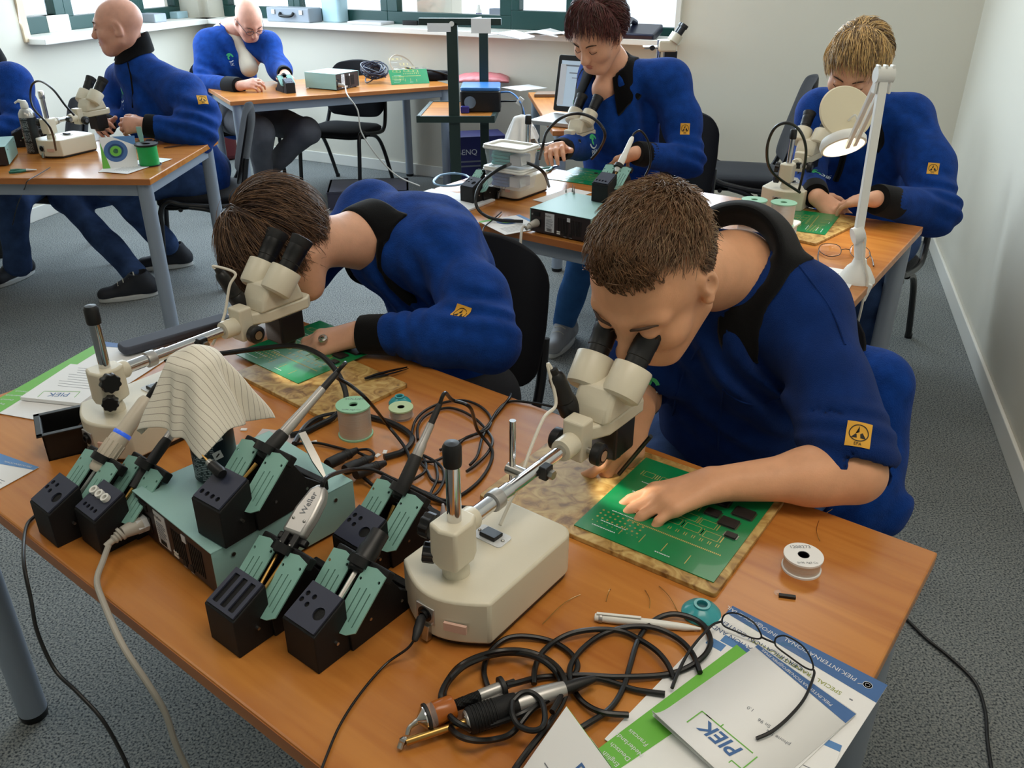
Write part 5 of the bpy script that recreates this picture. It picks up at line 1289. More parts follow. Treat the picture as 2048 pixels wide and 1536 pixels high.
drape('cloth', 'white cloth hanging over the can behind the clear boxes', pcn + Vector((-.018, -.01, .232)), .24, .030, 'paper', .7, 3, lift=.01)
pcb('green circuit board in front of the dark-haired woman', PZ(1095, 357, TOP + .002), 122, TOP + .0005, seed=4)
hd_ = lambda a, b: math.degrees(math.atan2(*((PZ(*b, TOP) - PZ(*a, TOP)).xy)))
bdD = work_board('mottled brown work board in front of the blond person', PZ(1632, 487, TOP + .008), hd_((1632, 487), (1745, 432)), .36, .24)
pcb('green circuit board lit by the magnifier lamp', PZ(1650, 470, TOP + .009), hd_((1650, 470), (1700, 405)), seed=6, chips=False, w=.25, d=.19)
def page(label, o, x, z, d, name='paper_sheet', cat='paper', deco=None, th=.001, group=None):
 F, Lx = rect_frame(o, x, z); t = thing(name, label, cat, mtx=F, group=group)
 sheet(t, 'page', 0, Lx, 0, d, 0, 'paper', th)
 if deco: deco(t, Lx, d, th)
 return t
def lines(t, Lx, d, th):
 for i in range(7): sheet(t, 'text_line', Lx * .12, Lx * (.8 - .08 * (i % 3)), d * (.2 + .09 * i), d * (.2 + .09 * i) + .002, th, 'print_text', .0001)
def leaf_deco(t, Lx, d, th):
 MB().lathe([(.022, 0), (.034, 0), (.034, .0002), (.022, .0002), (.022, 0)], (Lx * .5, d * .72, th), n=30).obj('swirl_ring', 'print_navy', t)
 MB().lathe([(.010, 0), (.018, 0), (.018, .0002), (.010, .0002), (.010, 0)], (Lx * .5, d * .72, th), n=24).obj('swirl_ring', 'print_green', t)
 sheet(t, 'green_corner', 0, Lx * .3, d * .9, d, th, 'print_green', .0001); sheet(t, 'blue_side', Lx * .9, Lx, 0, d, th, 'print_blue', .0001); lines(t, Lx, d * .5, th)
page('white leaflet at the left end of the second row table', (890, 425), (770, 400), TOP + .001, .20 * -1, 'leaflet', 'leaflet', None) if False else None
F, Lx = rect_frame((784, 408), (915, 432), TOP + .001)
t = thing('notepad', 'white notepad at the left end of the second row table', 'notepad', mtx=F); sheet(t, 'pages', 0, Lx, .02, .23, 0, 'paper', .006); lines(t, Lx, .2, .006)
page('leaflet with round logo under the white microscope base', (1010, 470), (1095, 455), TOP + .001, .17, 'leaflet', 'leaflet', leaf_deco)
page('white sheet beside the circuit board on the second row table', (1110, 410), (1185, 385), TOP + .001, .10)
page('white papers under the desk magnifier', (1690, 590), (1720, 545), TOP + .001, .24, deco=lines)
tcable('pale blue coiled cable on the notepad', [(868, 362), (880, 351), (905, 347), (930, 350), (938, 358), (925, 368), (895, 372), (872, 369), (868, 360), (882, 350), (910, 346)], .004, TOP + .012, .004, m=mat('ice_cable', (120, 160, 196), .4), group='cables on the second row table')
tcable('black hose looping around the white microscope base', [(1098, 373, .79), (1087, 345, .87), (1060, 328, .90), (1029, 326, .90), (992, 342, .88), (961, 369, .84), (951, 400, .80), (961, 424, .765), (992, 439, .752), (1046, 443, .750)], .0055, name='hose', group='cables on the second row table')
tcable('black hose curling around the head of the middle microscope', [(1079, 318, .90), (1086, 290, .96), (1094, 263, 1.0), (1122, 236, 1.04), (1156, 227, 1.05), (1190, 239, 1.04), (1210, 267, 1.0), (1200, 297, .94), (1183, 318, .90)], .005, name='hose', group='cables on the second row table')
tcable('black hose arching over the right microscope', [(1600, 385, .82), (1545, 345, .90), (1534, 300, .99), (1548, 258, 1.06), (1575, 246, 1.08), (1600, 262, 1.05), (1612, 300, .98), (1605, 350, .88), (1590, 410, .76)], .0045, name='hose', group='cables on the second row table')
tcable('thin black cord over the near edge of the second row table', [(1003, 424), (985, 440), (968, 455), (966, 470, .735), (965, 500, .68)], .002, group='cables on the second row table')
for k, (x, y) in enumerate(((1132, 385), (1145, 384), (1148, 388))):
 tag(MB().lathe([(.003, 0), (.003, .006), (.0015, .010), (.0006, .026)], PZ(x, y, STZ + .0005), n=10).obj('solder_tip', 'steel'), ('left solder tip standing on the second row station', 'middle solder tip standing on the second row station', 'right solder tip standing on the second row station')[k], 'tip', 'solder tips')
def pliers(label, px0, px1, m, z=TOP):
 a, b = PZ(*px0, z), PZ(*px1, z); d = b - a; L = d.length; d.normalize(); s = Vector((-d.y, d.x, 0)); t = thing('pliers', label, 'pliers', a)
 for k in (1, -1):
  MB().tube(smooth_path([d * 0 + s * k * .016 + Vector((0, 0, .006)), d * L * .3 + s * k * .018 + Vector((0, 0, .006)), d * L * .62 + Vector((0, 0, .006))], 5), .005, n=8).obj('handle', m, t)
  MB().tube([d * L * .62 + Vector((0, 0, .006)), d * L + s * k * .002 + Vector((0, 0, .005))], [.0065, .0015], n=8).obj('jaw', 'steel', t)
 return t
pliers('teal handled pliers near the middle circuit board', (1080, 345), (1118, 333), 'teal_plate')
MW = 'white_plastic'
mb = PZ(1712, 560, TOP)
t = thing('magnifier_lamp', 'white articulated magnifier lamp lighting the right circuit board', 'lamp', mb)
yb = mb.y
MB().lathe([(.048, 0), (.047, .006), (.030, .036), (.020, .046), (.016, .060)], n=30).obj('foot_cone', MW, t)
k1 = PY(1716, 470, yb) - mb; k2 = PY(1768, 150, yb + .10) - mb; k3 = PY(1702, 292, yb + .42) - mb
MB().cyl((0, 0, .05), tuple(k1), .013, .011, n=16).obj('foot_post', MW, t)
MB().cyl(tuple(k1 + Vector((-.013, 0, -.004))), tuple(k1 + Vector((.013, 0, .004))), .022, n=20).obj('lower_joint', MW, t)
def bar(p, q, w, th, name, off=0):
 d = (q - p); L = d.length; d.normalize(); s = d.cross(Vector((0, 1, 0))).normalized(); n = s.cross(d)
 MB().box((off, L / 2, 0), (w, L, th), mtx=frame(s, d, n, p)).obj(name, MW, t, smooth=False, bevel=.002)
bar(k1, k2, .022, .016, 'lower_arm'); 
bar(k2, k3, .012, .012, 'upper_arm', .010); bar(k2, k3, .012, .012, 'upper_arm', -.012)
MB().cyl(tuple(k2 + Vector((-.022, 0, 0))), tuple(k2 + Vector((.022, 0, 0))), .020, n=22).obj('elbow_joint', MW, t)
for dx in (-.018, 0, .018): MB().box(tuple(k2 + Vector((dx, 0, -.01))), (.007, .024, .07)).obj('elbow_plate', MW, t, smooth=False, bevel=.003)
hc = PY(1686, 288, yb + .44) - mb; up = Vector((-.12, .60, .78)).normalized()
MB().lathe([(.060, -.012), (.066, -.010), (.068, .004), (.060, .020), (.046, .026), (.0, .026), (.0, .0), (.058, .0), (.060, -.012)], hc, up, n=40).obj('lamp_housing', MW, t)
MB().lathe([(.0, -.008), (.058, -.008), (.058, -.011), (0, -.011)], hc, up, n=36).obj('light_ring', mat('lit_ring', (255, 252, 240), .5, emit=14), t)
lc = PY(1692, 225, yb + .46) - mb; cu = Vector((.05, -.86, .50)).normalized()
MB().lathe([(0, -.003), (.078, -.003), (.082, 0), (.078, .004), (0, .006)], lc, cu, n=44).obj('lens_cover', mat('beige_plastic', (226, 214, 184), .45), t)
MB().tube(smooth_path([lc + cu * -.01 + Vector((0, 0, -.055)), lc + Vector((0, .01, -.075)), hc + Vector((0, 0, .03))], 4), .006, n=8).obj('cover_hinge', MW, t)
MB().tube(smooth_path([lc + Vector((.004, -.02, -.02)), lc + Vector((.012, -.045, .0)), lc + Vector((.03, -.03, -.03))], 5), .003, n=8).obj('handle_loop', MW, t)
MB().tube(smooth_path([k1 + Vector((.012, -.02, 0)), PY(1728, 520, yb - .03) - mb, PY(1735, 560, yb - .045) - mb, PY(1728, 590, yb - .05) - mb, PY(1722, 620, yb - .05) - mb, PY(1712, 660, yb - .02) - mb], 6), .0035, n=8).obj('cord', 'white_cable', t)
MB().box(tuple(PY(1733, 585, yb - .045) - mb), (.012, .012, .05), (.1, .2, 0)).obj('cord_switch', MW, t, smooth=False, bevel=.003)
L = bpy.data.lights.new('magnifier_light', 'SPOT'); L.energy = 9; L.spot_size = math.radians(115); L.spot_blend = .6; L.shadow_soft_size = .04; L.color = (1, .98, .94)
lo = bpy.data.objects.new('magnifier_light', L); COL.objects.link(lo); lo.location = mb + hc - up * .016; lo.rotation_euler = (-up).to_track_quat('-Z', 'Y').to_euler()
glasses('dark framed glasses lying at the foot of the magnifier lamp',
  [(1638, 500, .2), (1646, 488, .8), (1672, 489, 1), (1682, 498, .8), (1678, 510, .3), (1655, 512, .1)],
  [(1700, 498, .3), (1712, 488, .8), (1735, 497, 1), (1740, 510, .6), (1728, 518, .2), (1706, 512, .1)],
  [(1682, 500, .6), (1691, 498, .8), (1700, 500, .6)],
  [(1638, 500, .3), (1636, 515, .3), (1640, 530, .15), (1655, 545, .05)], [(1738, 505, .5), (1745, 520, .3), (1747, 532, .1)], TOP + .004)
# ================================================================== LEFT TABLE
st3 = station('teal soldering station cut by the left picture edge', PZ(20, 332, TOP), -20)
holder('iron holder at the left picture edge behind the spray can', PZ(30, 296, TOP), 60, 'holes')
cz = PZ(72, 305, TOP)
t = thing('duster_can', 'dark duster can with silver shoulder and white nozzle on the left table', 'spray can', cz)
MB().lathe([(0, 0), (.031, 0), (.033, .003), (.033, .150)], n=32).obj('can_body', 'can_print', t)
MB().lathe([(.033, .150), (.032, .165), (.022, .182), (.012, .188)], n=32).obj('can_shoulder', 'steel', t)
MB().lathe([(.014, .186), (.016, .190), (.015, .205), (.010, .218), (0, .220)], n=22).obj('cap', 'white_plastic', t)
MB().tube(smooth_path([(0, 0, .212), (-.018, -.004, .216), (-.034, -.008, .208)], 4), [.007] * 5 + [.004] * 4, n=8).obj('trigger', 'white_plastic', t)
t = thing('wire_spool', 'green wire spool with black flanges near the left table corner', 'spool', PZ(300, 330, TOP))
MB().lathe([(0, 0), (.046, 0), (.046, .004), (0, .004)], n=32).obj('flange', 'black_plastic', t)
MB().lathe([(.039, .004), (.039, .078)], n=32).obj('wire_winding', mat('green_wire', (22, 168, 84), .4, bump=.5, bscale=300, stretch=(.05, .05, 1)), t)
MB().lathe([(.016, .078), (.040, .078), (.046, .082), (.046, .087), (.016, .087), (.016, .078)], n=32).obj('flange', 'black_plastic', t)
s0 = PZ(293, 326, TOP) + Vector((0, 0, .06))
tag(MB().prism([(-.004, 0), (.004, 0), (.010, .05), (.010, .085), (-.010, .085), (-.010, .05)], -.002, .002, frame((.95, .3, 0), (-.1, .1, 1), (.3, -.95, 0), s0)).obj('teal_cutter', 'teal_plate', smooth=False), 'teal hand cutter hanging on the green wire spool', 'cutter')
tweezers('dark brown tweezers near the right corner of the left table', PZ(328, 297, TOP), PZ(382, 290, TOP), mat('brown_metal', (86, 60, 46), .4, .4), .008)
pliers('green handled pliers at the front of the left table', (20, 346), (74, 342), mat('plier_green', (34, 110, 92), .5))
F, Lx = rect_frame((196, 345), (266, 343), TOP + .001)
t = thing('brochure', 'open brochure with round logo standing beside the green wire spool', 'brochure', mtx=F)
sheet(t, 'page', 0, Lx, 0, .16, 0, 'paper', .001)
tilt = T(Lx * .02, .06, .001) @ RZ(.15) @ RX(math.radians(58)) 
MB().box((Lx * .5, .065, 0), (Lx, .13, .001), mtx=tilt).obj('standing_page', 'paper', t, smooth=False)
MB().lathe([(.030, 0), (.045, 0), (.045, .0003), (.030, .0003), (.030, 0)], (Lx * .42, .07, .0008), n=30, mtx=tilt).obj('swirl_ring', 'print_navy', t)
MB().lathe([(.010, 0), (.022, 0), (.022, .0003), (.010, .0003), (.010, 0)], (Lx * .42, .07, .0008), n=24, mtx=tilt).obj('swirl_ring', 'print_green', t)
MB().add([(0, 0, .0008), (Lx * .22, 0, .0008), (0, .11, .0008)], [(0, 1, 2)], tilt).obj('green_corner', 'print_green', t, smooth=False)
MB().add([(Lx * .35, .131, .0008), (Lx, .131, .0008), (Lx, .09, .0008)], [(0, 1, 2)], tilt).obj('blue_corner', 'print_blue', t, smooth=False)
page('printed sheet lying under the green wire spool', (255, 348), (345, 318), TOP + .0025, .12, deco=lines)
page('white sheet in front of the seated bald man', (120, 288), (215, 280), TOP + .001, .20)
pcb('green circuit board in front of the seated bald man', PZ(205, 300, TOP + .002), 80, TOP + .0022, seed=9, w=.2, d=.16)
tcable('black hose arching over the left microscope', [(112, 300, .80), (100, 255, .92), (66, 215, .99), (62, 175, 1.06), (78, 162, 1.09), (105, 178, 1.08), (130, 210, 1.03), (148, 230, .99)], .004, name='hose', group='cables on the left table')
tcable('thin cord hanging over the front edge of the left table', [(100, 335), (75, 350), (55, 362), (50, 375, .70), (35, 410, .6), (25, 450, .5)], .0018, group='cables on the left table')
# ================================================================== TABLE BELOW THE WINDOW
c4 = PZ(719, 173, TOP)
st4 = station('pale station on the table below the window beside the empty chair', c4, -62, w=.235, dp=.25, hgt=.10)
cord_set(st4, 'grey cord hanging from the pale station below the window', [PY(695, 190, 5.20), PY(715, 220, 5.16), PY(722, 262, 5.15), PY(745, 300, 5.15), PY(770, 330, 5.15), PY(800, 355, 5.1), PY(840, 372, 5.0)], w=.235)
holder("iron holder beside the glasses-wearing man's hands", PZ(592, 186, TOP), -35, 'small')
def coil(label, c, r, n, m, tr=.004, name='cable_coil', seed=1):
 rnd = random.Random(seed); b = MB()
 for i in range(n):
  ax = Vector((rnd.gauss(0, .35), rnd.gauss(-.4, .35), 1)).normalized(); A, B = _basis(ax); rr = r * rnd.uniform(.75, 1.05); o = Vector((rnd.gauss(0, r * .12), rnd.gauss(0, r * .12), r * .50 + rnd.gauss(0, r * .10)))
  b.tube([o + rr * (math.cos(a) * A + math.sin(a) * B) for a in [2 * math.pi * q / 24 for q in range(24)]], tr, n=6, closed=True)
 zmin = min(v[2] for v in b.v); b.v = [(x, y, z - zmin) for x, y, z in b.v]
 o = b.obj(name, m); o.location = c; return tag(o, label, 'cable')
coil('tangled dark blue cable coil on the table below the window', PZ(750, 165, TOP), .082, 15, mat('navy_cable', (28, 32, 56), .35))
t = thing('power_strip', 'white power strip lying behind the cable coil', 'power strip', mtx=flat_thing(PZ(790, 150, TOP), 75, TOP) )
MB().prism(rrect(.13, .02, .26, .055, .01, 4), 0, .04).obj('housing', 'white_plastic', t, bevel=.004)
for i in range(4): MB().lathe([(.017, 0), (.019, 0), (.019, .002), (.017, .002), (.017, 0)], (.04 + .06 * i, .02, .04), n=18).obj('socket_rim', 'paper_grey', t)
MB().tube(smooth_path([(0, .02, .02), (-.03, .03, .09), (.02, .05, .13), (.10, .05, .10), (.14, .04, .05)], 6), .005, n=8).obj('cord', 'white_cable', t)
gp = PZ(783, 170, TOP)
pcb('tall green circuit board leaning against the black pouch', None, 0, mtx=T(*gp) @ RZ(.35) @ RX(math.radians(50)), seed=11, w=.26, d=.11, chips=False)
t = thing('pouch', 'black fabric pouch under a cable on the table below the window', 'pouch', PZ(855, 160, TOP))
sb = MB(); sb.prism([(x * .17, y * .07) for x, y in circle(0, 0, 1, 24)], 0, .06); sb.obj('bag', 'chair_fabric', t, bevel=.02, seg=4)
MB().tube(smooth_path([(-.15, 0, .08), (-.06, -.03, .07), (.05, -.05, .066), (.18, -.06, .03)], 6), .006, n=8).obj('strap', 'black_cable', t)
t = thing('bubble_bag', 'pink antistatic bubble bag on the window table', 'bag', PZ(965, 163, TOP))
b = MB(); n = 18
for i in range(n):
 for j in range(n):
  u, v = i / (n - 1) * 2 - 1, j / (n - 1) * 2 - 1
  b.v.append((u * .18, v * .12, .012 + .035 * (1 - u ** 4) * (1 - v ** 4) + .006 * math.sin(i * 2.4) * math.sin(j * 2.4)))
for i in range(n - 1):
 for j in range(n - 1): b.f.append((i * n + j, (i + 1) * n + j, (i + 1) * n + j + 1, i * n + j + 1))
b.obj('bag_sheet', mat('pink_bag', (204, 120, 124), .35), t, solid=.012)
# ================================================================== TROLLEY WITH SHELF
YT = 5.10
p_ = PY(909, 236, YT); zs = p_.z; px_ = p_.x
t = thing('projector_trolley', 'dark green trolley with a wooden shelf and tall posts', 'trolley', (px_, YT, 0))
zt_ = PY(903, 45, YT).z
MB().box((0, 0, zt_ / 2 + .03), (.062, .05, zt_ - .06)).obj('post', 'green_metal', t, smooth=False, bevel=.003)
r_ = PY(968, 150, YT + .42)
MB().box((r_.x - px_, .42, (zt_ - .05) / 2 + .03), (.055, .05, zt_ - .11)).obj('post', 'green_metal', t, smooth=False, bevel=.003)
xl, xr = PY(838, 234, YT).x - px_, PY(986, 240, YT).x - px_
xr2 = PY(1033, 198, YT + .55).x - px_
sh = [(xl, -.03), (xr, -.03), (xr + .03, .52), (xl + .03, .52)]
MB().prism(sh, zs - .004, zs + .012).obj('shelf', 'beech_top', t, smooth=False)
fr_ = MB()
for i in range(4):
 p, q = Vector((*sh[i], zs - .002)), Vector((*sh[(i + 1) % 4], zs - .002)); d = q - p
 fr_.box((d.length / 2, 0, 0), (d.length + .02, .022, .036), mtx=frame(d.normalized(), Vector((-d.y, d.x, 0)).normalized(), (0, 0, 1), p))
fr_.obj('shelf_frame', 'green_metal', t, smooth=False)
MB().box(((PY(840, 43, YT).x + PY(1000, 43, YT).x) / 2 - px_, 0, zt_ + .005), (PY(1000, 43, YT).x - PY(835, 43, YT).x, .05, .035)).obj('top_bar', 'green_metal', t, smooth=False, bevel=.003)
MB().cyl((0, -.028, zt_ - .005), (0, -.020, zt_ - .005), .014, n=16).obj('bolt_cap', 'white_plastic', t)
for y in (0, .42):
 MB().box(((r_.x - px_) * (y / .42), y, .025), (.5, .05, .04)).obj('foot_bar', 'green_metal', t, smooth=False, bevel=.003)
MB().box(((r_.x - px_) * .5, .21, .03), (.05, .46, .04), (0, 0, -math.atan2(r_.x - px_, .42))).obj('base_beam', 'green_metal', t, smooth=False)
for i, (x, y, w, h_) in enumerate(((823 + 55, 55, .13, .045), (962, 52, .11, .075))):
 c = PY(x, y, YT - .03)
 tag(MB().box((0, 0, 0), (w, .002, h_)).obj('paper_label', 'paper', smooth=False, mtx=T(*c)), ('wide paper label taped to the left of the trolley bar', 'paper label taped to the right of the trolley bar')[i], 'label')
zsh = zs + .0125
pj = Vector((PY(962, 195, YT + .25).x, YT + .25, zsh))
t = thing('projector', 'black device with blue top on the trolley shelf', 'projector', pj)
MB().prism(rrect(0, 0, .24, .26, .02, 4), 0, .12).obj('body', 'black_plastic', t, bevel=.006)
MB().prism(rrect(0, 0, .235, .255, .02, 4), .121, .14).obj('top_cover', mat('blue_cover', (60, 120, 190), .25), t, bevel=.004)
MB().lathe([(.03, 0), (.035, .0), (.035, .02), (.03, .02)], (-.06, -.13, .06), (0, -1, 0), n=20).obj('lens', 'chrome', t)
for k in range(2):
 MB().tube(smooth_path([(.10, -.05, .10 - .05 * k), (.18, -.10, .11 - .05 * k), (.24, -.18, .06), (.26, -.24, -.05), (.20 + .1 * k, -.26, -.30)], 6), .005, n=8).obj('lead', 'blue_cover' if k == 0 else 'black_cable', t)
MB().box((.235, -.165, .07), (.03, .012, .045), (0, .6, 0)).obj('cable_tag', 'white_plastic', t, smooth=False)
tag(MB().box((0, 0, .02), (.05, .03, .04)).obj('clip', mat('blue_clip', (40, 40, 130), .4), smooth=False, bevel=.006, mtx=T(*PZ(930, 226, zsh))), 'small dark blue clip at the front of the trolley shelf', 'clip')
tag(MB().prism(rrect(0, 0, .07, .07, .02, 4), 0, .045).obj('small_device', 'navy_cable', bevel=.008, mtx=T(*PZ(960, 221, zsh))), 'small dark blue device on the trolley shelf', 'device')
tag(MB().prism(rrect(0, 0, .10, .04, .01, 4), 0, .02).obj('remote_control', 'black_plastic', bevel=.004, mtx=T(*PZ(982, 222, zsh))), 'black remote control on the trolley shelf', 'remote')
bx_ = PY(955, 330, 5.75)
t = thing('carton', 'dark blue carton with white lettering behind the trolley', 'box', (bx_.x, 5.75, 0), .25)
zb = PY(935, 275, 5.6).z
MB().box((0, 0, zb / 2), (.34, .22, zb)).obj('box', mat('carton_blue', (34, 36, 96), .5), t, smooth=False, bevel=.004)
text_mesh('BENQ', .05, 'lettering', 'white_text', t, T(-.09, -.1115, zb - .10) @ RX(math.pi / 2))
for i in range(2): MB().box((-.05, -.111, zb - .16 - .03 * i), (.2, .001, .010)).obj('text_line', 'print_text', t, smooth=False)
n5 = PZ(1106, 262, TOP); f5 = PZ(1046, 168, TOP); d5 = f5 - n5
t5 = table('beech side table carrying the laptop', (n5.x, n5.y), math.degrees(math.atan2(d5.x, d5.y)), 1.3, .62, side=1)
lp = PZ(1084, 240, TOP); 
t = thing('laptop', 'open laptop with a lit document on its screen', 'laptop', lp + Vector((.0, 0, .001)), math.radians(-30))
t.scale = (1.2, 1.2, 1.2); MB().prism(rrect(.17, .0, .34, .24, .012, 4), .0, .018).obj('keyboard_base', 'silver_paint', t, bevel=.003)
sc_ = T(0, .10, .018) @ RX(math.radians(78))
MB().prism(rrect(.17, .125, .34, .235, .010, 4), -.008, 0, sc_).obj('screen_lid', 'black_plastic', t, bevel=.002)
MB().box((.17, .125, .0006), (.305, .19, .0008), mtx=sc_).obj('screen', mat('screen_glow', (176, 192, 206), .3, emit=.55), t, smooth=False)
for i, (x, y, w, h_, m) in enumerate(((.15, .20, .22, .006, 'print_text'), (.13, .17, .14, .004, 'print_text'), (.16, .15, .17, .003, 'print_text'), (.13, .09, .012, .03, 'ink_black'), (.145, .05, .10, .02, 'logo_green'), (.03, .12, .03, .17, 'paper_grey'))):
 MB().box((x, y, .0012), (w, h_, .0004), mtx=sc_).obj('screen_content', m, t, smooth=False)
page('loose white papers behind the laptop', (1040, 182), (1095, 176), TOP + .001, .2, deco=None)
tag(MB().prism([(0, 0), (.16, .01), (.15, .13), (.02, .12)], 0, .02).obj('document_pouch', mat('brown_pouch', (120, 96, 76), .6), bevel=.004, mtx=T(*PZ(1068, 195, TOP))), 'dark brown pouch beside the laptop', 'pouch')
# ================================================================== FLOOR THINGS
t = thing('crate', 'dark grey crate on the floor behind the second row', 'crate', PZ(740, 405, 0), .12)
cw, cd_, chh = .52, .34, .12
for (cx, cy, sx, sy) in ((0, -cd_ / 2, cw, .012), (0, cd_ / 2, cw, .012), (-cw / 2, 0, .012, cd_), (cw / 2, 0, .012, cd_)): MB().box((cx, cy, chh / 2), (sx, sy, chh)).obj('side', 'crate_grey' if 'crate_grey' in M else mat('crate_grey', (62, 60, 78), .5), t, smooth=False)
MB().box((0, 0, .006), (cw, cd_, .012)).obj('bottom', 'crate_grey', t, smooth=False)
MB().box((0, 0, chh - .004), (cw + .02, cd_ + .02, .008)).obj('lid', 'crate_grey', t, smooth=False)
tag(MB().prism([(x * .16, y * .10) for x, y in circle(0, 0, 1, 20)], 0, .22).obj('red_bag', mat('red_bag', (96, 28, 34), .6), bevel=.04, seg=4, mtx=T(*PZ(438, 318, 0))), 'dark red bag on the floor behind the left table', 'bag')
path_cable('floor_cable', 'black cable lying on the carpet at the right edge', [PZ(1800, 1225, .006), PZ(1850, 1275, .006), PZ(1900, 1315, .006), PZ(1950, 1365, .006), PZ(1970, 1420, .006), PZ(1975, 1480, .006), PZ(1985, 1550, .006)], .004, 'black_cable')
# ================================================================== WINDOW SILL
def on_sill(x, y): return PZ(x, y, SILL)
def sbox(name, label, x, y, w, d, h_, m, rz=-.45, cat='box', bev=.006, **k):
 o = MB().box((0, 0, h_ / 2), (w, d, h_)).obj(name, m, smooth=False, bevel=bev, mtx=T(*on_sill(x, y)) @ RZ(rz)); return tag(o, label, cat)
mat('grey_box', (150, 158, 168), .6); mat('ice_plastic', (190, 224, 236), .3, trans=.2); mat('dark_case', (50, 50, 56), .5)
t = thing('tool_case', 'pale grey tool case with black handle on the window sill', 'case', on_sill(590, 43), -.45)
MB().box((0, 0, .05), (.40, .16, .10)).obj('shell', 'grey_box', t, smooth=False, bevel=.008)
MB().tube(smooth_path([(-.06, -.085, .065), (-.05, -.105, .045), (.05, -.105, .045), (.06, -.085, .065)], 5), .010, n=8).obj('handle', 'black_plastic', t)
for s in (-1, 1): MB().box((s * .13, -.083, .07), (.03, .01, .03)).obj('latch', 'steel', t, smooth=False)
sbox('grey_bin', 'grey plastic bin standing on the pale tool case', 600, 24, .22, .10, .06, 'dark_case') if False else None
t = thing('water_container', 'translucent pale blue container on the sill', 'container', on_sill(672, 44), -.45)
MB().prism(rrect(0, 0, .17, .13, .03, 5), 0, .26).obj('tank', 'ice_plastic', t, bevel=.01)
sbox('magazine_stack', 'grey magazine stack on the sill', 742, 48, .30, .18, .02, 'paper_grey')
sbox('white_carton', 'beige carton behind the trolley bar', 880, 45, .30, .16, .22, 'wall_paint')
t = thing('monitor', 'white flat device lying tilted on the sill behind the trolley', 'device', on_sill(925, 52), -.45)
MB().box((0, 0, .03), (.42, .2, .03), (0, -.14, 0)).obj('panel', 'white_plastic', t, smooth=False, bevel=.004)
MB().box((0, -.02, .055), (.30, .06, .012), (0, -.14, 0)).obj('keyboard', 'dark_case', t, smooth=False, bevel=.003)
t = thing('bottle', 'small white bottle with red and blue label on the sill', 'bottle', on_sill(958, 48))
MB().lathe([(0, 0), (.022, 0), (.022, .09), (.016, .10), (.010, .11), (.010, .13), (0, .13)], n=20).obj('bottle_body', 'white_plastic', t)
MB().lathe([(.0223, .02), (.0223, .075)], n=20).obj('label', 'blue_clip', t); MB().lathe([(.0225, .05), (.0225, .065)], n=20).obj('label_stripe', mat('red_print', (190, 40, 40), .5), t)
sbox('grey_wedge', 'grey wedge shaped holder on the sill beside the bottle', 1000, 42, .14, .10, .09, 'grey_box')
for k, (x, y) in enumerate(((1060, 62), (1110, 64), (985, 66))):
 o = MB().add([(0, 0, .001), (.30, 0, .001), (.30, .20, .001), (.15, .21, .03), (0, .20, .001), (.15, 0, .022)], [(0, 5, 3, 4), (5, 1, 2, 3)]).obj('open_magazine', 'paper', smooth=False, solid=.006, mtx=T(*on_sill(x - 30, y + 8)) @ RZ(-.5))
 tag(o, ('open white magazine in the middle of the sill', 'open white magazine beside the woman\'s head', 'flat white papers below the bottle')[k], 'magazine')
t = thing('telephone', 'dark blue telephone at the right end of the sill', 'telephone', on_sill(1285, 76), -.45)
MB().box((0, 0, .03), (.20, .20, .05), (.25, 0, 0)).obj('phone_body', 'navy_cable', t, smooth=False, bevel=.01)
MB().tube(smooth_path([(-.08, -.08, .07), (-.09, 0, .10), (-.08, .08, .08)], 5), .02, n=10).obj('handset', 'navy_cable', t)
t = thing('power_adapter', 'black adapter lying on the sill behind the trolley', 'adapter', on_sill(822, 50), -.3)
MB().prism(rrect(0, 0, .12, .05, .01, 4), 0, .03).obj('brick', 'black_plastic', t, bevel=.004)
ms = PY(1300, 90, 5.2)
t = thing('microscope', 'spare microscope on the side table at the window end', 'microscope', (ms.x + .02, 5.0, 0), 0, 'boom stand stereo microscopes')
zz = PY(1318, 95, 5.0).z
MB().box((0, 0, .36), (.05, .05, .72)).obj('stand_leg', 'chair_metal', t, smooth=False)
MB().cyl((0, 0, .70), (0, 0, zz + .04), .012, n=16).obj('column', 'chrome', t)
MB().cyl((-.09, 0, zz), (.05, 0, zz), .010, n=14).obj('boom', 'chrome', t)
MB().box((.045, 0, zz + .01), (.10, .08, .06)).obj('head_body', 'cream_enamel', t, smooth=False, bevel=.01)
MB().box((.065, 0, zz - .06), (.07, .06, .09)).obj('objective_shroud', 'black_plastic', t, smooth=False, bevel=.004)
for s in (-1, 1):
 o = Vector((.055 + .018, s * .03, zz + .03)); ax = Vector((.55, .1, .83)).normalized()
 MB().lathe([(0, 0), (.028, 0), (.028, .045), (0, .045)], o, ax, n=24).obj('prism_drum', 'cream_enamel', t)
 MB().lathe([(.017, .045), (.017, .085), (.021, .088), (.021, .105), (0, .105)], o, ax, n=24).obj('eyepiece', 'black_plastic', t)
MB().lathe([(.014, 0), (.014, .014), (0, .014)], (-.04, -.012, zz), (0, -1, 0), n=18).obj('clamp_knob', 'black_plastic', t)
sbox('white_tub', 'white plastic tub with yellow lid edge on the left sill', 100, 62, .20, .18, .10, 'white_plastic', 1.3)
sbox('yellow_tub', 'yellow rimmed tub on the left sill', 124, 58, .05, .12, .10, mat('yellow_rim', (240, 226, 90), .5), 1.3)
t = thing('roll', 'dark blue roll lying on the left sill', 'roll', on_sill(150, 56), 1.3)
MB().cyl((-.12, 0, .035), (.12, 0, .035), .035, n=20).obj('roll_body', 'navy_cable', t)
sbox('grey_crate', 'pale grey crate on the left sill beside the man\'s neck', 300, 44, .14, .20, .06, 'grey_box', 1.3)
sbox('pale_box', 'pale blue box at the corner of the left sill', 345, 36, .14, .20, .05, 'ice_plastic', 1.3)
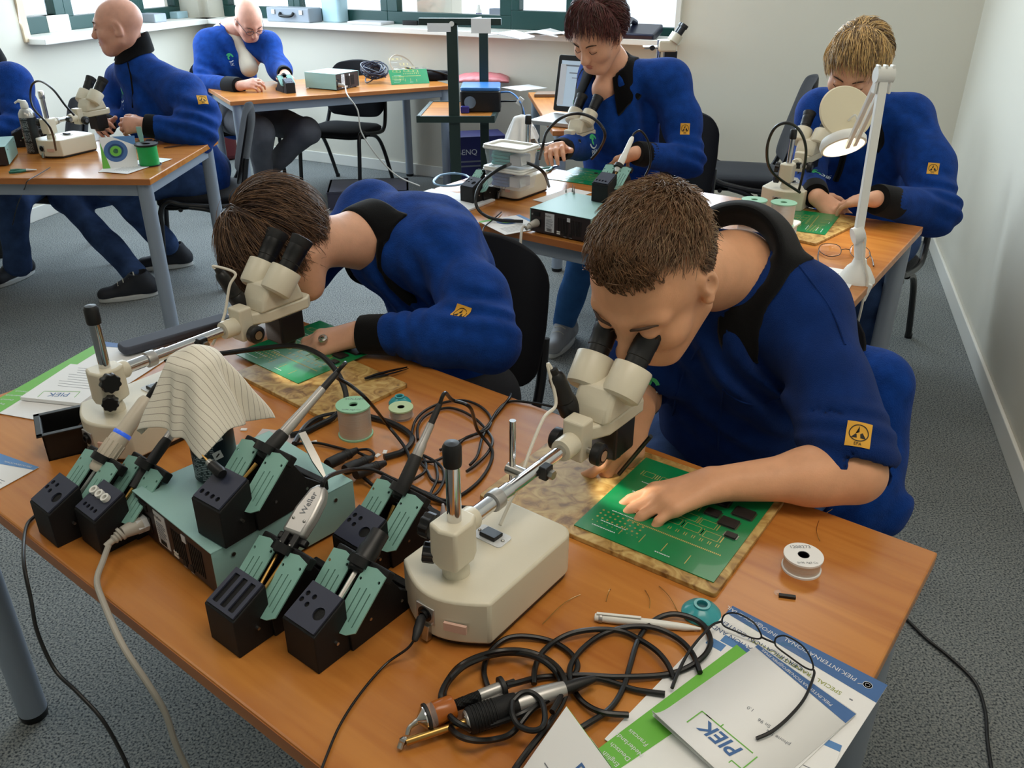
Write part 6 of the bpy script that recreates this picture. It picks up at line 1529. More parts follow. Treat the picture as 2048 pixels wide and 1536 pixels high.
# ================================================================== SOFT-SURFACE MODELLER (for people and cloth)
def _np(v): return np.array([v[0], v[1], v[2]], dtype=np.float32)
class Sdf:
 def __init__(s, lo, hi, h):
  s.h = h; s.lo = np.array(lo, np.float32); s.n = [int(math.ceil((hi[i] - lo[i]) / h)) + 2 for i in range(3)]
  s.g = np.full(s.n, 1.0, np.float32)
  s.ax = [s.lo[i] + h * np.arange(s.n[i], dtype=np.float32) for i in range(3)]
 def _win(s, lo, hi):
  sl = []
  for i in range(3):
   a = int(max(0, math.floor((lo[i] - s.lo[i]) / s.h))); b = int(min(s.n[i], math.ceil((hi[i] - s.lo[i]) / s.h) + 1))
   if b <= a: return None
   sl.append(slice(a, b))
  return tuple(sl)
 def _pts(s, w):
  return s.ax[0][w[0]][:, None, None], s.ax[1][w[1]][None, :, None], s.ax[2][w[2]][None, None, :]
 def _mix(s, w, d, k, op):
  g = s.g[w]
  if op == 'u':
   if k > 0:
    hh = np.maximum(k - np.abs(g - d), 0) / k; s.g[w] = np.minimum(g, d) - hh * hh * k * .25
   else: s.g[w] = np.minimum(g, d)
  else:
   d = -d
   if k > 0:
    hh = np.maximum(k - np.abs(g - d), 0) / k; s.g[w] = np.maximum(g, d) + hh * hh * k * .25
   else: s.g[w] = np.maximum(g, d)
 def cone(s, a, b, ra, rb, k=.02, op='u', sq=None, f=1.0):
  a = _np(a); b = _np(b); R = max(ra, rb) * max(1.0, f) + k + 2 * s.h
  w = s._win(np.minimum(a, b) - R, np.maximum(a, b) + R)
  if w is None: return s
  X, Y, Z = s._pts(w); ab = b - a; L2 = float(ab @ ab) + 1e-9
  dx, dy, dz = X - a[0], Y - a[1], Z - a[2]
  t = np.clip((dx * ab[0] + dy * ab[1] + dz * ab[2]) / L2, 0, 1)
  dx, dy, dz = dx - t * ab[0], dy - t * ab[1], dz - t * ab[2]
  if sq is not None:
   n = _np(sq); n = n / np.linalg.norm(n); c = (dx * n[0] + dy * n[1] + dz * n[2]) * (1 / f - 1)
   dx, dy, dz = dx + c * n[0], dy + c * n[1], dz + c * n[2]
  d = (np.sqrt(dx * dx + dy * dy + dz * dz) - (ra + (rb - ra) * t))
  if sq is not None: d = d * min(1, f)
  s._mix(w, d, k, op); return s
 def chain(s, pts, rs, k=.02, **kw):
  for i in range(len(pts) - 1): s.cone(pts[i], pts[i + 1], rs[i], rs[i + 1], k, **kw)
  return s
 def ell(s, c, r, Rm=None, k=.02, op='u', clip=None):
  c = _np(c); R = max(r) + k + 2 * s.h; w = s._win(c - R, c + R)
  if w is None: return s
  X, Y, Z = s._pts(w); dx, dy, dz = X - c[0], Y - c[1], Z - c[2]
  if Rm is not None:
   A = [_np(v) for v in Rm]
   q = [dx * A[i][0] + dy * A[i][1] + dz * A[i][2] for i in range(3)]
  else: q = [dx + 0 * dy + 0 * dz, dy + 0 * dx + 0 * dz, dz + 0 * dx + 0 * dy]
  k0 = np.sqrt((q[0] / r[0]) ** 2 + (q[1] / r[1]) ** 2 + (q[2] / r[2]) ** 2)
  k1 = np.sqrt((q[0] / r[0] ** 2) ** 2 + (q[1] / r[1] ** 2) ** 2 + (q[2] / r[2] ** 2) ** 2) + 1e-6
  d = np.where(k0 < 1e-3, -min(r), k0 * (k0 - 1) / k1)
  if clip is not None: d = np.maximum(d, clip(q[0], q[1], q[2]))
  s._mix(w, d.astype(np.float32), k, op); return s
 def plane(s, p, n):
  p = _np(p); n = _np(n); n = n / np.linalg.norm(n)
  X, Y, Z = s.ax[0][:, None, None], s.ax[1][None, :, None], s.ax[2][None, None, :]
  s.g = np.maximum(s.g, (X - p[0]) * n[0] + (Y - p[1]) * n[1] + (Z - p[2]) * n[2]); return s
 def ripple(s, amp, freq, seed, dirs=9, lo=None, hi=None):
  w = s._win(lo, hi) if lo is not None else (slice(None),) * 3
  if w is None: return s
  g = s.g[w]; idx = np.nonzero(np.abs(g) < .035)
  if len(idx[0]) == 0: return s
  P = np.stack([s.ax[i][w[i]][idx[i]] for i in range(3)], 1); rnd = np.random.RandomState(seed); v = np.zeros(len(P), np.float32)
  for i in range(dirs):
   d = rnd.normal(size=3); d /= np.linalg.norm(d); fq = freq * (.6 + 1.1 * rnd.rand()); ph = rnd.rand() * 6.28
   wv = np.sin(P @ d * fq + ph + 1.6 * np.sin(P @ rnd.normal(size=3) * fq * .35))
   v += wv / math.sqrt(dirs)
  v = np.sign(v) * np.abs(v) ** .8
  gg = g[idx] + amp * v; g[idx] = gg; s.g[w] = g; return s
 def folds(s, c, axis, along, R, amp, wl, seed=0):
  """creases: waves running across `along`, fading out with distance R from c"""
  c = _np(c); w = s._win(c - R, c + R)
  if w is None: return s
  X, Y, Z = s._pts(w); n = _np(along); n = n / np.linalg.norm(n); m = _np(axis); m = m / np.linalg.norm(m)
  dx, dy, dz = X - c[0], Y - c[1], Z - c[2]; r2 = (dx * dx + dy * dy + dz * dz) / (R * R)
  u = dx * n[0] + dy * n[1] + dz * n[2]; q = dx * m[0] + dy * m[1] + dz * m[2]
  fade = np.clip(1 - r2, 0, 1) ** 1.5
  s.g[w] = s.g[w] + amp * fade * np.sin(2 * math.pi * (u + .35 * wl * np.sin(q / wl * 1.3 + seed)) / wl + seed); return s
 def mesh(s):
  g = s.g; nx, ny, nz = g.shape; neg = g < 0
  c8 = neg[:-1, :-1, :-1].astype(np.int8)
  tot = sum(neg[i:nx - 1 + i, j:ny - 1 + j, k:nz - 1 + k].astype(np.int8) for i in (0, 1) for j in (0, 1) for k in (0, 1))
  cell = (tot > 0) & (tot < 8); ci = np.argwhere(cell)
  if len(ci) == 0: return np.zeros((0, 3)), np.zeros((0, 4), int)
  vid = np.full(cell.shape, -1, np.int32); vid[tuple(ci.T)] = np.arange(len(ci))
  acc = np.zeros((len(ci), 3), np.float32); cnt = np.zeros(len(ci), np.float32)
  cor = [(i, j, k) for i in (0, 1) for j in (0, 1) for k in (0, 1)]
  val = {o: g[ci[:, 0] + o[0], ci[:, 1] + o[1], ci[:, 2] + o[2]] for o in cor}
  for a in cor:
   for ax in range(3):
    if a[ax]: continue
    b = list(a); b[ax] = 1; b = tuple(b); va, vb = val[a], val[b]; m = (va < 0) != (vb < 0)
    t = np.where(m, va / np.where(m, va - vb, 1), 0); p = np.tile(np.array(a, np.float32), (len(ci), 1)); p[:, ax] += t
    acc[m] += p[m]; cnt[m] += 1
  V = s.lo + s.h * (ci + acc / cnt[:, None]); F = []
  for ax in range(3):
   sl0 = [slice(None)] * 3; sl1 = [slice(None)] * 3; sl0[ax] = slice(0, -1); sl1[ax] = slice(1, None)
   e0, e1 = neg[tuple(sl0)], neg[tuple(sl1)]; ch = np.argwhere(e0 != e1)
   o1, o2 = (ax + 1) % 3, (ax + 2) % 3
   ok = (ch[:, o1] > 0) & (ch[:, o2] > 0) & (ch[:, o1] < g.shape[o1] - 1) & (ch[:, o2] < g.shape[o2] - 1); ch = ch[ok]
   q = []
   for da, db in ((1, 1), (0, 1), (0, 0), (1, 0)):
    p = ch.copy(); p[:, o1] -= da; p[:, o2] -= db; q.append(vid[p[:, 0], p[:, 1], p[:, 2]])
   q = np.stack(q, 1); fl = e0[tuple(ch.T)]; q[~fl] = q[~fl][:, ::-1]; F.append(q)
  return V, np.concatenate(F)
 def obj(s, name, m, parent=None, smooth_it=1, origin=None):
  V, F = s.mesh()
  for _ in range(smooth_it):
   acc = np.zeros_like(V); cnt = np.zeros(len(V), np.float32)
   for i in range(4):
    np.add.at(acc, F[:, i], V[F[:, (i + 1) % 4]]); np.add.at(cnt, F[:, i], 1)
    np.add.at(acc, F[:, i], V[F[:, i - 1]]); np.add.at(cnt, F[:, i], 1)
   V = V * .45 + .55 * acc / np.maximum(cnt, 1)[:, None]
  if origin is not None: V = V - _np(origin)
  me = bpy.data.meshes.new(name); me.vertices.add(len(V)); me.vertices.foreach_set('co', np.asarray(V, np.float32).ravel())
  me.loops.add(F.size); me.loops.foreach_set('vertex_index', F.ravel().astype(np.int32)); me.polygons.add(len(F))
  me.polygons.foreach_set('loop_start', np.arange(0, F.size, 4, dtype=np.int32)); me.polygons.foreach_set('loop_total', np.full(len(F), 4, np.int32))
  me.polygons.foreach_set('use_smooth', np.ones(len(F), bool)); me.update(); me.validate()
  me.materials.append(M[m] if isinstance(m, str) else m)
  o = bpy.data.objects.new(name, me); COL.objects.link(o)
  if parent is not None: o.parent = parent
  return o
from mathutils.bvhtree import BVHTree
def bvh_of(o, off=(0, 0, 0)):
 me = o.data; off = Vector(off)
 return BVHTree.FromPolygons([v.co + off for v in me.vertices], [tuple(p.vertices) for p in me.polygons])
def hit_px(bvh, x, y):
 d = _ray(x, y).normalized(); loc, n, i, dist = bvh.ray_cast(Vector((0, 0, CAM_H)), d)
 if loc is None: return None
 if n.dot(d) > 0: n = -n
 return loc, n
def decal(bvh, c, n, up, verts2, faces, name, m, parent, off=.0012, origin=(0, 0, 0)):
 n = n.normalized(); r = up.cross(n).normalized(); u = n.cross(r); b = MB()
 for (x, y) in verts2:
  p = c + r * x + u * y + n * .03; loc, nn, i, dist = bvh.ray_cast(p, -n, .08)
  s_ = (loc - c).dot(n) if loc is not None else 0; q = c + r * x + u * y + n * (max(-.0045, min(.003, s_)) + off)
  b.v.append(tuple(q - Vector(origin)))
 b.f = list(faces); return b.obj(name, m, parent, ang=80)
def grid2(w, h, nx=6, ny=6):
 vs = [((i / nx - .5) * w, (j / ny - .5) * h) for j in range(ny + 1) for i in range(nx + 1)]
 return vs, [(j * (nx + 1) + i, j * (nx + 1) + i + 1, (j + 1) * (nx + 1) + i + 1, (j + 1) * (nx + 1) + i) for j in range(ny) for i in range(nx)]
def text2(txt, size):
 cu = bpy.data.curves.new('tmp', 'FONT'); cu.body = txt; cu.size = size; cu.align_x = 'CENTER'; cu.align_y = 'CENTER'; cu.resolution_u = 2
 o = bpy.data.objects.new('tmp', cu); me = bpy.data.meshes.new_from_object(o); v = [(p.co.x, p.co.y) for p in me.vertices]; f = [tuple(p.vertices) for p in me.polygons]
 bpy.data.objects.remove(o); bpy.data.curves.remove(cu); bpy.data.meshes.remove(me); return v, f
def epa_patch(bvh, px, par, w=.036, h=.040, up=None, origin=(0, 0, 0)):
 r = hit_px(bvh, *px)
 if r is None: return
 c, n = r; up = up or Vector((0, 0, 1)); ns = [hit_px(bvh, px[0] + i, px[1] + j) for i in (-12, 0, 12) for j in (-12, 0, 12)]; n = sum((q[1] for q in ns if q), Vector()).normalized()
 pt = decal(bvh, c, n, up, *grid2(w, h), 'esd_patch', 'epa_yellow', par, .0015, origin)
 ring = [(.40 * w * k * math.cos(a), .04 * h + .40 * w * k * math.sin(a)) for k in (.90, 1.0) for a in [2 * math.pi * i / 28 for i in range(28)]]
 decal(bvh, c, n, up, ring, [(i, (i + 1) % 28, 28 + (i + 1) % 28, 28 + i) for i in range(28)], 'esd_circle', 'ink_black', pt, .0022, origin)
 tri = [(0, .32 * h), (-.13 * w, .02 * h), (.02 * w, .10 * h), (-.30 * w, -.16 * h), (-.06 * w, -.16 * h), (-.08 * w, .0 * h), (.30 * w, -.16 * h), (.08 * w, -.16 * h), (.15 * w, .08 * h), (.06 * w, .02 * h)]
 decal(bvh, c, n, up, tri, [(0, 1, 2), (1, 3, 4, 5), (6, 8, 9, 7)], 'esd_symbol', 'ink_black', pt, .0022, origin)
 v, f = text2('EPA', .16 * h); decal(bvh, c, n, up, [(x, y - .40 * h) for x, y in v], f, 'esd_lettering', 'ink_black', pt, .0022, origin)
 return pt
def chest_logo(bvh, px, par, s=.035, up=None, origin=(0, 0, 0)):
 r = hit_px(bvh, *px)
 if r is None: return
 c, n = r; up = up or Vector((0, 0, 1))
 arc = lambda r0, r1, a0, a1, N=10: ([(rr * math.cos(a0 + (a1 - a0) * i / N), rr * math.sin(a0 + (a1 - a0) * i / N)) for rr in (r0, r1) for i in range(N + 1)], [(i, i + 1, N + 2 + i, N + 1 + i) for i in range(N)])
 lg = decal(bvh, c, n, up, *arc(s * .28, s * .46, .2, 2.6), 'logo_swirl', 'logo_green', par, .0018, origin)
 decal(bvh, c, n, up, *arc(s * .10, s * .26, 1.2, 4.4), 'logo_swirl', 'logo_green', lg, .0018, origin)
 decal(bvh, c, n, up, *arc(s * .40, s * .50, 3.4, 5.6), 'logo_swirl', 'logo_pale', lg, .0018, origin)
 v, f = text2('PIEK', s * .42); decal(bvh, c, n, up, [(x, y - s * .72) for x, y in v], f, 'logo_lettering', 'logo_pale', lg, .0018, origin)
 return lg
def head_axes(f, u):
 f = Vector(f).normalized(); u = Vector(u); u = (u - u.dot(f) * f).normalized(); l = u.cross(f) * -1
 l = f.cross(u) * -1 if False else u.cross(f)
 return l, f, u
def add_head(S, c, f, u, sc=1.0, female=False, k=.02, ears=True):
 l, f, u = head_axes(f, u); c = Vector(c)
 Wp = lambda x, y, z: c + (l * x + f * y + u * z) * sc
 A = (l, f, u)
 E = lambda x, y, z, rx, ry, rz, kk=k, op='u': S.ell(Wp(x, y, z), (rx * sc, ry * sc, rz * sc), A, kk, op)
 E(0, -.012, .032, .074, .094, .082); E(0, .012, .010, .068, .082, .075, .03)
 E(0, .038, -.045, .054, .058, .070, .03); E(0, .060, -.092, .030, .030, .024, .03)
 for s in (1, -1):
  E(s * .040, .056, -.030, .028, .032, .030, .02); S.cone(Wp(s * .056, .0, -.055), Wp(s * .028, .062, -.095), .020 * sc, .017 * sc, .03)
  S.cone(Wp(0, .088, .022), Wp(s * .044, .072, .020), .011 * sc, .011 * sc, .015)
  E(s * .031, .096, .002, .017, .012, .010, .012, 's')
  E(s * .031, .083, .002, .014, .014, .012, .004)
  S.cone(Wp(s * .009, .106, -.035), Wp(s * .006, .104, -.034), .0085 * sc, .0085 * sc, .008)
  if ears:
   ea = (l, (f * .94 + u * -.15).normalized(), (u * .96 + f * -.25).normalized())
   S.ell(Wp(s * .076, -.006, -.004), (.011 * sc, .020 * sc, .032 * sc), ea, .006)
   S.ell(Wp(s * .087, -.002, .0), (.007 * sc, .011 * sc, .020 * sc), ea, .004, 's')
   S.ell(Wp(s * .078, .004, -.028), (.007 * sc, .009 * sc, .010 * sc), ea, .006)
 S.cone(Wp(0, .090, .012), Wp(0, .112, -.032), .0085 * sc, .0125 * sc, .014)
 S.cone(Wp(-.016, .090, -.058), Wp(.016, .090, -.058), .0065 * sc, .0065 * sc, .010)
 S.cone(Wp(-.013, .088, -.070), Wp(.013, .088, -.070), .0068 * sc, .0068 * sc, .010)
 S.cone(Wp(-.02, .098, -.064), Wp(.02, .098, -.064), .0018 * sc, .0018 * sc, .004, 's')
 return Wp, A
def face_parts(Wp, A, sc, par, brow='brow', lips=True, brows=True, lids=True, origin=(0, 0, 0)):
 O = Vector(origin)
 for s in (1, -1):
  if brows: MB().tube(smooth_path([Wp(s * .014, .099, .018) - O, Wp(s * .030, .097, .025) - O, Wp(s * .048, .083, .020) - O], 5), [.0022] * 4 + [.0026] * 4 + [.0016] * 3, n=6).obj('eyebrow', brow, par)
  if lids: MB().tube(smooth_path([Wp(s * .018, .093, -.004) - O, Wp(s * .031, .0975, -.009) - O, Wp(s * .045, .088, -.005) - O], 5), .0011, n=6).obj('eyelashes', brow, par)
 if lips:
  MB().tube(smooth_path([Wp(-.022, .0885, -.064) - O, Wp(-.008, .0975, -.060) - O, Wp(0, .098, -.0615) - O, Wp(.008, .0975, -.060) - O, Wp(.022, .0885, -.064) - O], 4), [.0015] + [.0034] * 15 + [.0015], n=8).obj('upper_lip', 'lip', par)
  MB().tube(smooth_path([Wp(-.020, .0885, -.066) - O, Wp(0, .0975, -.0715) - O, Wp(.020, .0885, -.066) - O], 5), [.0015] + [.0036] * 9 + [.0015], n=8).obj('lower_lip', 'lip', par)
def add_hand(S, W_, d, n, s, curls=(.5, .5, .55, .6), spread=.09, thumb=(.6, .7, -.25), tcurl=.35, sc=1.0, k=.006, base=None):
 """W_ wrist, d towards the fingers, n out of the back of the hand, s towards the thumb; returns nail frames"""
 d = Vector(d).normalized(); n = Vector(n); n = (n - n.dot(d) * d).normalized(); s0 = Vector(s); s = d.cross(n)
 if s.dot(s0) < 0: s = -s
 W_ = Vector(W_); nails = []
 mcp = []
 for i, (off, ln) in enumerate(((.030, .088), (.010, .092), (-.010, .087), (-.029, .078))):
  m = W_ + (d * ln + s * off - n * (.002 + .004 * (i == 3))) * sc; mcp.append(m)
  S.cone(W_ + (s * off * .55 + d * .004) * sc, m, .0150 * sc, .0118 * sc, .016)
 S.cone(W_ + (s * .012 + d * .03 - n * .008) * sc, W_ + (d * .07 - n * .008) * sc, .014 * sc, .011 * sc, .02)
 for i, ((a, b, c), cu) in enumerate(zip(((.042, .025, .022), (.046, .028, .024), (.043, .026, .023), (.033, .020, .020)), curls)):
  q = cu if isinstance(cu, (tuple, list)) else (cu * .7, cu, cu * .6)
  ang = 0; p = mcp[i]; yaw = (1.5 - i) * spread; fd0 = (d * math.cos(yaw) + s * math.sin(yaw)).normalized()
  r = .0092 if i != 3 else .0080
  for j, L in enumerate((a, b, c)):
   ang += q[j]; fd = fd0 * math.cos(ang) - n * math.sin(ang); e = p + fd * L * sc
   S.cone(p, e, (r - .0006 * j) * sc, (r - .0006 * (j + 1)) * sc, k if j else .010); 
   if j == 2: nails.append((e - fd * .004 * sc, fd, (n * math.cos(ang) + fd0 * math.sin(ang)), (r - .0018) * sc))
   p = e
 t0 = W_ + (s * .020 + d * .018 - n * .006) * sc; td = (d * thumb[0] + s * thumb[1] + n * thumb[2]).normalized()
 t1 = t0 + td * .042 * sc; S.cone(t0, t1, .0150 * sc, .0112 * sc, .014)
 td2 = (td * math.cos(tcurl) + (d * .8 - s * .6) * math.sin(tcurl)).normalized(); t2 = t1 + td2 * .032 * sc; S.cone(t1, t2, .0108 * sc, .0098 * sc, .006)
 td3 = (td2 * math.cos(tcurl) + (d * .8 - s * .6) * math.sin(tcurl)).normalized(); t3 = t2 + td3 * .024 * sc; S.cone(t2, t3, .0098 * sc, .0084 * sc, .005)
 nails.append((t3 - td3 * .003 * sc, td3, n, .0086 * sc))
 return nails
def put_nails(nails, par, origin=(0, 0, 0)):
 for (p, fd, nn, r) in nails:
  sd = fd.cross(nn).normalized(); c = p + nn.normalized() * r * .80 - Vector(origin)
  MB().sphere((0, 0, 0), (.0054, .0066, .0022), 12, 8, mtx=frame(sd, fd, nn.normalized(), c)).obj('fingernail', 'nail', par)
def hair_strands(Wp, A, sc, par, m, n, root, flow, length, width=.0011, seed=1, seg=5, lift=.4, name='hair_strands', jitter=.25, grav=0.0, cen=(0, -.012, .030), rad=(.078, .098, .086), origin=(0, 0, 0), kind=None):
 """strands rooted on the cranium ellipsoid (local head coordinates)"""
 rnd = random.Random(seed); b = MB(); C = Vector(cen); l, f, u = A; O = Vector(origin); made = 0; tries = 0
 gl = Vector((-l.z, -f.z, -u.z))
 while made < n and tries < n * 12:
  tries += 1
  z = rnd.uniform(-1, 1); a = rnd.uniform(0, 2 * math.pi); q = math.sqrt(1 - z * z); nrm = Vector((q * math.cos(a), q * math.sin(a), z))
  p = C + Vector((nrm.x * rad[0], nrm.y * rad[1], nrm.z * rad[2]))
  if not root(p): continue
  nv = Vector((nrm.x / rad[0], nrm.y / rad[1], nrm.z / rad[2])).normalized()
  fl = Vector(flow(p)) + Vector((rnd.gauss(0, jitter), rnd.gauss(0, jitter), rnd.gauss(0, jitter)))
  fl = fl - fl.dot(nv) * nv
  if fl.length < 1e-4: continue
  fl.normalize(); L = length(p) * rnd.uniform(.7, 1.15); pts = []; cur = p.copy(); dr = (fl + nv * lift * rnd.uniform(.6, 1.4)).normalized()
  for i in range(seg + 1):
   pts.append(cur.copy()); dr = (dr + gl * grav / seg).normalized(); cur = cur + dr * L / seg
   e = cur - C; k0 = math.sqrt((e.x / rad[0]) ** 2 + (e.y / rad[1]) ** 2 + (e.z / rad[2]) ** 2)
   if k0 < 1.03: cur = C + e * (1.03 + .03 * rnd.random()) / k0
   nv2 = Vector((e.x / rad[0] ** 2, e.y / rad[1] ** 2, e.z / rad[2] ** 2)).normalized(); dt = dr.dot(nv2)
   if dt > .1: dr = (dr - nv2 * dt * .5).normalized()
  b.tube([Wp(*q2) - O for q2 in pts], [width * (1 - .75 * (i / seg) ** 1.5) for i in range(seg + 1)], n=3, caps=False); made += 1
 o = b.obj(name, m, par, ang=180); return o
# ================================================================== PEOPLE
V3 = lambda *a: Vector(a)
def person(label, base, group=None): return thing('person', label, 'person', base)
def collar(NB, ax, fwd, R, par, m='collar_black', h=.045, open_deg=42, flare=.028, drop=.050, origin=(0, 0, 0), sx=1.0, bv=None):
 """folded shirt collar around the neck axis; open at the front (fwd)"""
 ax = Vector(ax).normalized(); f = Vector(fwd); f = (f - f.dot(ax) * ax).normalized(); l = ax.cross(f); O = Vector(origin); NB = Vector(NB)
 b = MB(); N = 40; rows = [(0, 0), (.10, h * .55), (.16, h * .95), (.26, h * 1.02), (.40, h * .9), (.72, h * .30), (1.0, -drop * .2)]
 for i in range(N + 1):
  a = math.radians(open_deg) + (2 * math.pi - 2 * math.radians(open_deg)) * i / N
  back = .5 - .5 * math.cos(a)
  d = f * math.cos(a) * 1.05 + l * math.sin(a) * sx
  fr = 1 - back
  for (q, z) in rows:
   rr = R + flare * q * (1 + .35 * fr); zz = z * (.72 + .38 * back) - (drop * fr * 1.25 if q >= .99 else drop * fr * .6 * q) - .030 * fr
   v = NB + d * rr + ax * zz
   if bv is not None:
    lc, nn, _, dd = bv.find_nearest(v)
    if lc is not None and (v - lc).dot(nn) < .004 and dd < .09: v = lc + nn * (.004 + .004 * (q < .5))
   b.v.append(tuple(v - O))
 k = len(rows)
 for i in range(N):
  for j in range(k - 1): b.f.append((i * k + j, (i + 1) * k + j, (i + 1) * k + j + 1, i * k + j + 1))
 return b.obj('collar', m, par, ang=80, solid=.006, sub=1)
def shoe(c, d, m, par, sole='shoe_sole', laces=True, L=.29, up=(0, 0, 1), origin=(0, 0, 0)):
 d = Vector(d).normalized(); u = Vector(up); u = (u - u.dot(d) * d).normalized(); s = u.cross(d); c = Vector(c); O = Vector(origin)
 S = Sdf(c - V3(.22, .22, .06) - V3(0, 0, .06), c + V3(.22, .22, .22), .006)
 S.cone(c - d * .09 + u * .045, c + d * .11 + u * .035, .042, .036, .03, sq=s, f=.95).cone(c - d * .085 + u * .05, c - d * .06 + u * .11, .042, .044, .04)
 S.cone(c + d * .02 + u * .06, c - d * .04 + u * .09, .034, .036, .03); S.cone(c - d * .055 + u * .13, c - d * .05 + u * .16, .036, .036, .01, 's')
 S.plane(c + u * .022, -u)
 so = S.obj('shoe', m, par, 1, origin=O)
 ring = [(math.cos(a) * (.145 if math.cos(a) > 0 else .135), math.sin(a) * (.047 - .006 * math.cos(a))) for a in [2 * math.pi * i / 30 for i in range(30)]]
 MB().prism(ring, 0, .026, frame(d, s, u, c - O)).obj('sole', sole, so, bevel=.006)
 if laces:
  for i in range(4):
   q = c + d * (.045 - .026 * i) + u * (.083 + .014 * i) - O
   MB().tube(smooth_path([q - s * .024 - u * .006, q + u * .004, q + s * .024 - u * .006], 4), .003, n=6).obj('lace', 'lace', so)
 return so
def cuff(a, b, r, par, name='cuff', m='collar_black', origin=(0, 0, 0)):
 a = Vector(a) - Vector(origin); b = Vector(b) - Vector(origin); d = b - a; L = d.length
 return MB().lathe([(r * .82, L * 1.0), (r * .98, L), (r * 1.04, L * .85), (r * 1.08, L * .2), (r * 1.10, 0), (r * .9, 0)], a, d, n=28).obj(name, m, par)
def box_of(pts, pad):
 a = np.array([list(p) for p in pts]); return a.min(0) - pad, a.max(0) + pad
e_ = V3(.6, .8, 0); l_ = V3(.8, -.6, 0)
P = person('man with short brown hair and black-collared blue polo at the front microscope', (.5, 1.62, 0))
O = P.location.copy()
Hc = V3(.216, 1.232, 1.084); pit = math.radians(40); dh = V3(-.56, -.83, 0).normalized()
hf = dh * math.cos(pit) - V3(0, 0, math.sin(pit)); hu = dh * math.sin(pit) + V3(0, 0, math.cos(pit)); hs = 1.12
SL, SR = V3(.527, 1.400, .950), V3(.262, 1.612, .962); Cc = (SL + SR) / 2; NB = V3(.402, 1.452, 1.035)
EL, WL_ = V3(.538, 1.118, .797), V3(.318, 1.104, .784)
ER, WR_ = V3(.245, 1.46, .745), V3(.215, 1.262, .835)
S = Sdf((.02, .93, .735), (.70, 1.70, 1.24), .0028)
Wp, A = add_head(S, Hc, hf, hu, hs)
S.cone(Hc - hu * .045 - hf * .030, NB - V3(0, 0, .03), .058, .066, .03); S.cone(NB - V3(0, 0, .02), Cc - V3(0, 0, .08), .062, .08, .05)
S.cone(Cc - V3(0, 0, .08), SL, .07, .045, .05).cone(Cc - V3(0, 0, .08), SR, .07, .045, .05)
S.cone(SL, EL, .046, .043, .03).cone(EL, EL * .7 + WL_ * .3, .043, .043, .03).cone(EL * .72 + WL_ * .28, WL_, .043, .0285, .03, sq=V3(0, 0, 1), f=.92)
S.cone(SR, ER, .044, .042, .03).cone(ER, WR_, .040, .027, .03)
hdir = (PZ(1232, 1020, TOP + .022) - WL_).normalized()
nl = add_hand(S, WL_, hdir, V3(.05, .10, 1), V3(-.3, .95, .05), curls=((.20, .30, .30), (.26, .36, .34), (.32, .44, .38), (.36, .50, .4)), spread=.055, thumb=(.80, .52, -.30), tcurl=.25, k=.003)
hr = (PZ(1247, 944, TOP + .020) - WR_).normalized()
nr = add_hand(S, WR_, hr, V3(.55, -.70, .35), V3(-.75, -.45, .2), curls=((.45, .55, .4), (.55, .6, .4), (.62, .6, .4), (.66, .6, .4)), spread=.06, thumb=(.85, .40, -.35), tcurl=.25, sc=.95)
body = S.obj('body', 'skin_tan', P, 1, origin=O)
face_parts(Wp, A, hs, P, origin=O); put_nails(nl + nr, P, O)
pel = V3(.50, 1.63, .50); che = V3(.435, 1.50, .87)
S = Sdf((-.02, 1.02, .45), (.80, 1.92, 1.13), .006); fwd = -e_
S.cone(pel, che, .165, .168, .05, sq=e_, f=.74).cone(che, che + V3(-.03, -.035, .07), .165, .140, .06, sq=e_, f=.72)
S.cone(SL - V3(.03, -.02, .005), SR + V3(.03, -.02, -.005), .064, .064, .06)
S.cone(SL, NB + V3(.03, .0, -.045), .060, .060, .05).cone(SR, NB + V3(-.03, .02, -.045), .060, .060, .05)
se = SL + (EL - SL) * .90
S.cone(SL, se, .068, .078, .05, sq=(EL - SL).cross(V3(0, 0, 1)), f=.95); sr_ = SR + (ER - SR) * .85; S.cone(SR, sr_, .066, .072, .05)
S.cone(SL + (EL - SL) * .72, EL + (EL - SL).normalized() * .03, .058, .055, .004, 's'); S.cone(SR + (ER - SR) * .75, ER, .055, .055, .004, 's')
S.cone(Hc - hu * .05, NB, .062, .066, .01, 's')
S.folds(SL + V3(-.05, -.03, -.10), V3(0, 0, 1), V3(.8, .2, .6), .17, .0093, .055, 1); S.folds(che + V3(-.02, -.12, -.10), V3(0, 0, 1), V3(.6, -.4, .7), .20, .0093, .085, 2); S.folds(se, EL - SL, V3(.3, .4, .9), .11, .0078, .04, 4)
S.folds(che + V3(-.10, -.06, .02), V3(0, 0, 1), V3(.9, -.3, .3), .16, .0078, .06, 7); S.ripple(.0022, 26, 3)
shirt = S.obj('polo_shirt', 'polo_blue', P, 1, origin=O); bv = bvh_of(shirt, O)
cl = collar(NB + V3(-.012, -.012, -.006), (NB - Cc).normalized() * .6 + (Hc - NB).normalized() * .6, V3(-.62, -.70, -.35), .070, P, h=.058, open_deg=30, flare=.048, drop=.040, origin=O, bv=bv)
epa_patch(bv, (1717, 870), P, .036, .042, V3(.1, .25, 1), O); chest_logo(bv, (1300, 772), P, .04, V3(0, .3, 1), O)
for nm, lst in (('pocket_hem', ((1447, 778), (1470, 797), (1500, 808), (1530, 806), (1560, 797))), ('pocket_seam', ((1447, 778), (1442, 820), (1438, 860), (1436, 900))), ('shoulder_seam', ((1572, 500), (1620, 560), (1665, 625), (1690, 690)))):
 hq = [q for q in [hit_px(bv, *w) for w in lst] if q]
 if len(hq) > 2: MB().tube(smooth_path([q[0] + q[1] * .0008 - O for q in hq], 4), .0019, n=6).obj(nm, 'polo_blue', P)
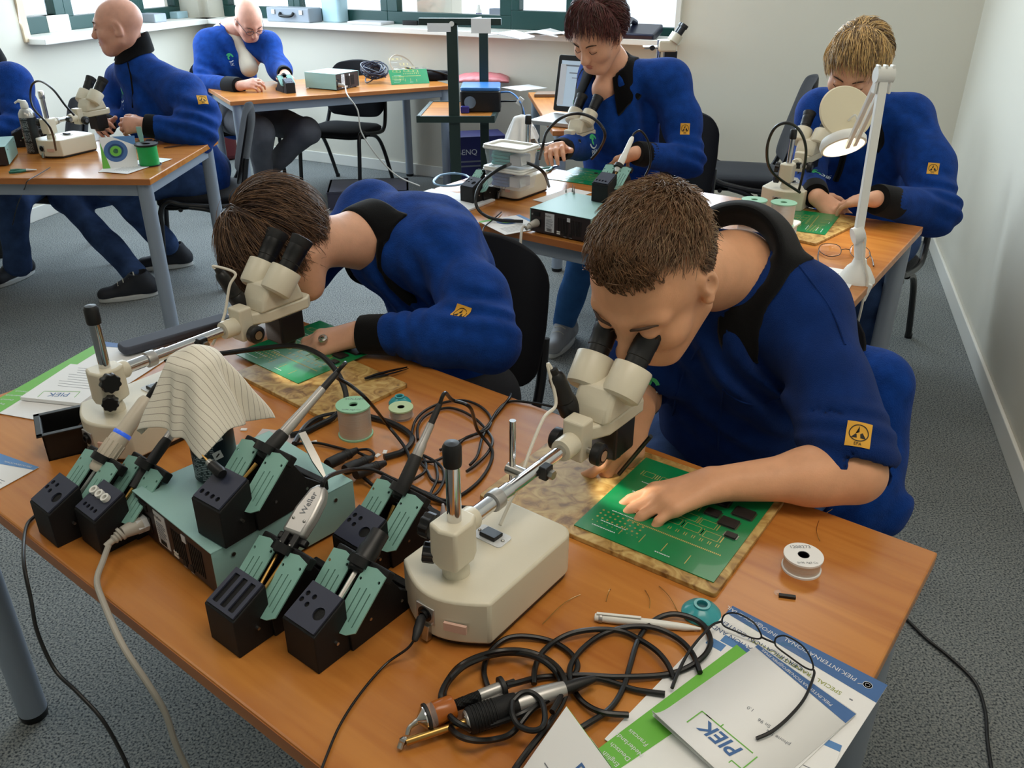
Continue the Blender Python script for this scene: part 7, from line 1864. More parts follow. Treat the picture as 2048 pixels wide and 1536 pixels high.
pk = [PY(1395, 690, 1.3), PY(1372, 730, 1.3), PY(1350, 800, 1.3)]
hits = [hit_px(bv, *q) for q in ((1400, 690), (1385, 715), (1368, 745), (1352, 790), (1345, 830))]
hits = [q for q in hits if q]
if len(hits) > 2: MB().tube([q[0] + q[1] * .001 - O for q in hits], .0022, n=6).obj('placket_seam', 'polo_blue', P)
S = Sdf((.0, .95, .10), (.80, 1.90, .62), .009)
for (hp_, kn, an) in ((pel + V3(.10, -.06, 0), V3(.46, 1.18, .50), V3(.40, 1.30, .12)), (pel + V3(-.08, .06, 0), V3(.20, 1.38, .50), V3(.22, 1.42, .12))):
 S.cone(hp_, kn, .085, .062, .05).cone(kn, an, .060, .046, .03)
S.cone(pel + V3(.1, -.06, 0), pel + V3(-.08, .06, 0), .105, .105, .05); S.ripple(.003, 30, 5)
S.obj('trousers', 'jeans_blue', P, 1, origin=O)
shoe((.37, 1.26, 0), -e_, 'shoe_black', P, origin=O); shoe((.19, 1.38, 0), -e_, 'shoe_black', P, origin=O)
def short_cap(S, clipf, rad=(.0795, .1005, .0885)): S.ell(Wp(0, -.012, .030), tuple(x * hs for x in rad), A, .004, clip=clipf)
S = Sdf(Hc - V3(.17, .17, .17), Hc + V3(.17, .17, .17), .0035)
hl = lambda x, y, z: np.maximum(np.maximum((y / hs) * .55 - (z / hs) * .83 - .0005, -(z / hs) - .055), (y / hs) - .078)
short_cap(S, lambda x, y, z: hs * np.maximum(y / hs * .50 - z / hs * .86 + .036 - .062 * (y < .0 * hs), -.068 - z / hs))
hb = S.obj('hair_cap', 'hair_brown', P, 1, origin=O)
hroot = lambda p: (p.y * .50 - (p.z - .03) * .86 + .0 < (.030 if p.y < 0 else -.034)) and p.z > -.030
hflow = lambda p: (p.x * 1.0, .9 if p.z > .06 else -.35, (.3 if p.y > .03 else -.2) if p.z > .06 else -1.0)
hair_strands(Wp, A, hs, hb, 'hair_brown', 5200, hroot, hflow, lambda p: .030 if p.z > .06 else .016, .0009, 3, 4, .70, origin=O)
hair_strands(Wp, A, hs, hb, 'hair_ash', 900, lambda p: hroot(p) and p.z > .04, hflow, lambda p: .030, .0008, 4, 4, .80, origin=O)  # backlight on the crown, put into strand colour: ash over the brown hair
hair_strands(Wp, A, hs, hb, 'hair_brown', 700, lambda p: .045 < p.y and .066 < p.z < .110 and abs(p.x) < .058, lambda p: (p.x * 2, .2, 1), lambda p: .034, .0010, 6, 4, 1.3, origin=O, name='fringe')
g0 = PZ(1238, 948, TOP + .012); g1 = PZ(1302, 872, TOP + .11)
tag(MB().cyl(g0, g1, .0035, n=10).obj('soldering_tip_tool', 'black_plastic'), 'thin black tool held behind the front microscope head', 'tool')
P = person('person with long brown fringe in blue fleece bending over the left microscope', (-.2, 1.98, 0)); O = P.location.copy()
Hc = V3(-.497, 1.742, .972); hf = V3(-.40, -.45, -.80).normalized(); hu = V3(-.80, -.25, .55); hs = 1.02
SL, SR = PY(880, 505, 1.87), V3(-.36, 2.13, .93); NB = PY(728, 478, 1.90); Cc = (SL + SR) / 2
EL, WL_ = V3(-.050, 1.620, .795), PZ(716, 668, TOP + .044)
S = Sdf((-.70, 1.50, .735), (.06, 2.25, 1.16), .0034)
Wp, A = add_head(S, Hc, hf, hu, hs)
S.cone(Hc - Vector(A[2]) * .05 - Vector(A[1]) * .02, NB, .055, .060, .03).cone(NB, Cc - V3(0, 0, .06), .058, .09, .05)
S.cone(Cc - V3(0, 0, .06), SL, .07, .045, .05).cone(SL, EL, .045, .042, .03).cone(EL, WL_, .040, .027, .03)
hdir = (PZ(608, 690, TOP + .018) - WL_).normalized()
nl = add_hand(S, WL_, hdir, V3(.02, -.25, 1), V3(-.2, .95, -.1), curls=((.28, .4, .35), (.30, .45, .4), (.34, .5, .4), (.36, .5, .4)), spread=.05, thumb=(.75, .55, -.3), tcurl=.3)
body = S.obj('body', 'skin', P, 1, origin=O); put_nails(nl, P, O); face_parts(Wp, A, hs, P, origin=O)
rg = WL_ + hdir * .098 * 1.0 + V3(0, -.012, .0); rp = PZ(646, 672, TOP + .050)
t_ = MB().lathe([(.0070, 0), (.0095, .001), (.0105, .006), (.0090, .009), (.0050, .0105), (0, .0108)], rp - O - V3(0, 0, .010), V3(.0, -.45, .9), n=24).obj('ring', 'steel', P)
MB().lathe([(.0, .0100), (.0048, .0100), (.0040, .0125), (0, .0128)], rp - O - V3(0, 0, .010), V3(.0, -.45, .9), n=20).obj('ring_stone', 'chrome', t_)
pel = V3(-.14, 2.02, .50); che = V3(-.21, 1.99, .84)
S = Sdf((-.62, 1.48, .44), (.16, 2.35, 1.06), .006); fw = V3(-.86, -.51, 0)
S.cone(pel, che, .165, .160, .05, sq=fw, f=.78).cone(che, NB + V3(.07, .05, -.06), .150, .085, .07)
S.cone(SL, SR, .072, .070, .06).cone(SL, NB + V3(.05, .0, -.04), .070, .066, .06).cone(SR, NB + V3(.02, .05, -.05), .068, .064, .05)
S.chain([SL, SL * .45 + EL * .55 + V3(.02, 0, .0), EL], [.074, .066, .062], .05); wc = WL_ * .72 + EL * .28
S.chain([EL, EL * .5 + wc * .5, wc + V3(0, 0, .006)], [.060, .056, .047], .04)
S.chain([SR, V3(-.52, 1.98, .82), V3(-.60, 1.80, .80)], [.066, .056, .045], .04)
S.cone(Hc, NB + (NB - Hc).normalized() * .02, .055, .063, .01, 's')
S.folds(EL + V3(-.01, .03, .05), V3(0, 1, 0), V3(.2, .2, 1), .12, .0077, .045, 1); S.folds(SL + V3(.02, -.05, -.07), V3(0, 0, 1), V3(.7, -.2, .6), .15, .0124, .06, 2); S.folds(wc + V3(.06, 0, 0), V3(0, 1, 0), V3(1, 0, .2), .10, .0078, .035, 3)
S.folds(che + V3(.06, -.10, .0), V3(0, 0, 1), V3(.8, .2, .5), .20, .0109, .08, 5); S.folds(NB + V3(.1, -.02, -.10), V3(0, 1, 0), V3(.9, 0, .5), .14, .0078, .06, 9); S.ripple(.0028, 24, 8)
sw = S.obj('fleece_sweater', 'sweater_blue', P, 1, origin=O); bv = bvh_of(sw, O)
cuff(wc + (EL - wc) * .12 + V3(0, 0, .004), WL_ + (wc - WL_) * .10, .042, P, origin=O)
collar(NB + V3(.010, .005, -.012), (Hc - NB).normalized(), V3(-.25, -.50, -.80), .064, P, h=.050, open_deg=30, flare=.034, drop=.075, origin=O, bv=bv)
epa_patch(bv, (920, 629), P, .036, .042, V3(.15, .1, 1), O)
S = Sdf((-.75, 1.35, .08), (.12, 2.3, .62), .009)
for (hp_, kn, an) in ((pel + V3(.06, -.10, 0), V3(-.30, 1.62, .50), V3(-.28, 1.72, .12)), (pel + V3(-.06, .10, 0), V3(-.52, 1.86, .50), V3(-.48, 1.92, .12))): S.cone(hp_, kn, .08, .058, .05).cone(kn, an, .056, .044, .03)
S.cone(pel + V3(.06, -.1, 0), pel + V3(-.06, .1, 0), .10, .10, .05); S.obj('trousers', mat('trousers_black', (26, 26, 32), .9, bump=.3, bscale=500), P, 1, origin=O)
shoe((-.31, 1.68, 0), fw, 'shoe_black', P, origin=O); shoe((-.50, 1.88, 0), fw, 'shoe_black', P, origin=O)
S = Sdf(Hc - V3(.19, .19, .19), Hc + V3(.19, .19, .19), .0035)
S.ell(Wp(0, -.010, .024), tuple(x * hs for x in (.088, .106, .094)), A, .004, clip=lambda x, y, z: hs * np.maximum(y / hs - .070, -.078 - z / hs + np.where(y > .02 * hs, .05, 0)))
hb = S.obj('hair_cap', 'hair_dark', P, 1, origin=O)
hr2 = lambda p: p.z > -.020 and not (p.y > .055 and p.z < .05)
hfl = lambda p: (p.x * 6 + .2, .55 if p.y > -.02 else -.5, -1.0 if abs(p.x) > .03 or p.y < -.03 else -.25)
hair_strands(Wp, A, hs, hb, 'hair_dark', 3600, hr2, hfl, lambda p: .085, .0010, 11, 6, .30, grav=.35, cen=(0, -.010, .024), rad=(.089, .107, .095), origin=O)
hair_strands(Wp, A, hs, hb, 'hair_brown', 1500, hr2, hfl, lambda p: .095, .0010, 12, 6, .34, grav=.35, cen=(0, -.010, .024), rad=(.090, .108, .096), origin=O)
hair_strands(Wp, A, hs, hb, 'hair_dark', 900, lambda p: p.y > .02 and p.z > .05, lambda p: (p.x * 3, 1, -.3), lambda p: .12, .0010, 13, 6, .35, grav=.9, cen=(0, -.010, .024), rad=(.089, .107, .095), origin=O, name='fringe')
P = person('woman with short dark red hair in blue fleece at the middle microscope', (.50, 3.72, 0)); O = P.location.copy()
Hc = V3(.318, 3.42, 1.255); hf = V3(-.50, -.62, -.55).normalized(); hu = V3(-.2, -.3, .9); hs = 1.07
SL, SR = PY(1335, 190, 3.50), PY(1196, 190, 3.66); SL.z = 1.075; SR.z = 1.08; Cc = (SL + SR) / 2; NB = V3(.385, 3.53, 1.135)
EL = PY(1372, 322, 3.36); WL_ = PY(1272, 306, 3.22); ER = PY(1165, 285, 3.46); WR_ = PY(1118, 300, 3.24)
S = Sdf((.0, 3.05, .76), (.85, 3.95, 1.42), .0048)
Wp, A = add_head(S, Hc, hf, hu, hs, True)
S.cone(Hc - Vector(A[2]) * .05 - Vector(A[1]) * .02, NB, .050, .056, .03).cone(NB, Cc - V3(0, 0, .10), .06, .09, .05)
S.ell(NB + V3(-.03, -.04, -.09), (.045, .04, .05), None, .03)
S.cone(Cc - V3(0, 0, .08), SL, .06, .04, .04).cone(SL, EL, .04, .038, .03).cone(EL, WL_, .036, .026, .03).cone(Cc - V3(0, 0, .08), SR, .06, .04, .04).cone(SR, ER, .04, .036, .03).cone(ER, WR_, .034, .025, .03)
hdl = (PZ(1205, 328, TOP + .03) - WL_).normalized()
n1 = add_hand(S, WL_, hdl, V3(.1, -.3, .9), V3(-.5, .8, .2), curls=(.5, .55, .6, .6), thumb=(.7, .6, -.3))
n2 = add_hand(S, WR_, (PY(1100, 285, 3.10) - WR_).normalized(), V3(-.3, -.3, .9), V3(.8, .2, .3), curls=(.7, .8, .8, .9), thumb=(.7, .6, -.3))
S.obj('body', 'skin', P, 1, origin=O); face_parts(Wp, A, hs, P, origin=O)
pel = V3(.50, 3.72, .50); che = V3(.43, 3.60, .93)
S = Sdf((.02, 3.15, .44), (.90, 4.02, 1.19), .0075)
S.cone(pel, che, .175, .165, .05, sq=e_, f=.78).cone(che, NB - V3(-.02, -.03, .08), .155, .09, .06).cone(SL, SR, .068, .068, .06)
S.cone(SL, NB - V3(0, 0, .05), .066, .062, .05).cone(SR, NB - V3(0, 0, .05), .066, .062, .05); wl = WL_ * .80 + EL * .20; wr = WR_ * .8 + ER * .2
S.chain([SL, SL * .5 + EL * .5 + V3(.02, 0, 0), EL, wl], [.070, .066, .062, .046], .05).chain([SR, ER, wr], [.068, .058, .044], .05)
S.cone(Hc, NB + V3(-.03, -.05, -.06), .05, .060, .01, 's').ell(NB + V3(-.055, -.07, -.065), (.045, .05, .07), None, .02, 's')
S.folds(EL, V3(0, 1, 0), V3(.2, .2, 1), .15, .0086, .06, 1); S.folds(che + V3(.02, -.12, 0), V3(0, 0, 1), V3(.8, .2, .5), .22, .0124, .09, 3); S.ripple(.003, 22, 4)
sw = S.obj('fleece_sweater', 'sweater_blue', P, 1, origin=O); bv = bvh_of(sw, O)
cuff(wl + (EL - wl) * .1, WL_ * .96 + wl * .04, .044, P, origin=O); cuff(wr, WR_, .040, P, origin=O)
collar(NB + V3(0, 0, -.02), (Hc - NB).normalized() * .5 + V3(0, 0, .7), V3(-.6, -.78, -.1), .062, P, h=.045, open_deg=38, flare=.036, drop=.10, origin=O, bv=bv)
epa_patch(bv, (1370, 258), P, .036, .042, V3(0, 0, 1), O); chest_logo(bv, (1187, 282), P, .06, V3(0, 0, 1), O)
sh0 = PZ(1124, 692, .0); S = Sdf((-.05, 2.95, .03), (.80, 4.0, .64), .010)
for (hp_, kn, an) in ((pel + V3(.10, -.07, 0), V3(.30, 3.24, .50), sh0 + V3(.01, .05, .09)), (pel + V3(-.08, .07, 0), V3(.50, 3.30, .50), sh0 + V3(.26, .28, .09))): S.cone(hp_, kn, .095, .070, .05).cone(kn, an, .068, .052, .03)
S.cone(pel + V3(.10, -.07, 0), pel + V3(-.08, .07, 0), .11, .11, .05); S.ripple(.004, 26, 5)
S.g = S.g
S.obj('jeans', 'jeans_light', P, 1, origin=O)
shoe(sh0 + V3(-.005, .0, 0), V3(-.35, -.93, 0), 'shoe_grey', P, sole='shoe_sole', origin=O)
shoe(sh0 + V3(.25, .24, 0), V3(-.35, -.93, 0), 'shoe_grey', P, origin=O)
S = Sdf(Hc - V3(.20, .20, .20), Hc + V3(.20, .20, .20), .0045)
S.ell(Wp(0, -.014, .038), tuple(x * hs for x in (.094, .112, .098)), A, .004, clip=lambda x, y, z: hs * np.maximum(y / hs * .72 - z / hs * .69 - .012, -.085 - z / hs))
hb = S.obj('hair_cap', 'hair_redbrown', P, 1, origin=O)
hr3 = lambda p: (p.y * .72 - (p.z - .03) * .69 < .014) and p.z > -.035
hfl = lambda p: (p.x * 8, .6 if p.y > .0 else -.8, -.8)
hair_strands(Wp, A, hs, hb, 'hair_redbrown', 3200, hr3, hfl, lambda p: .055, .0015, 21, 5, .45, cen=(0, -.014, .038), rad=(.095, .113, .099), origin=O, grav=.3)
hair_strands(Wp, A, hs, hb, 'hair_dark', 700, hr3, hfl, lambda p: .055, .0014, 22, 5, .5, cen=(0, -.014, .038), rad=(.095, .113, .099), origin=O, grav=.3)
P = person('person with highlighted blond hair in blue fleece behind the magnifier lamp', (1.38, 3.20, 0)); O = P.location.copy()
Hc = PY(1713, 133, 3.08); hf = V3(-.45, -.70, -.55).normalized(); hu = V3(-.15, -.45, .85); hs = 1.08
SL, SR = PY(1808, 262, 3.16), PY(1636, 268, 3.30); SL.z = .985; SR.z = .985; Cc = (SL + SR) / 2; NB = PY(1722, 215, 3.20); NB.z = 1.05
EL = PY(1868, 425, 2.84); WL_ = PY(1752, 398, 2.66); ER = PY(1612, 345, 3.16); WR_ = PY(1632, 392, 2.82)
S = Sdf((.75, 2.35, .74), (1.66, 3.56, 1.36), .0048)
Wp, A = add_head(S, Hc, hf, hu, hs)
S.cone(Hc - Vector(A[2]) * .05 - Vector(A[1]) * .02, NB, .052, .058, .03).cone(NB, Cc - V3(0, 0, .08), .06, .09, .05)
S.cone(Cc - V3(0, 0, .08), SL, .06, .04, .04).cone(SL, EL, .04, .038, .03).cone(EL, WL_, .036, .027, .03).cone(Cc - V3(0, 0, .08), SR, .06, .04, .04).cone(SR, ER, .04, .036, .03).cone(ER, WR_, .034, .025, .03)
add_hand(S, WL_, (PZ(1672, 400, TOP + .05) - WL_).normalized(), V3(0, -.25, .95), V3(-.2, .9, .2), curls=((.25, .3, .2), (.25, .35, .25), (.3, .4, .3), (.35, .4, .3)), thumb=(.75, .6, -.2))
add_hand(S, WR_, (PZ(1655, 410, TOP + .03) - WR_).normalized(), V3(-.5, -.2, .8), V3(.6, .3, .5), curls=(.4, .5, .5, .5))
S.obj('body', 'skin', P, 1, origin=O); face_parts(Wp, A, hs, P, origin=O)
pel = V3(1.42, 3.36, .50); che = V3(1.33, 3.27, .87)
S = Sdf((.72, 2.45, .44), (1.80, 3.74, 1.15), .0075)
S.cone(pel, che, .18, .175, .05, sq=e_, f=.80).cone(che, NB - V3(0, 0, .09), .165, .10, .06).cone(SL, SR, .078, .078, .06)
S.cone(SL, NB - V3(0, 0, .05), .075, .066, .05).cone(SR, NB - V3(0, 0, .05), .072, .066, .05); wl = WL_ * .82 + EL * .18; wr = WR_ * .8 + ER * .2
S.chain([SL, SL * .5 + EL * .5 + V3(.03, 0, 0), EL, wl], [.082, .078, .074, .050], .05).chain([SR, ER, wr], [.072, .062, .046], .05)
S.cone(Hc, NB, .05, .062, .01, 's')
S.folds(EL + V3(0, 0, .03), V3(0, 1, 0), V3(.3, .2, 1), .16, .0096, .06, 1); S.folds(che + V3(.04, -.14, 0), V3(0, 0, 1), V3(.8, .2, .5), .22, .0124, .09, 3); S.ripple(.003, 22, 6)
sw = S.obj('fleece_sweater', 'sweater_blue', P, 1, origin=O); bv = bvh_of(sw, O)
cuff(wl + (EL - wl) * .14, WL_ * .97 + wl * .03, .048, P, origin=O); cuff(wr, WR_, .042, P, origin=O)
collar(NB + V3(0, 0, -.015), (Hc - NB).normalized() * .5 + V3(0, 0, .7), V3(-.55, -.82, -.1), .062, P, h=.042, open_deg=36, flare=.036, drop=.09, origin=O, bv=bv)
zp = [q for q in [hit_px(bv, *w) for w in ((1690, 300), (1686, 318), (1680, 340), (1672, 360))] if q]
if len(zp) > 1: MB().tube([q[0] + q[1] * .002 - O for q in zp], .012, n=8).obj('zip_placket', 'collar_black', P)
epa_patch(bv, (1866, 338), P, .036, .042, V3(0, 0, 1), O); chest_logo(bv, (1636, 345), P, .055, V3(0, 0, 1), O)
S = Sdf((.70, 2.5, .06), (1.74, 3.7, .64), .011)
for (hp_, kn, an) in ((pel + V3(.10, -.07, 0), V3(1.22, 2.72, .50), V3(1.26, 2.80, .12)), (pel + V3(-.08, .07, 0), V3(.98, 2.92, .50), V3(1.0, 2.98, .12))): S.cone(hp_, kn, .09, .066, .05).cone(kn, an, .064, .05, .03)
S.cone(pel + V3(.10, -.07, 0), pel + V3(-.08, .07, 0), .11, .11, .05); S.obj('jeans', 'jeans_blue', P, 1, origin=O)
shoe((1.24, 2.76, 0), -e_, 'shoe_black', P, origin=O); shoe((.98, 2.94, 0), -e_, 'shoe_black', P, origin=O)
S = Sdf(Hc - V3(.19, .19, .19), Hc + V3(.19, .19, .19), .0045)
S.ell(Wp(0, -.014, .036), tuple(x * hs for x in (.088, .108, .094)), A, .004, clip=lambda x, y, z: hs * np.maximum(y / hs * .72 - z / hs * .69 - .016, -.085 - z / hs))
hb = S.obj('hair_cap', 'hair_ash', P, 1, origin=O); hr4 = lambda p: (p.y * .72 - (p.z - .03) * .69 < .018) and p.z > -.04
hfl = lambda p: (p.x * 5 + .3, .9 if p.y > -.03 else -.6, -.5)
hair_strands(Wp, A, hs, hb, 'hair_blonde', 1500, hr4, hfl, lambda p: .060, .0017, 31, 5, .42, cen=(0, -.014, .036), rad=(.089, .109, .095), origin=O, grav=.3)
hair_strands(Wp, A, hs, hb, 'hair_ash', 1500, hr4, hfl, lambda p: .055, .0015, 32, 5, .40, cen=(0, -.014, .036), rad=(.089, .109, .095), origin=O, grav=.3)
P = person('man with shaved head in blue fleece looking away at the left table', (-1.62, 4.36, 0)); O = P.location.copy()
Hc = PY(238, 52, 4.26); hf = V3(-.97, -.20, -.06).normalized(); hu = V3(0, 0, 1); hs = 1.06
SL, SR = PY(368, 190, 4.16), PY(250, 165, 4.50); Cc = (SL + SR) / 2; NB = PY(270, 104, 4.30)
EL = PY(395, 268, 3.98); WL_ = PY(288, 250, 3.96); ER = PY(215, 230, 4.36); WR_ = PY(212, 252, 4.12)
lo, hi = box_of([Hc, SL, SR, EL, WL_, ER, WR_], .20)
S = Sdf(lo, hi, .0055); Wp, A = add_head(S, Hc, hf, hu, hs)
S.cone(Hc - V3(-.03, 0, .05), NB, .055, .053, .03).cone(NB, Cc - V3(0, 0, .12), .050, .07, .05)
S.cone(Cc - V3(0, 0, .1), SL, .06, .045, .04).cone(SL, EL, .045, .042, .03).cone(EL, WL_, .040, .029, .03).cone(Cc - V3(0, 0, .1), SR, .06, .045, .04).cone(SR, ER, .045, .04, .03).cone(ER, WR_, .038, .029, .03)
add_hand(S, WL_, (PY(218, 250, 3.98) - WL_).normalized(), V3(-.1, -.85, .5), V3(-.2, .2, .95), curls=(.7, .75, .8, .8), thumb=(.8, .5, -.2))
add_hand(S, WR_, (PY(195, 245, 4.00) - WR_).normalized(), V3(-.6, -.1, .7), V3(.3, -.5, .6), curls=(.7, .8, .8, .8))
S.obj('body', 'skin_rosy', P, 1, origin=O); face_parts(Wp, A, hs, P, origin=O)
pel = V3(-1.62, 4.38, .50); che = PY(325, 225, 4.34); fw = V3(-.95, -.30, 0)
S = Sdf(lo - np.array([.05, .05, .5]), hi + np.array([.10, .25, -.12]), .009)
S.cone(pel, che, .185, .185, .05, sq=fw, f=.80).cone(che, NB - V3(0, 0, .10), .175, .10, .07).cone(SL, SR, .085, .080, .07)
S.cone(SL, NB - V3(0, 0, .05), .082, .072, .05).cone(SR, NB - V3(0, 0, .05), .078, .072, .05); wl = WL_ * .70 + EL * .30; wr = WR_ * .8 + ER * .2
S.chain([SL, SL * .5 + EL * .5 + V3(.04, 0, 0), EL, wl], [.088, .084, .078, .055], .05).chain([SR, ER, wr], [.078, .066, .048], .05); S.cone(Hc, NB, .055, .066, .01, 's')
S.folds(EL + V3(0, 0, .06), V3(0, 1, 0), V3(.3, .2, 1), .20, .0105, .07, 1); S.folds(che + V3(-.06, -.12, 0), V3(0, 0, 1), V3(.7, .2, .6), .24, .0155, .10, 3); S.ripple(.0035, 20, 7)
sw = S.obj('fleece_sweater', 'sweater_blue', P, 1, origin=O); bv = bvh_of(sw, O)
cuff(wl + (EL - wl) * .10, WL_ * .92 + wl * .08, .050, P, origin=O); cuff(wr, WR_, .044, P, origin=O)
collar(NB + V3(.004, 0, .004), (Hc - NB).normalized() * .3 + V3(.05, 0, .9), fw, .066, P, h=.074, open_deg=14, flare=.014, drop=.02, origin=O, bv=bv)
zp = [q for q in [hit_px(bv, *w) for w in ((256, 125), (262, 150), (266, 185), (266, 215))] if q]
if len(zp) > 1: MB().tube([q[0] + q[1] * .002 - O for q in zp], .004, n=6).obj('zip', 'collar_black', P)
epa_patch(bv, (405, 199), P, .045, .050, V3(.1, 0, 1), O); chest_logo(bv, (245, 190), P, .075, V3(0, 0, 1), O)
K1, K2 = PY(225, 372, 4.02), PY(130, 395, 4.30); F1, F2 = PZ(270, 545, .10), PZ(335, 490, .14)
S = Sdf(np.minimum(np.array(list(F1)), [-2.3, 3.5, .0]) + np.array([-.1, -.1, -.02]), (-1.2, 4.7, .66), .012)
S.cone(pel + V3(-.02, -.10, 0), K1, .10, .075, .05).cone(K1, F2, .072, .058, .03).cone(pel + V3(-.02, .10, 0), K2, .10, .075, .05).cone(K2, F1, .070, .058, .03).cone(pel + V3(0, -.1, 0), pel + V3(0, .1, 0), .12, .12, .05); S.ripple(.005, 24, 5)
S.obj('jeans', 'jeans_blue', P, 1, origin=O)
shoe(PZ(262, 596, .0), V3(-.9, -.45, 0), 'shoe_black', P, origin=O); shoe(PZ(335, 535, .0), V3(-.9, -.35, 0), 'shoe_black', P, origin=O)
P = person('bald man with glasses in blue fleece working at the window table', (-1.98, 6.22, 0)); O = P.location.copy()
Hc = PY(497, 38, 5.98); hf = V3(.42, -.52, -.62).normalized(); hu = V3(.2, -.35, .9); hs = 1.06
SL, SR = PY(555, 100, 6.05), PY(420, 90, 6.05); Cc = (SL + SR) / 2; NB = PY(462, 58, 6.10)
SL = PY(535, 92, 6.10); EL = PY(560, 140, 5.95); WL_ = PY(570, 148, 5.72); ER = PY(405, 170, 5.85); WR_ = PY(480, 172, 5.55)
lo, hi = box_of([Hc, SL, SR, EL, WL_, ER, WR_], .20)
S = Sdf(lo, hi, .0065); Wp, A = add_head(S, Hc, hf, hu, hs)
S.cone(Hc - Vector(A[2]) * .05 - Vector(A[1]) * .02, NB, .058, .064, .03).cone(NB, Cc - V3(0, 0, .12), .052, .06, .05)
S.cone(Cc - V3(0, 0, .1), SL, .06, .045, .04).cone(SL, EL, .045, .042, .03).cone(EL, WL_, .040, .029, .03).cone(Cc - V3(0, 0, .1), SR, .06, .045, .04).cone(SR, ER, .045, .04, .03).cone(ER, WR_, .038, .029, .03)
add_hand(S, WR_, (PY(528, 160, 5.52) - WR_).normalized(), V3(-.1, -.6, .8), V3(.1, .6, .6), curls=(.8, .8, .9, .9), thumb=(.8, .5, -.2))
add_hand(S, WL_, (PY(585, 160, 5.58) - WL_).normalized(), V3(.4, -.2, .8), V3(-.7, -.2, .4), curls=(.6, .7, .7, .8))
S.obj('body', 'skin_rosy', P, 1, origin=O); face_parts(Wp, A, hs, P, origin=O)
gl = MB()
for s in (1, -1): gl.tube([Wp(s * .033 + .024 * math.cos(a), .110 - .004 * abs(math.cos(a)), .0 + .015 * math.sin(a)) - O for a in [2 * math.pi * i / 18 for i in range(18)]], .0016, n=6, closed=True); gl.tube([Wp(s * .057, .106, .004) - O, Wp(s * .080, .02, .008) - O, Wp(s * .082, -.01, .0) - O], .0018, n=6)
gl.tube([Wp(-.010, .112, .004) - O, Wp(.010, .112, .004) - O], .0016, n=6); gl.obj('glasses', 'dark_case', P)
pel = V3(-1.98, 6.22, .50); che = PY(455, 115, 6.10); fw = V3(.55, -.83, 0)
S = Sdf(lo - np.array([.05, .05, .45]), hi + np.array([.10, .25, -.14]), .010)
S.cone(pel, che, .18, .18, .05, sq=fw, f=.80).cone(che, NB - V3(0, 0, .10), .17, .10, .07).cone(SL, SR, .082, .082, .07)
S.cone(SL, NB - V3(0, 0, .05), .08, .07, .05).cone(SR, NB - V3(0, 0, .05), .08, .07, .05); wl = WL_ * .8 + EL * .2; wr = WR_ * .75 + ER * .25
S.chain([SL, EL, wl], [.082, .070, .050], .05).chain([SR, ER, wr], [.082, .072, .052], .05); S.cone(Hc, NB + fw * .03 - V3(0, 0, .03), .055, .064, .01, 's').ell(NB + fw * .12 - V3(0, 0, .08), (.03, .04, .09), None, .02, 's')
S.folds(ER, V3(0, 1, 0), V3(.3, .2, 1), .2, .0105, .07, 1); S.folds(che + fw * .12, V3(0, 0, 1), V3(.7, .2, .6), .24, .0155, .10, 3); S.ripple(.0035, 20, 9)
sw = S.obj('fleece_sweater', 'sweater_blue', P, 1, origin=O); bv = bvh_of(sw, O)
S = Sdf(Vector(NB) - V3(.2, .2, .3), Vector(NB) + V3(.2, .2, .1), .008); S.cone(NB - V3(0, 0, .02), Cc + fw * .055 - V3(0, 0, .12), .070, .062, .03); S.obj('shirt', mat('cream_shirt', (214, 206, 186), .8), P, 1, origin=O)
cuff(wr + (ER - wr) * .08, WR_ * .9 + wr * .1, .052, P, origin=O); cuff(wl, WL_, .046, P, origin=O)
collar(NB - V3(0, 0, .015), (Hc - NB).normalized() * .4 + V3(0, 0, .8), fw, .070, P, m='cream_shirt', h=.040, open_deg=32, flare=.020, drop=.05, origin=O, bv=bv)
chest_logo(bv, (460, 115), P, .06, V3(0, 0, 1), O)
K1, K2 = PY(615, 262, 5.60), PY(520, 262, 5.45); A1, A2 = PY(545, 330, 5.75), PY(525, 348, 5.62)
S = Sdf((-2.35, 5.1, .0), (-1.1, 6.55, .70), .014)
S.cone(pel + V3(.10, 0, 0), K1, .105, .085, .05).cone(K1, A1, .082, .060, .03).cone(pel + V3(-.08, -.05, 0), K2, .105, .085, .05).cone(K2, A2, .082, .062, .03).cone(pel + V3(.1, 0, 0), pel + V3(-.1, 0, 0), .12, .12, .05); S.ripple(.006, 22, 5)
S.obj('trousers', 'trousers_grey', P, 1, origin=O)
shoe(V3(A2.x + .02, A2.y, 0), fw, 'shoe_black', P, laces=False, origin=O); shoe(V3(A1.x - .05, A1.y + .1, 0), fw, 'shoe_black', P, laces=False, origin=O)
P = person('person in blue fleece cut off by the left picture edge', (-2.62, 4.45, 0)); O = P.location.copy()
Hc = PY(-60, 60, 4.35); NB = PY(-35, 110, 4.38); SL, SR = PY(22, 165, 4.25), PY(-110, 165, 4.55); Cc = (SL + SR) / 2; EL = PY(48, 262, 4.10); WL_ = PY(-30, 262, 3.95); ER = PY(-150, 250, 4.4); WR_ = PY(-90, 262, 4.05)
lo, hi = box_of([Hc, SL, SR, EL, WL_, ER, WR_], .20); S = Sdf(lo, hi, .009); Wp, A = add_head(S, Hc, V3(-.6, -.7, -.4), V3(-.1, -.3, .9), 1.03)
S.cone(Hc, NB, .055, .06, .03).cone(NB, Cc - V3(0, 0, .1), .065, .10, .05).cone(SL, SR, .05, .05, .05).cone(SL, EL, .042, .04, .03).cone(EL, WL_, .038, .028, .03).cone(SR, ER, .042, .04, .03).cone(ER, WR_, .038, .028, .03)
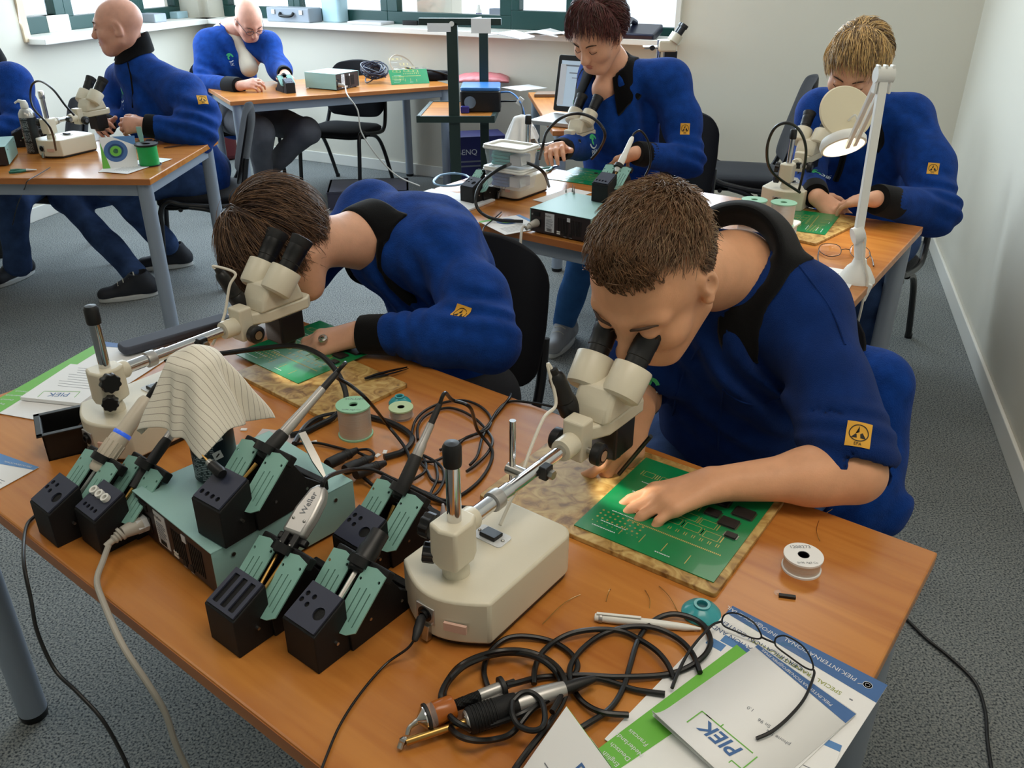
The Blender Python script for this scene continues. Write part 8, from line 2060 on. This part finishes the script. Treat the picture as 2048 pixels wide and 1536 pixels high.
add_hand(S, WL_, V3(-.8, -.5, -.1), V3(0, -.3, .9), V3(-.2, .8, .2)); add_hand(S, WR_, V3(.2, -.9, -.1), V3(0, -.3, .9), V3(.8, .2, .2)); S.obj('body', 'skin', P, 1, origin=O)
pel = V3(-2.55, 4.45, .50); che = (Cc + pel) / 2 + V3(0, 0, .12)
S = Sdf(lo - np.array([.05, .05, .45]), hi + np.array([.1, .25, -.14]), .011)
S.cone(pel, che, .17, .17, .05).cone(che, NB - V3(0, 0, .1), .16, .1, .07).cone(SL, SR, .08, .08, .07).chain([SL, EL, WL_ * .85 + EL * .15], [.085, .075, .05], .05).chain([SR, ER, WR_ * .85 + ER * .15], [.08, .07, .05], .05)
S.folds(EL, V3(0, 1, 0), V3(.3, .2, 1), .2, .0096, .07, 1); S.ripple(.0035, 20, 3); S.obj('fleece_sweater', 'sweater_blue', P, 1, origin=O)
S = Sdf(Vector(Hc) - V3(.2, .2, .2), Vector(Hc) + V3(.2, .2, .2), .007); S.ell(Wp(0, -.012, .035), (.088, .106, .094), A, .004, clip=lambda x, y, z: y - .05); S.obj('hair', 'hair_dark', P, 1, origin=O)
collar(NB - V3(0, 0, .015), V3(0, 0, 1), V3(-.6, -.8, 0), .066, P, origin=O)
K1 = PY(20, 400, 4.05); F1 = PZ(35, 530, .12)
S = Sdf((-3.1, 3.4, .02), (-2.1, 4.8, .66), .014); S.cone(pel + V3(.1, 0, 0), K1, .10, .078, .05).cone(K1, F1, .076, .062, .03).cone(pel + V3(-.1, 0, 0), V3(-2.8, 4.05, .5), .10, .075, .05).cone(V3(-2.8, 4.05, .5), V3(-2.8, 4.0, .12), .07, .06, .03); S.ripple(.005, 24, 5); S.obj('jeans', 'jeans_blue', P, 1, origin=O)
shoe(PZ(30, 560, 0), V3(-.2, -.97, 0), 'shoe_black', P, origin=O); shoe(V3(-2.8, 3.95, 0), V3(-.2, -.97, 0), 'shoe_black', P, origin=O)
# ================================================================== CHAIRS IN PLACE
chair(.45, 1.62, 217, 'black chair of the short-haired man, with a blue jacket on it', (1, 1, .90))
chair(-.235, 1.985, 217, 'black chair of the person bending over the left microscope', (1, 1, .90))
chair(.60, 3.80, 215, 'black chair of the dark-haired woman', (1, 1, .95))
ce_ = PZ(1478, 358, .46); chair(ce_.x, ce_.y, 282, 'empty black chair between the woman and the blond person', (1, 1, 1.06))
chair(1.42, 3.38, 217, 'black chair of the blond person by the right wall', (1, 1, .86))
chair(-1.62, 4.36, 252, 'black chair of the man with the shaved head', (1, 1, .9))
chair(-2.52, 4.45, 235, 'black chair of the person at the left picture edge', (1, 1, .9))
chair(-1.98, 6.24, 148, 'black chair of the bald man with glasses')
chair(-1.20, 6.12, 200, 'empty black chair behind the window table')
S = Sdf((.40, 1.30, .15), (.98, 2.0, .90), .008); jc = V3(.675, 1.775, .665); jl = V3(.8, -.6, 0)
S.chain([jc - jl * .18, jc + jl * .19], [.055, .055], .04); S.chain([jc + jl * .17, jc + jl * .22 - e_ * .10 - V3(0, 0, .22), jc + jl * .20 - e_ * .16 - V3(0, 0, .42)], [.06, .075, .06], .06)
S.chain([jc + jl * .05 + e_ * .03, jc + jl * .08 + e_ * .05 - V3(0, 0, .40)], [.07, .09], .08, sq=e_, f=.5); S.chain([jc - jl * .1 + e_ * .03, jc - jl * .1 + e_ * .05 - V3(0, 0, .40)], [.07, .09], .08, sq=e_, f=.5)
S.folds(jc + jl * .15 - V3(0, 0, .25), V3(0, 0, 1), V3(.8, -.6, .15), .30, .0186, .075, 2); S.ripple(.004, 22, 3)
tag(S.obj('jacket', 'sweater_blue', None, 1), 'blue fleece jacket hanging over the front chair', 'jacket')
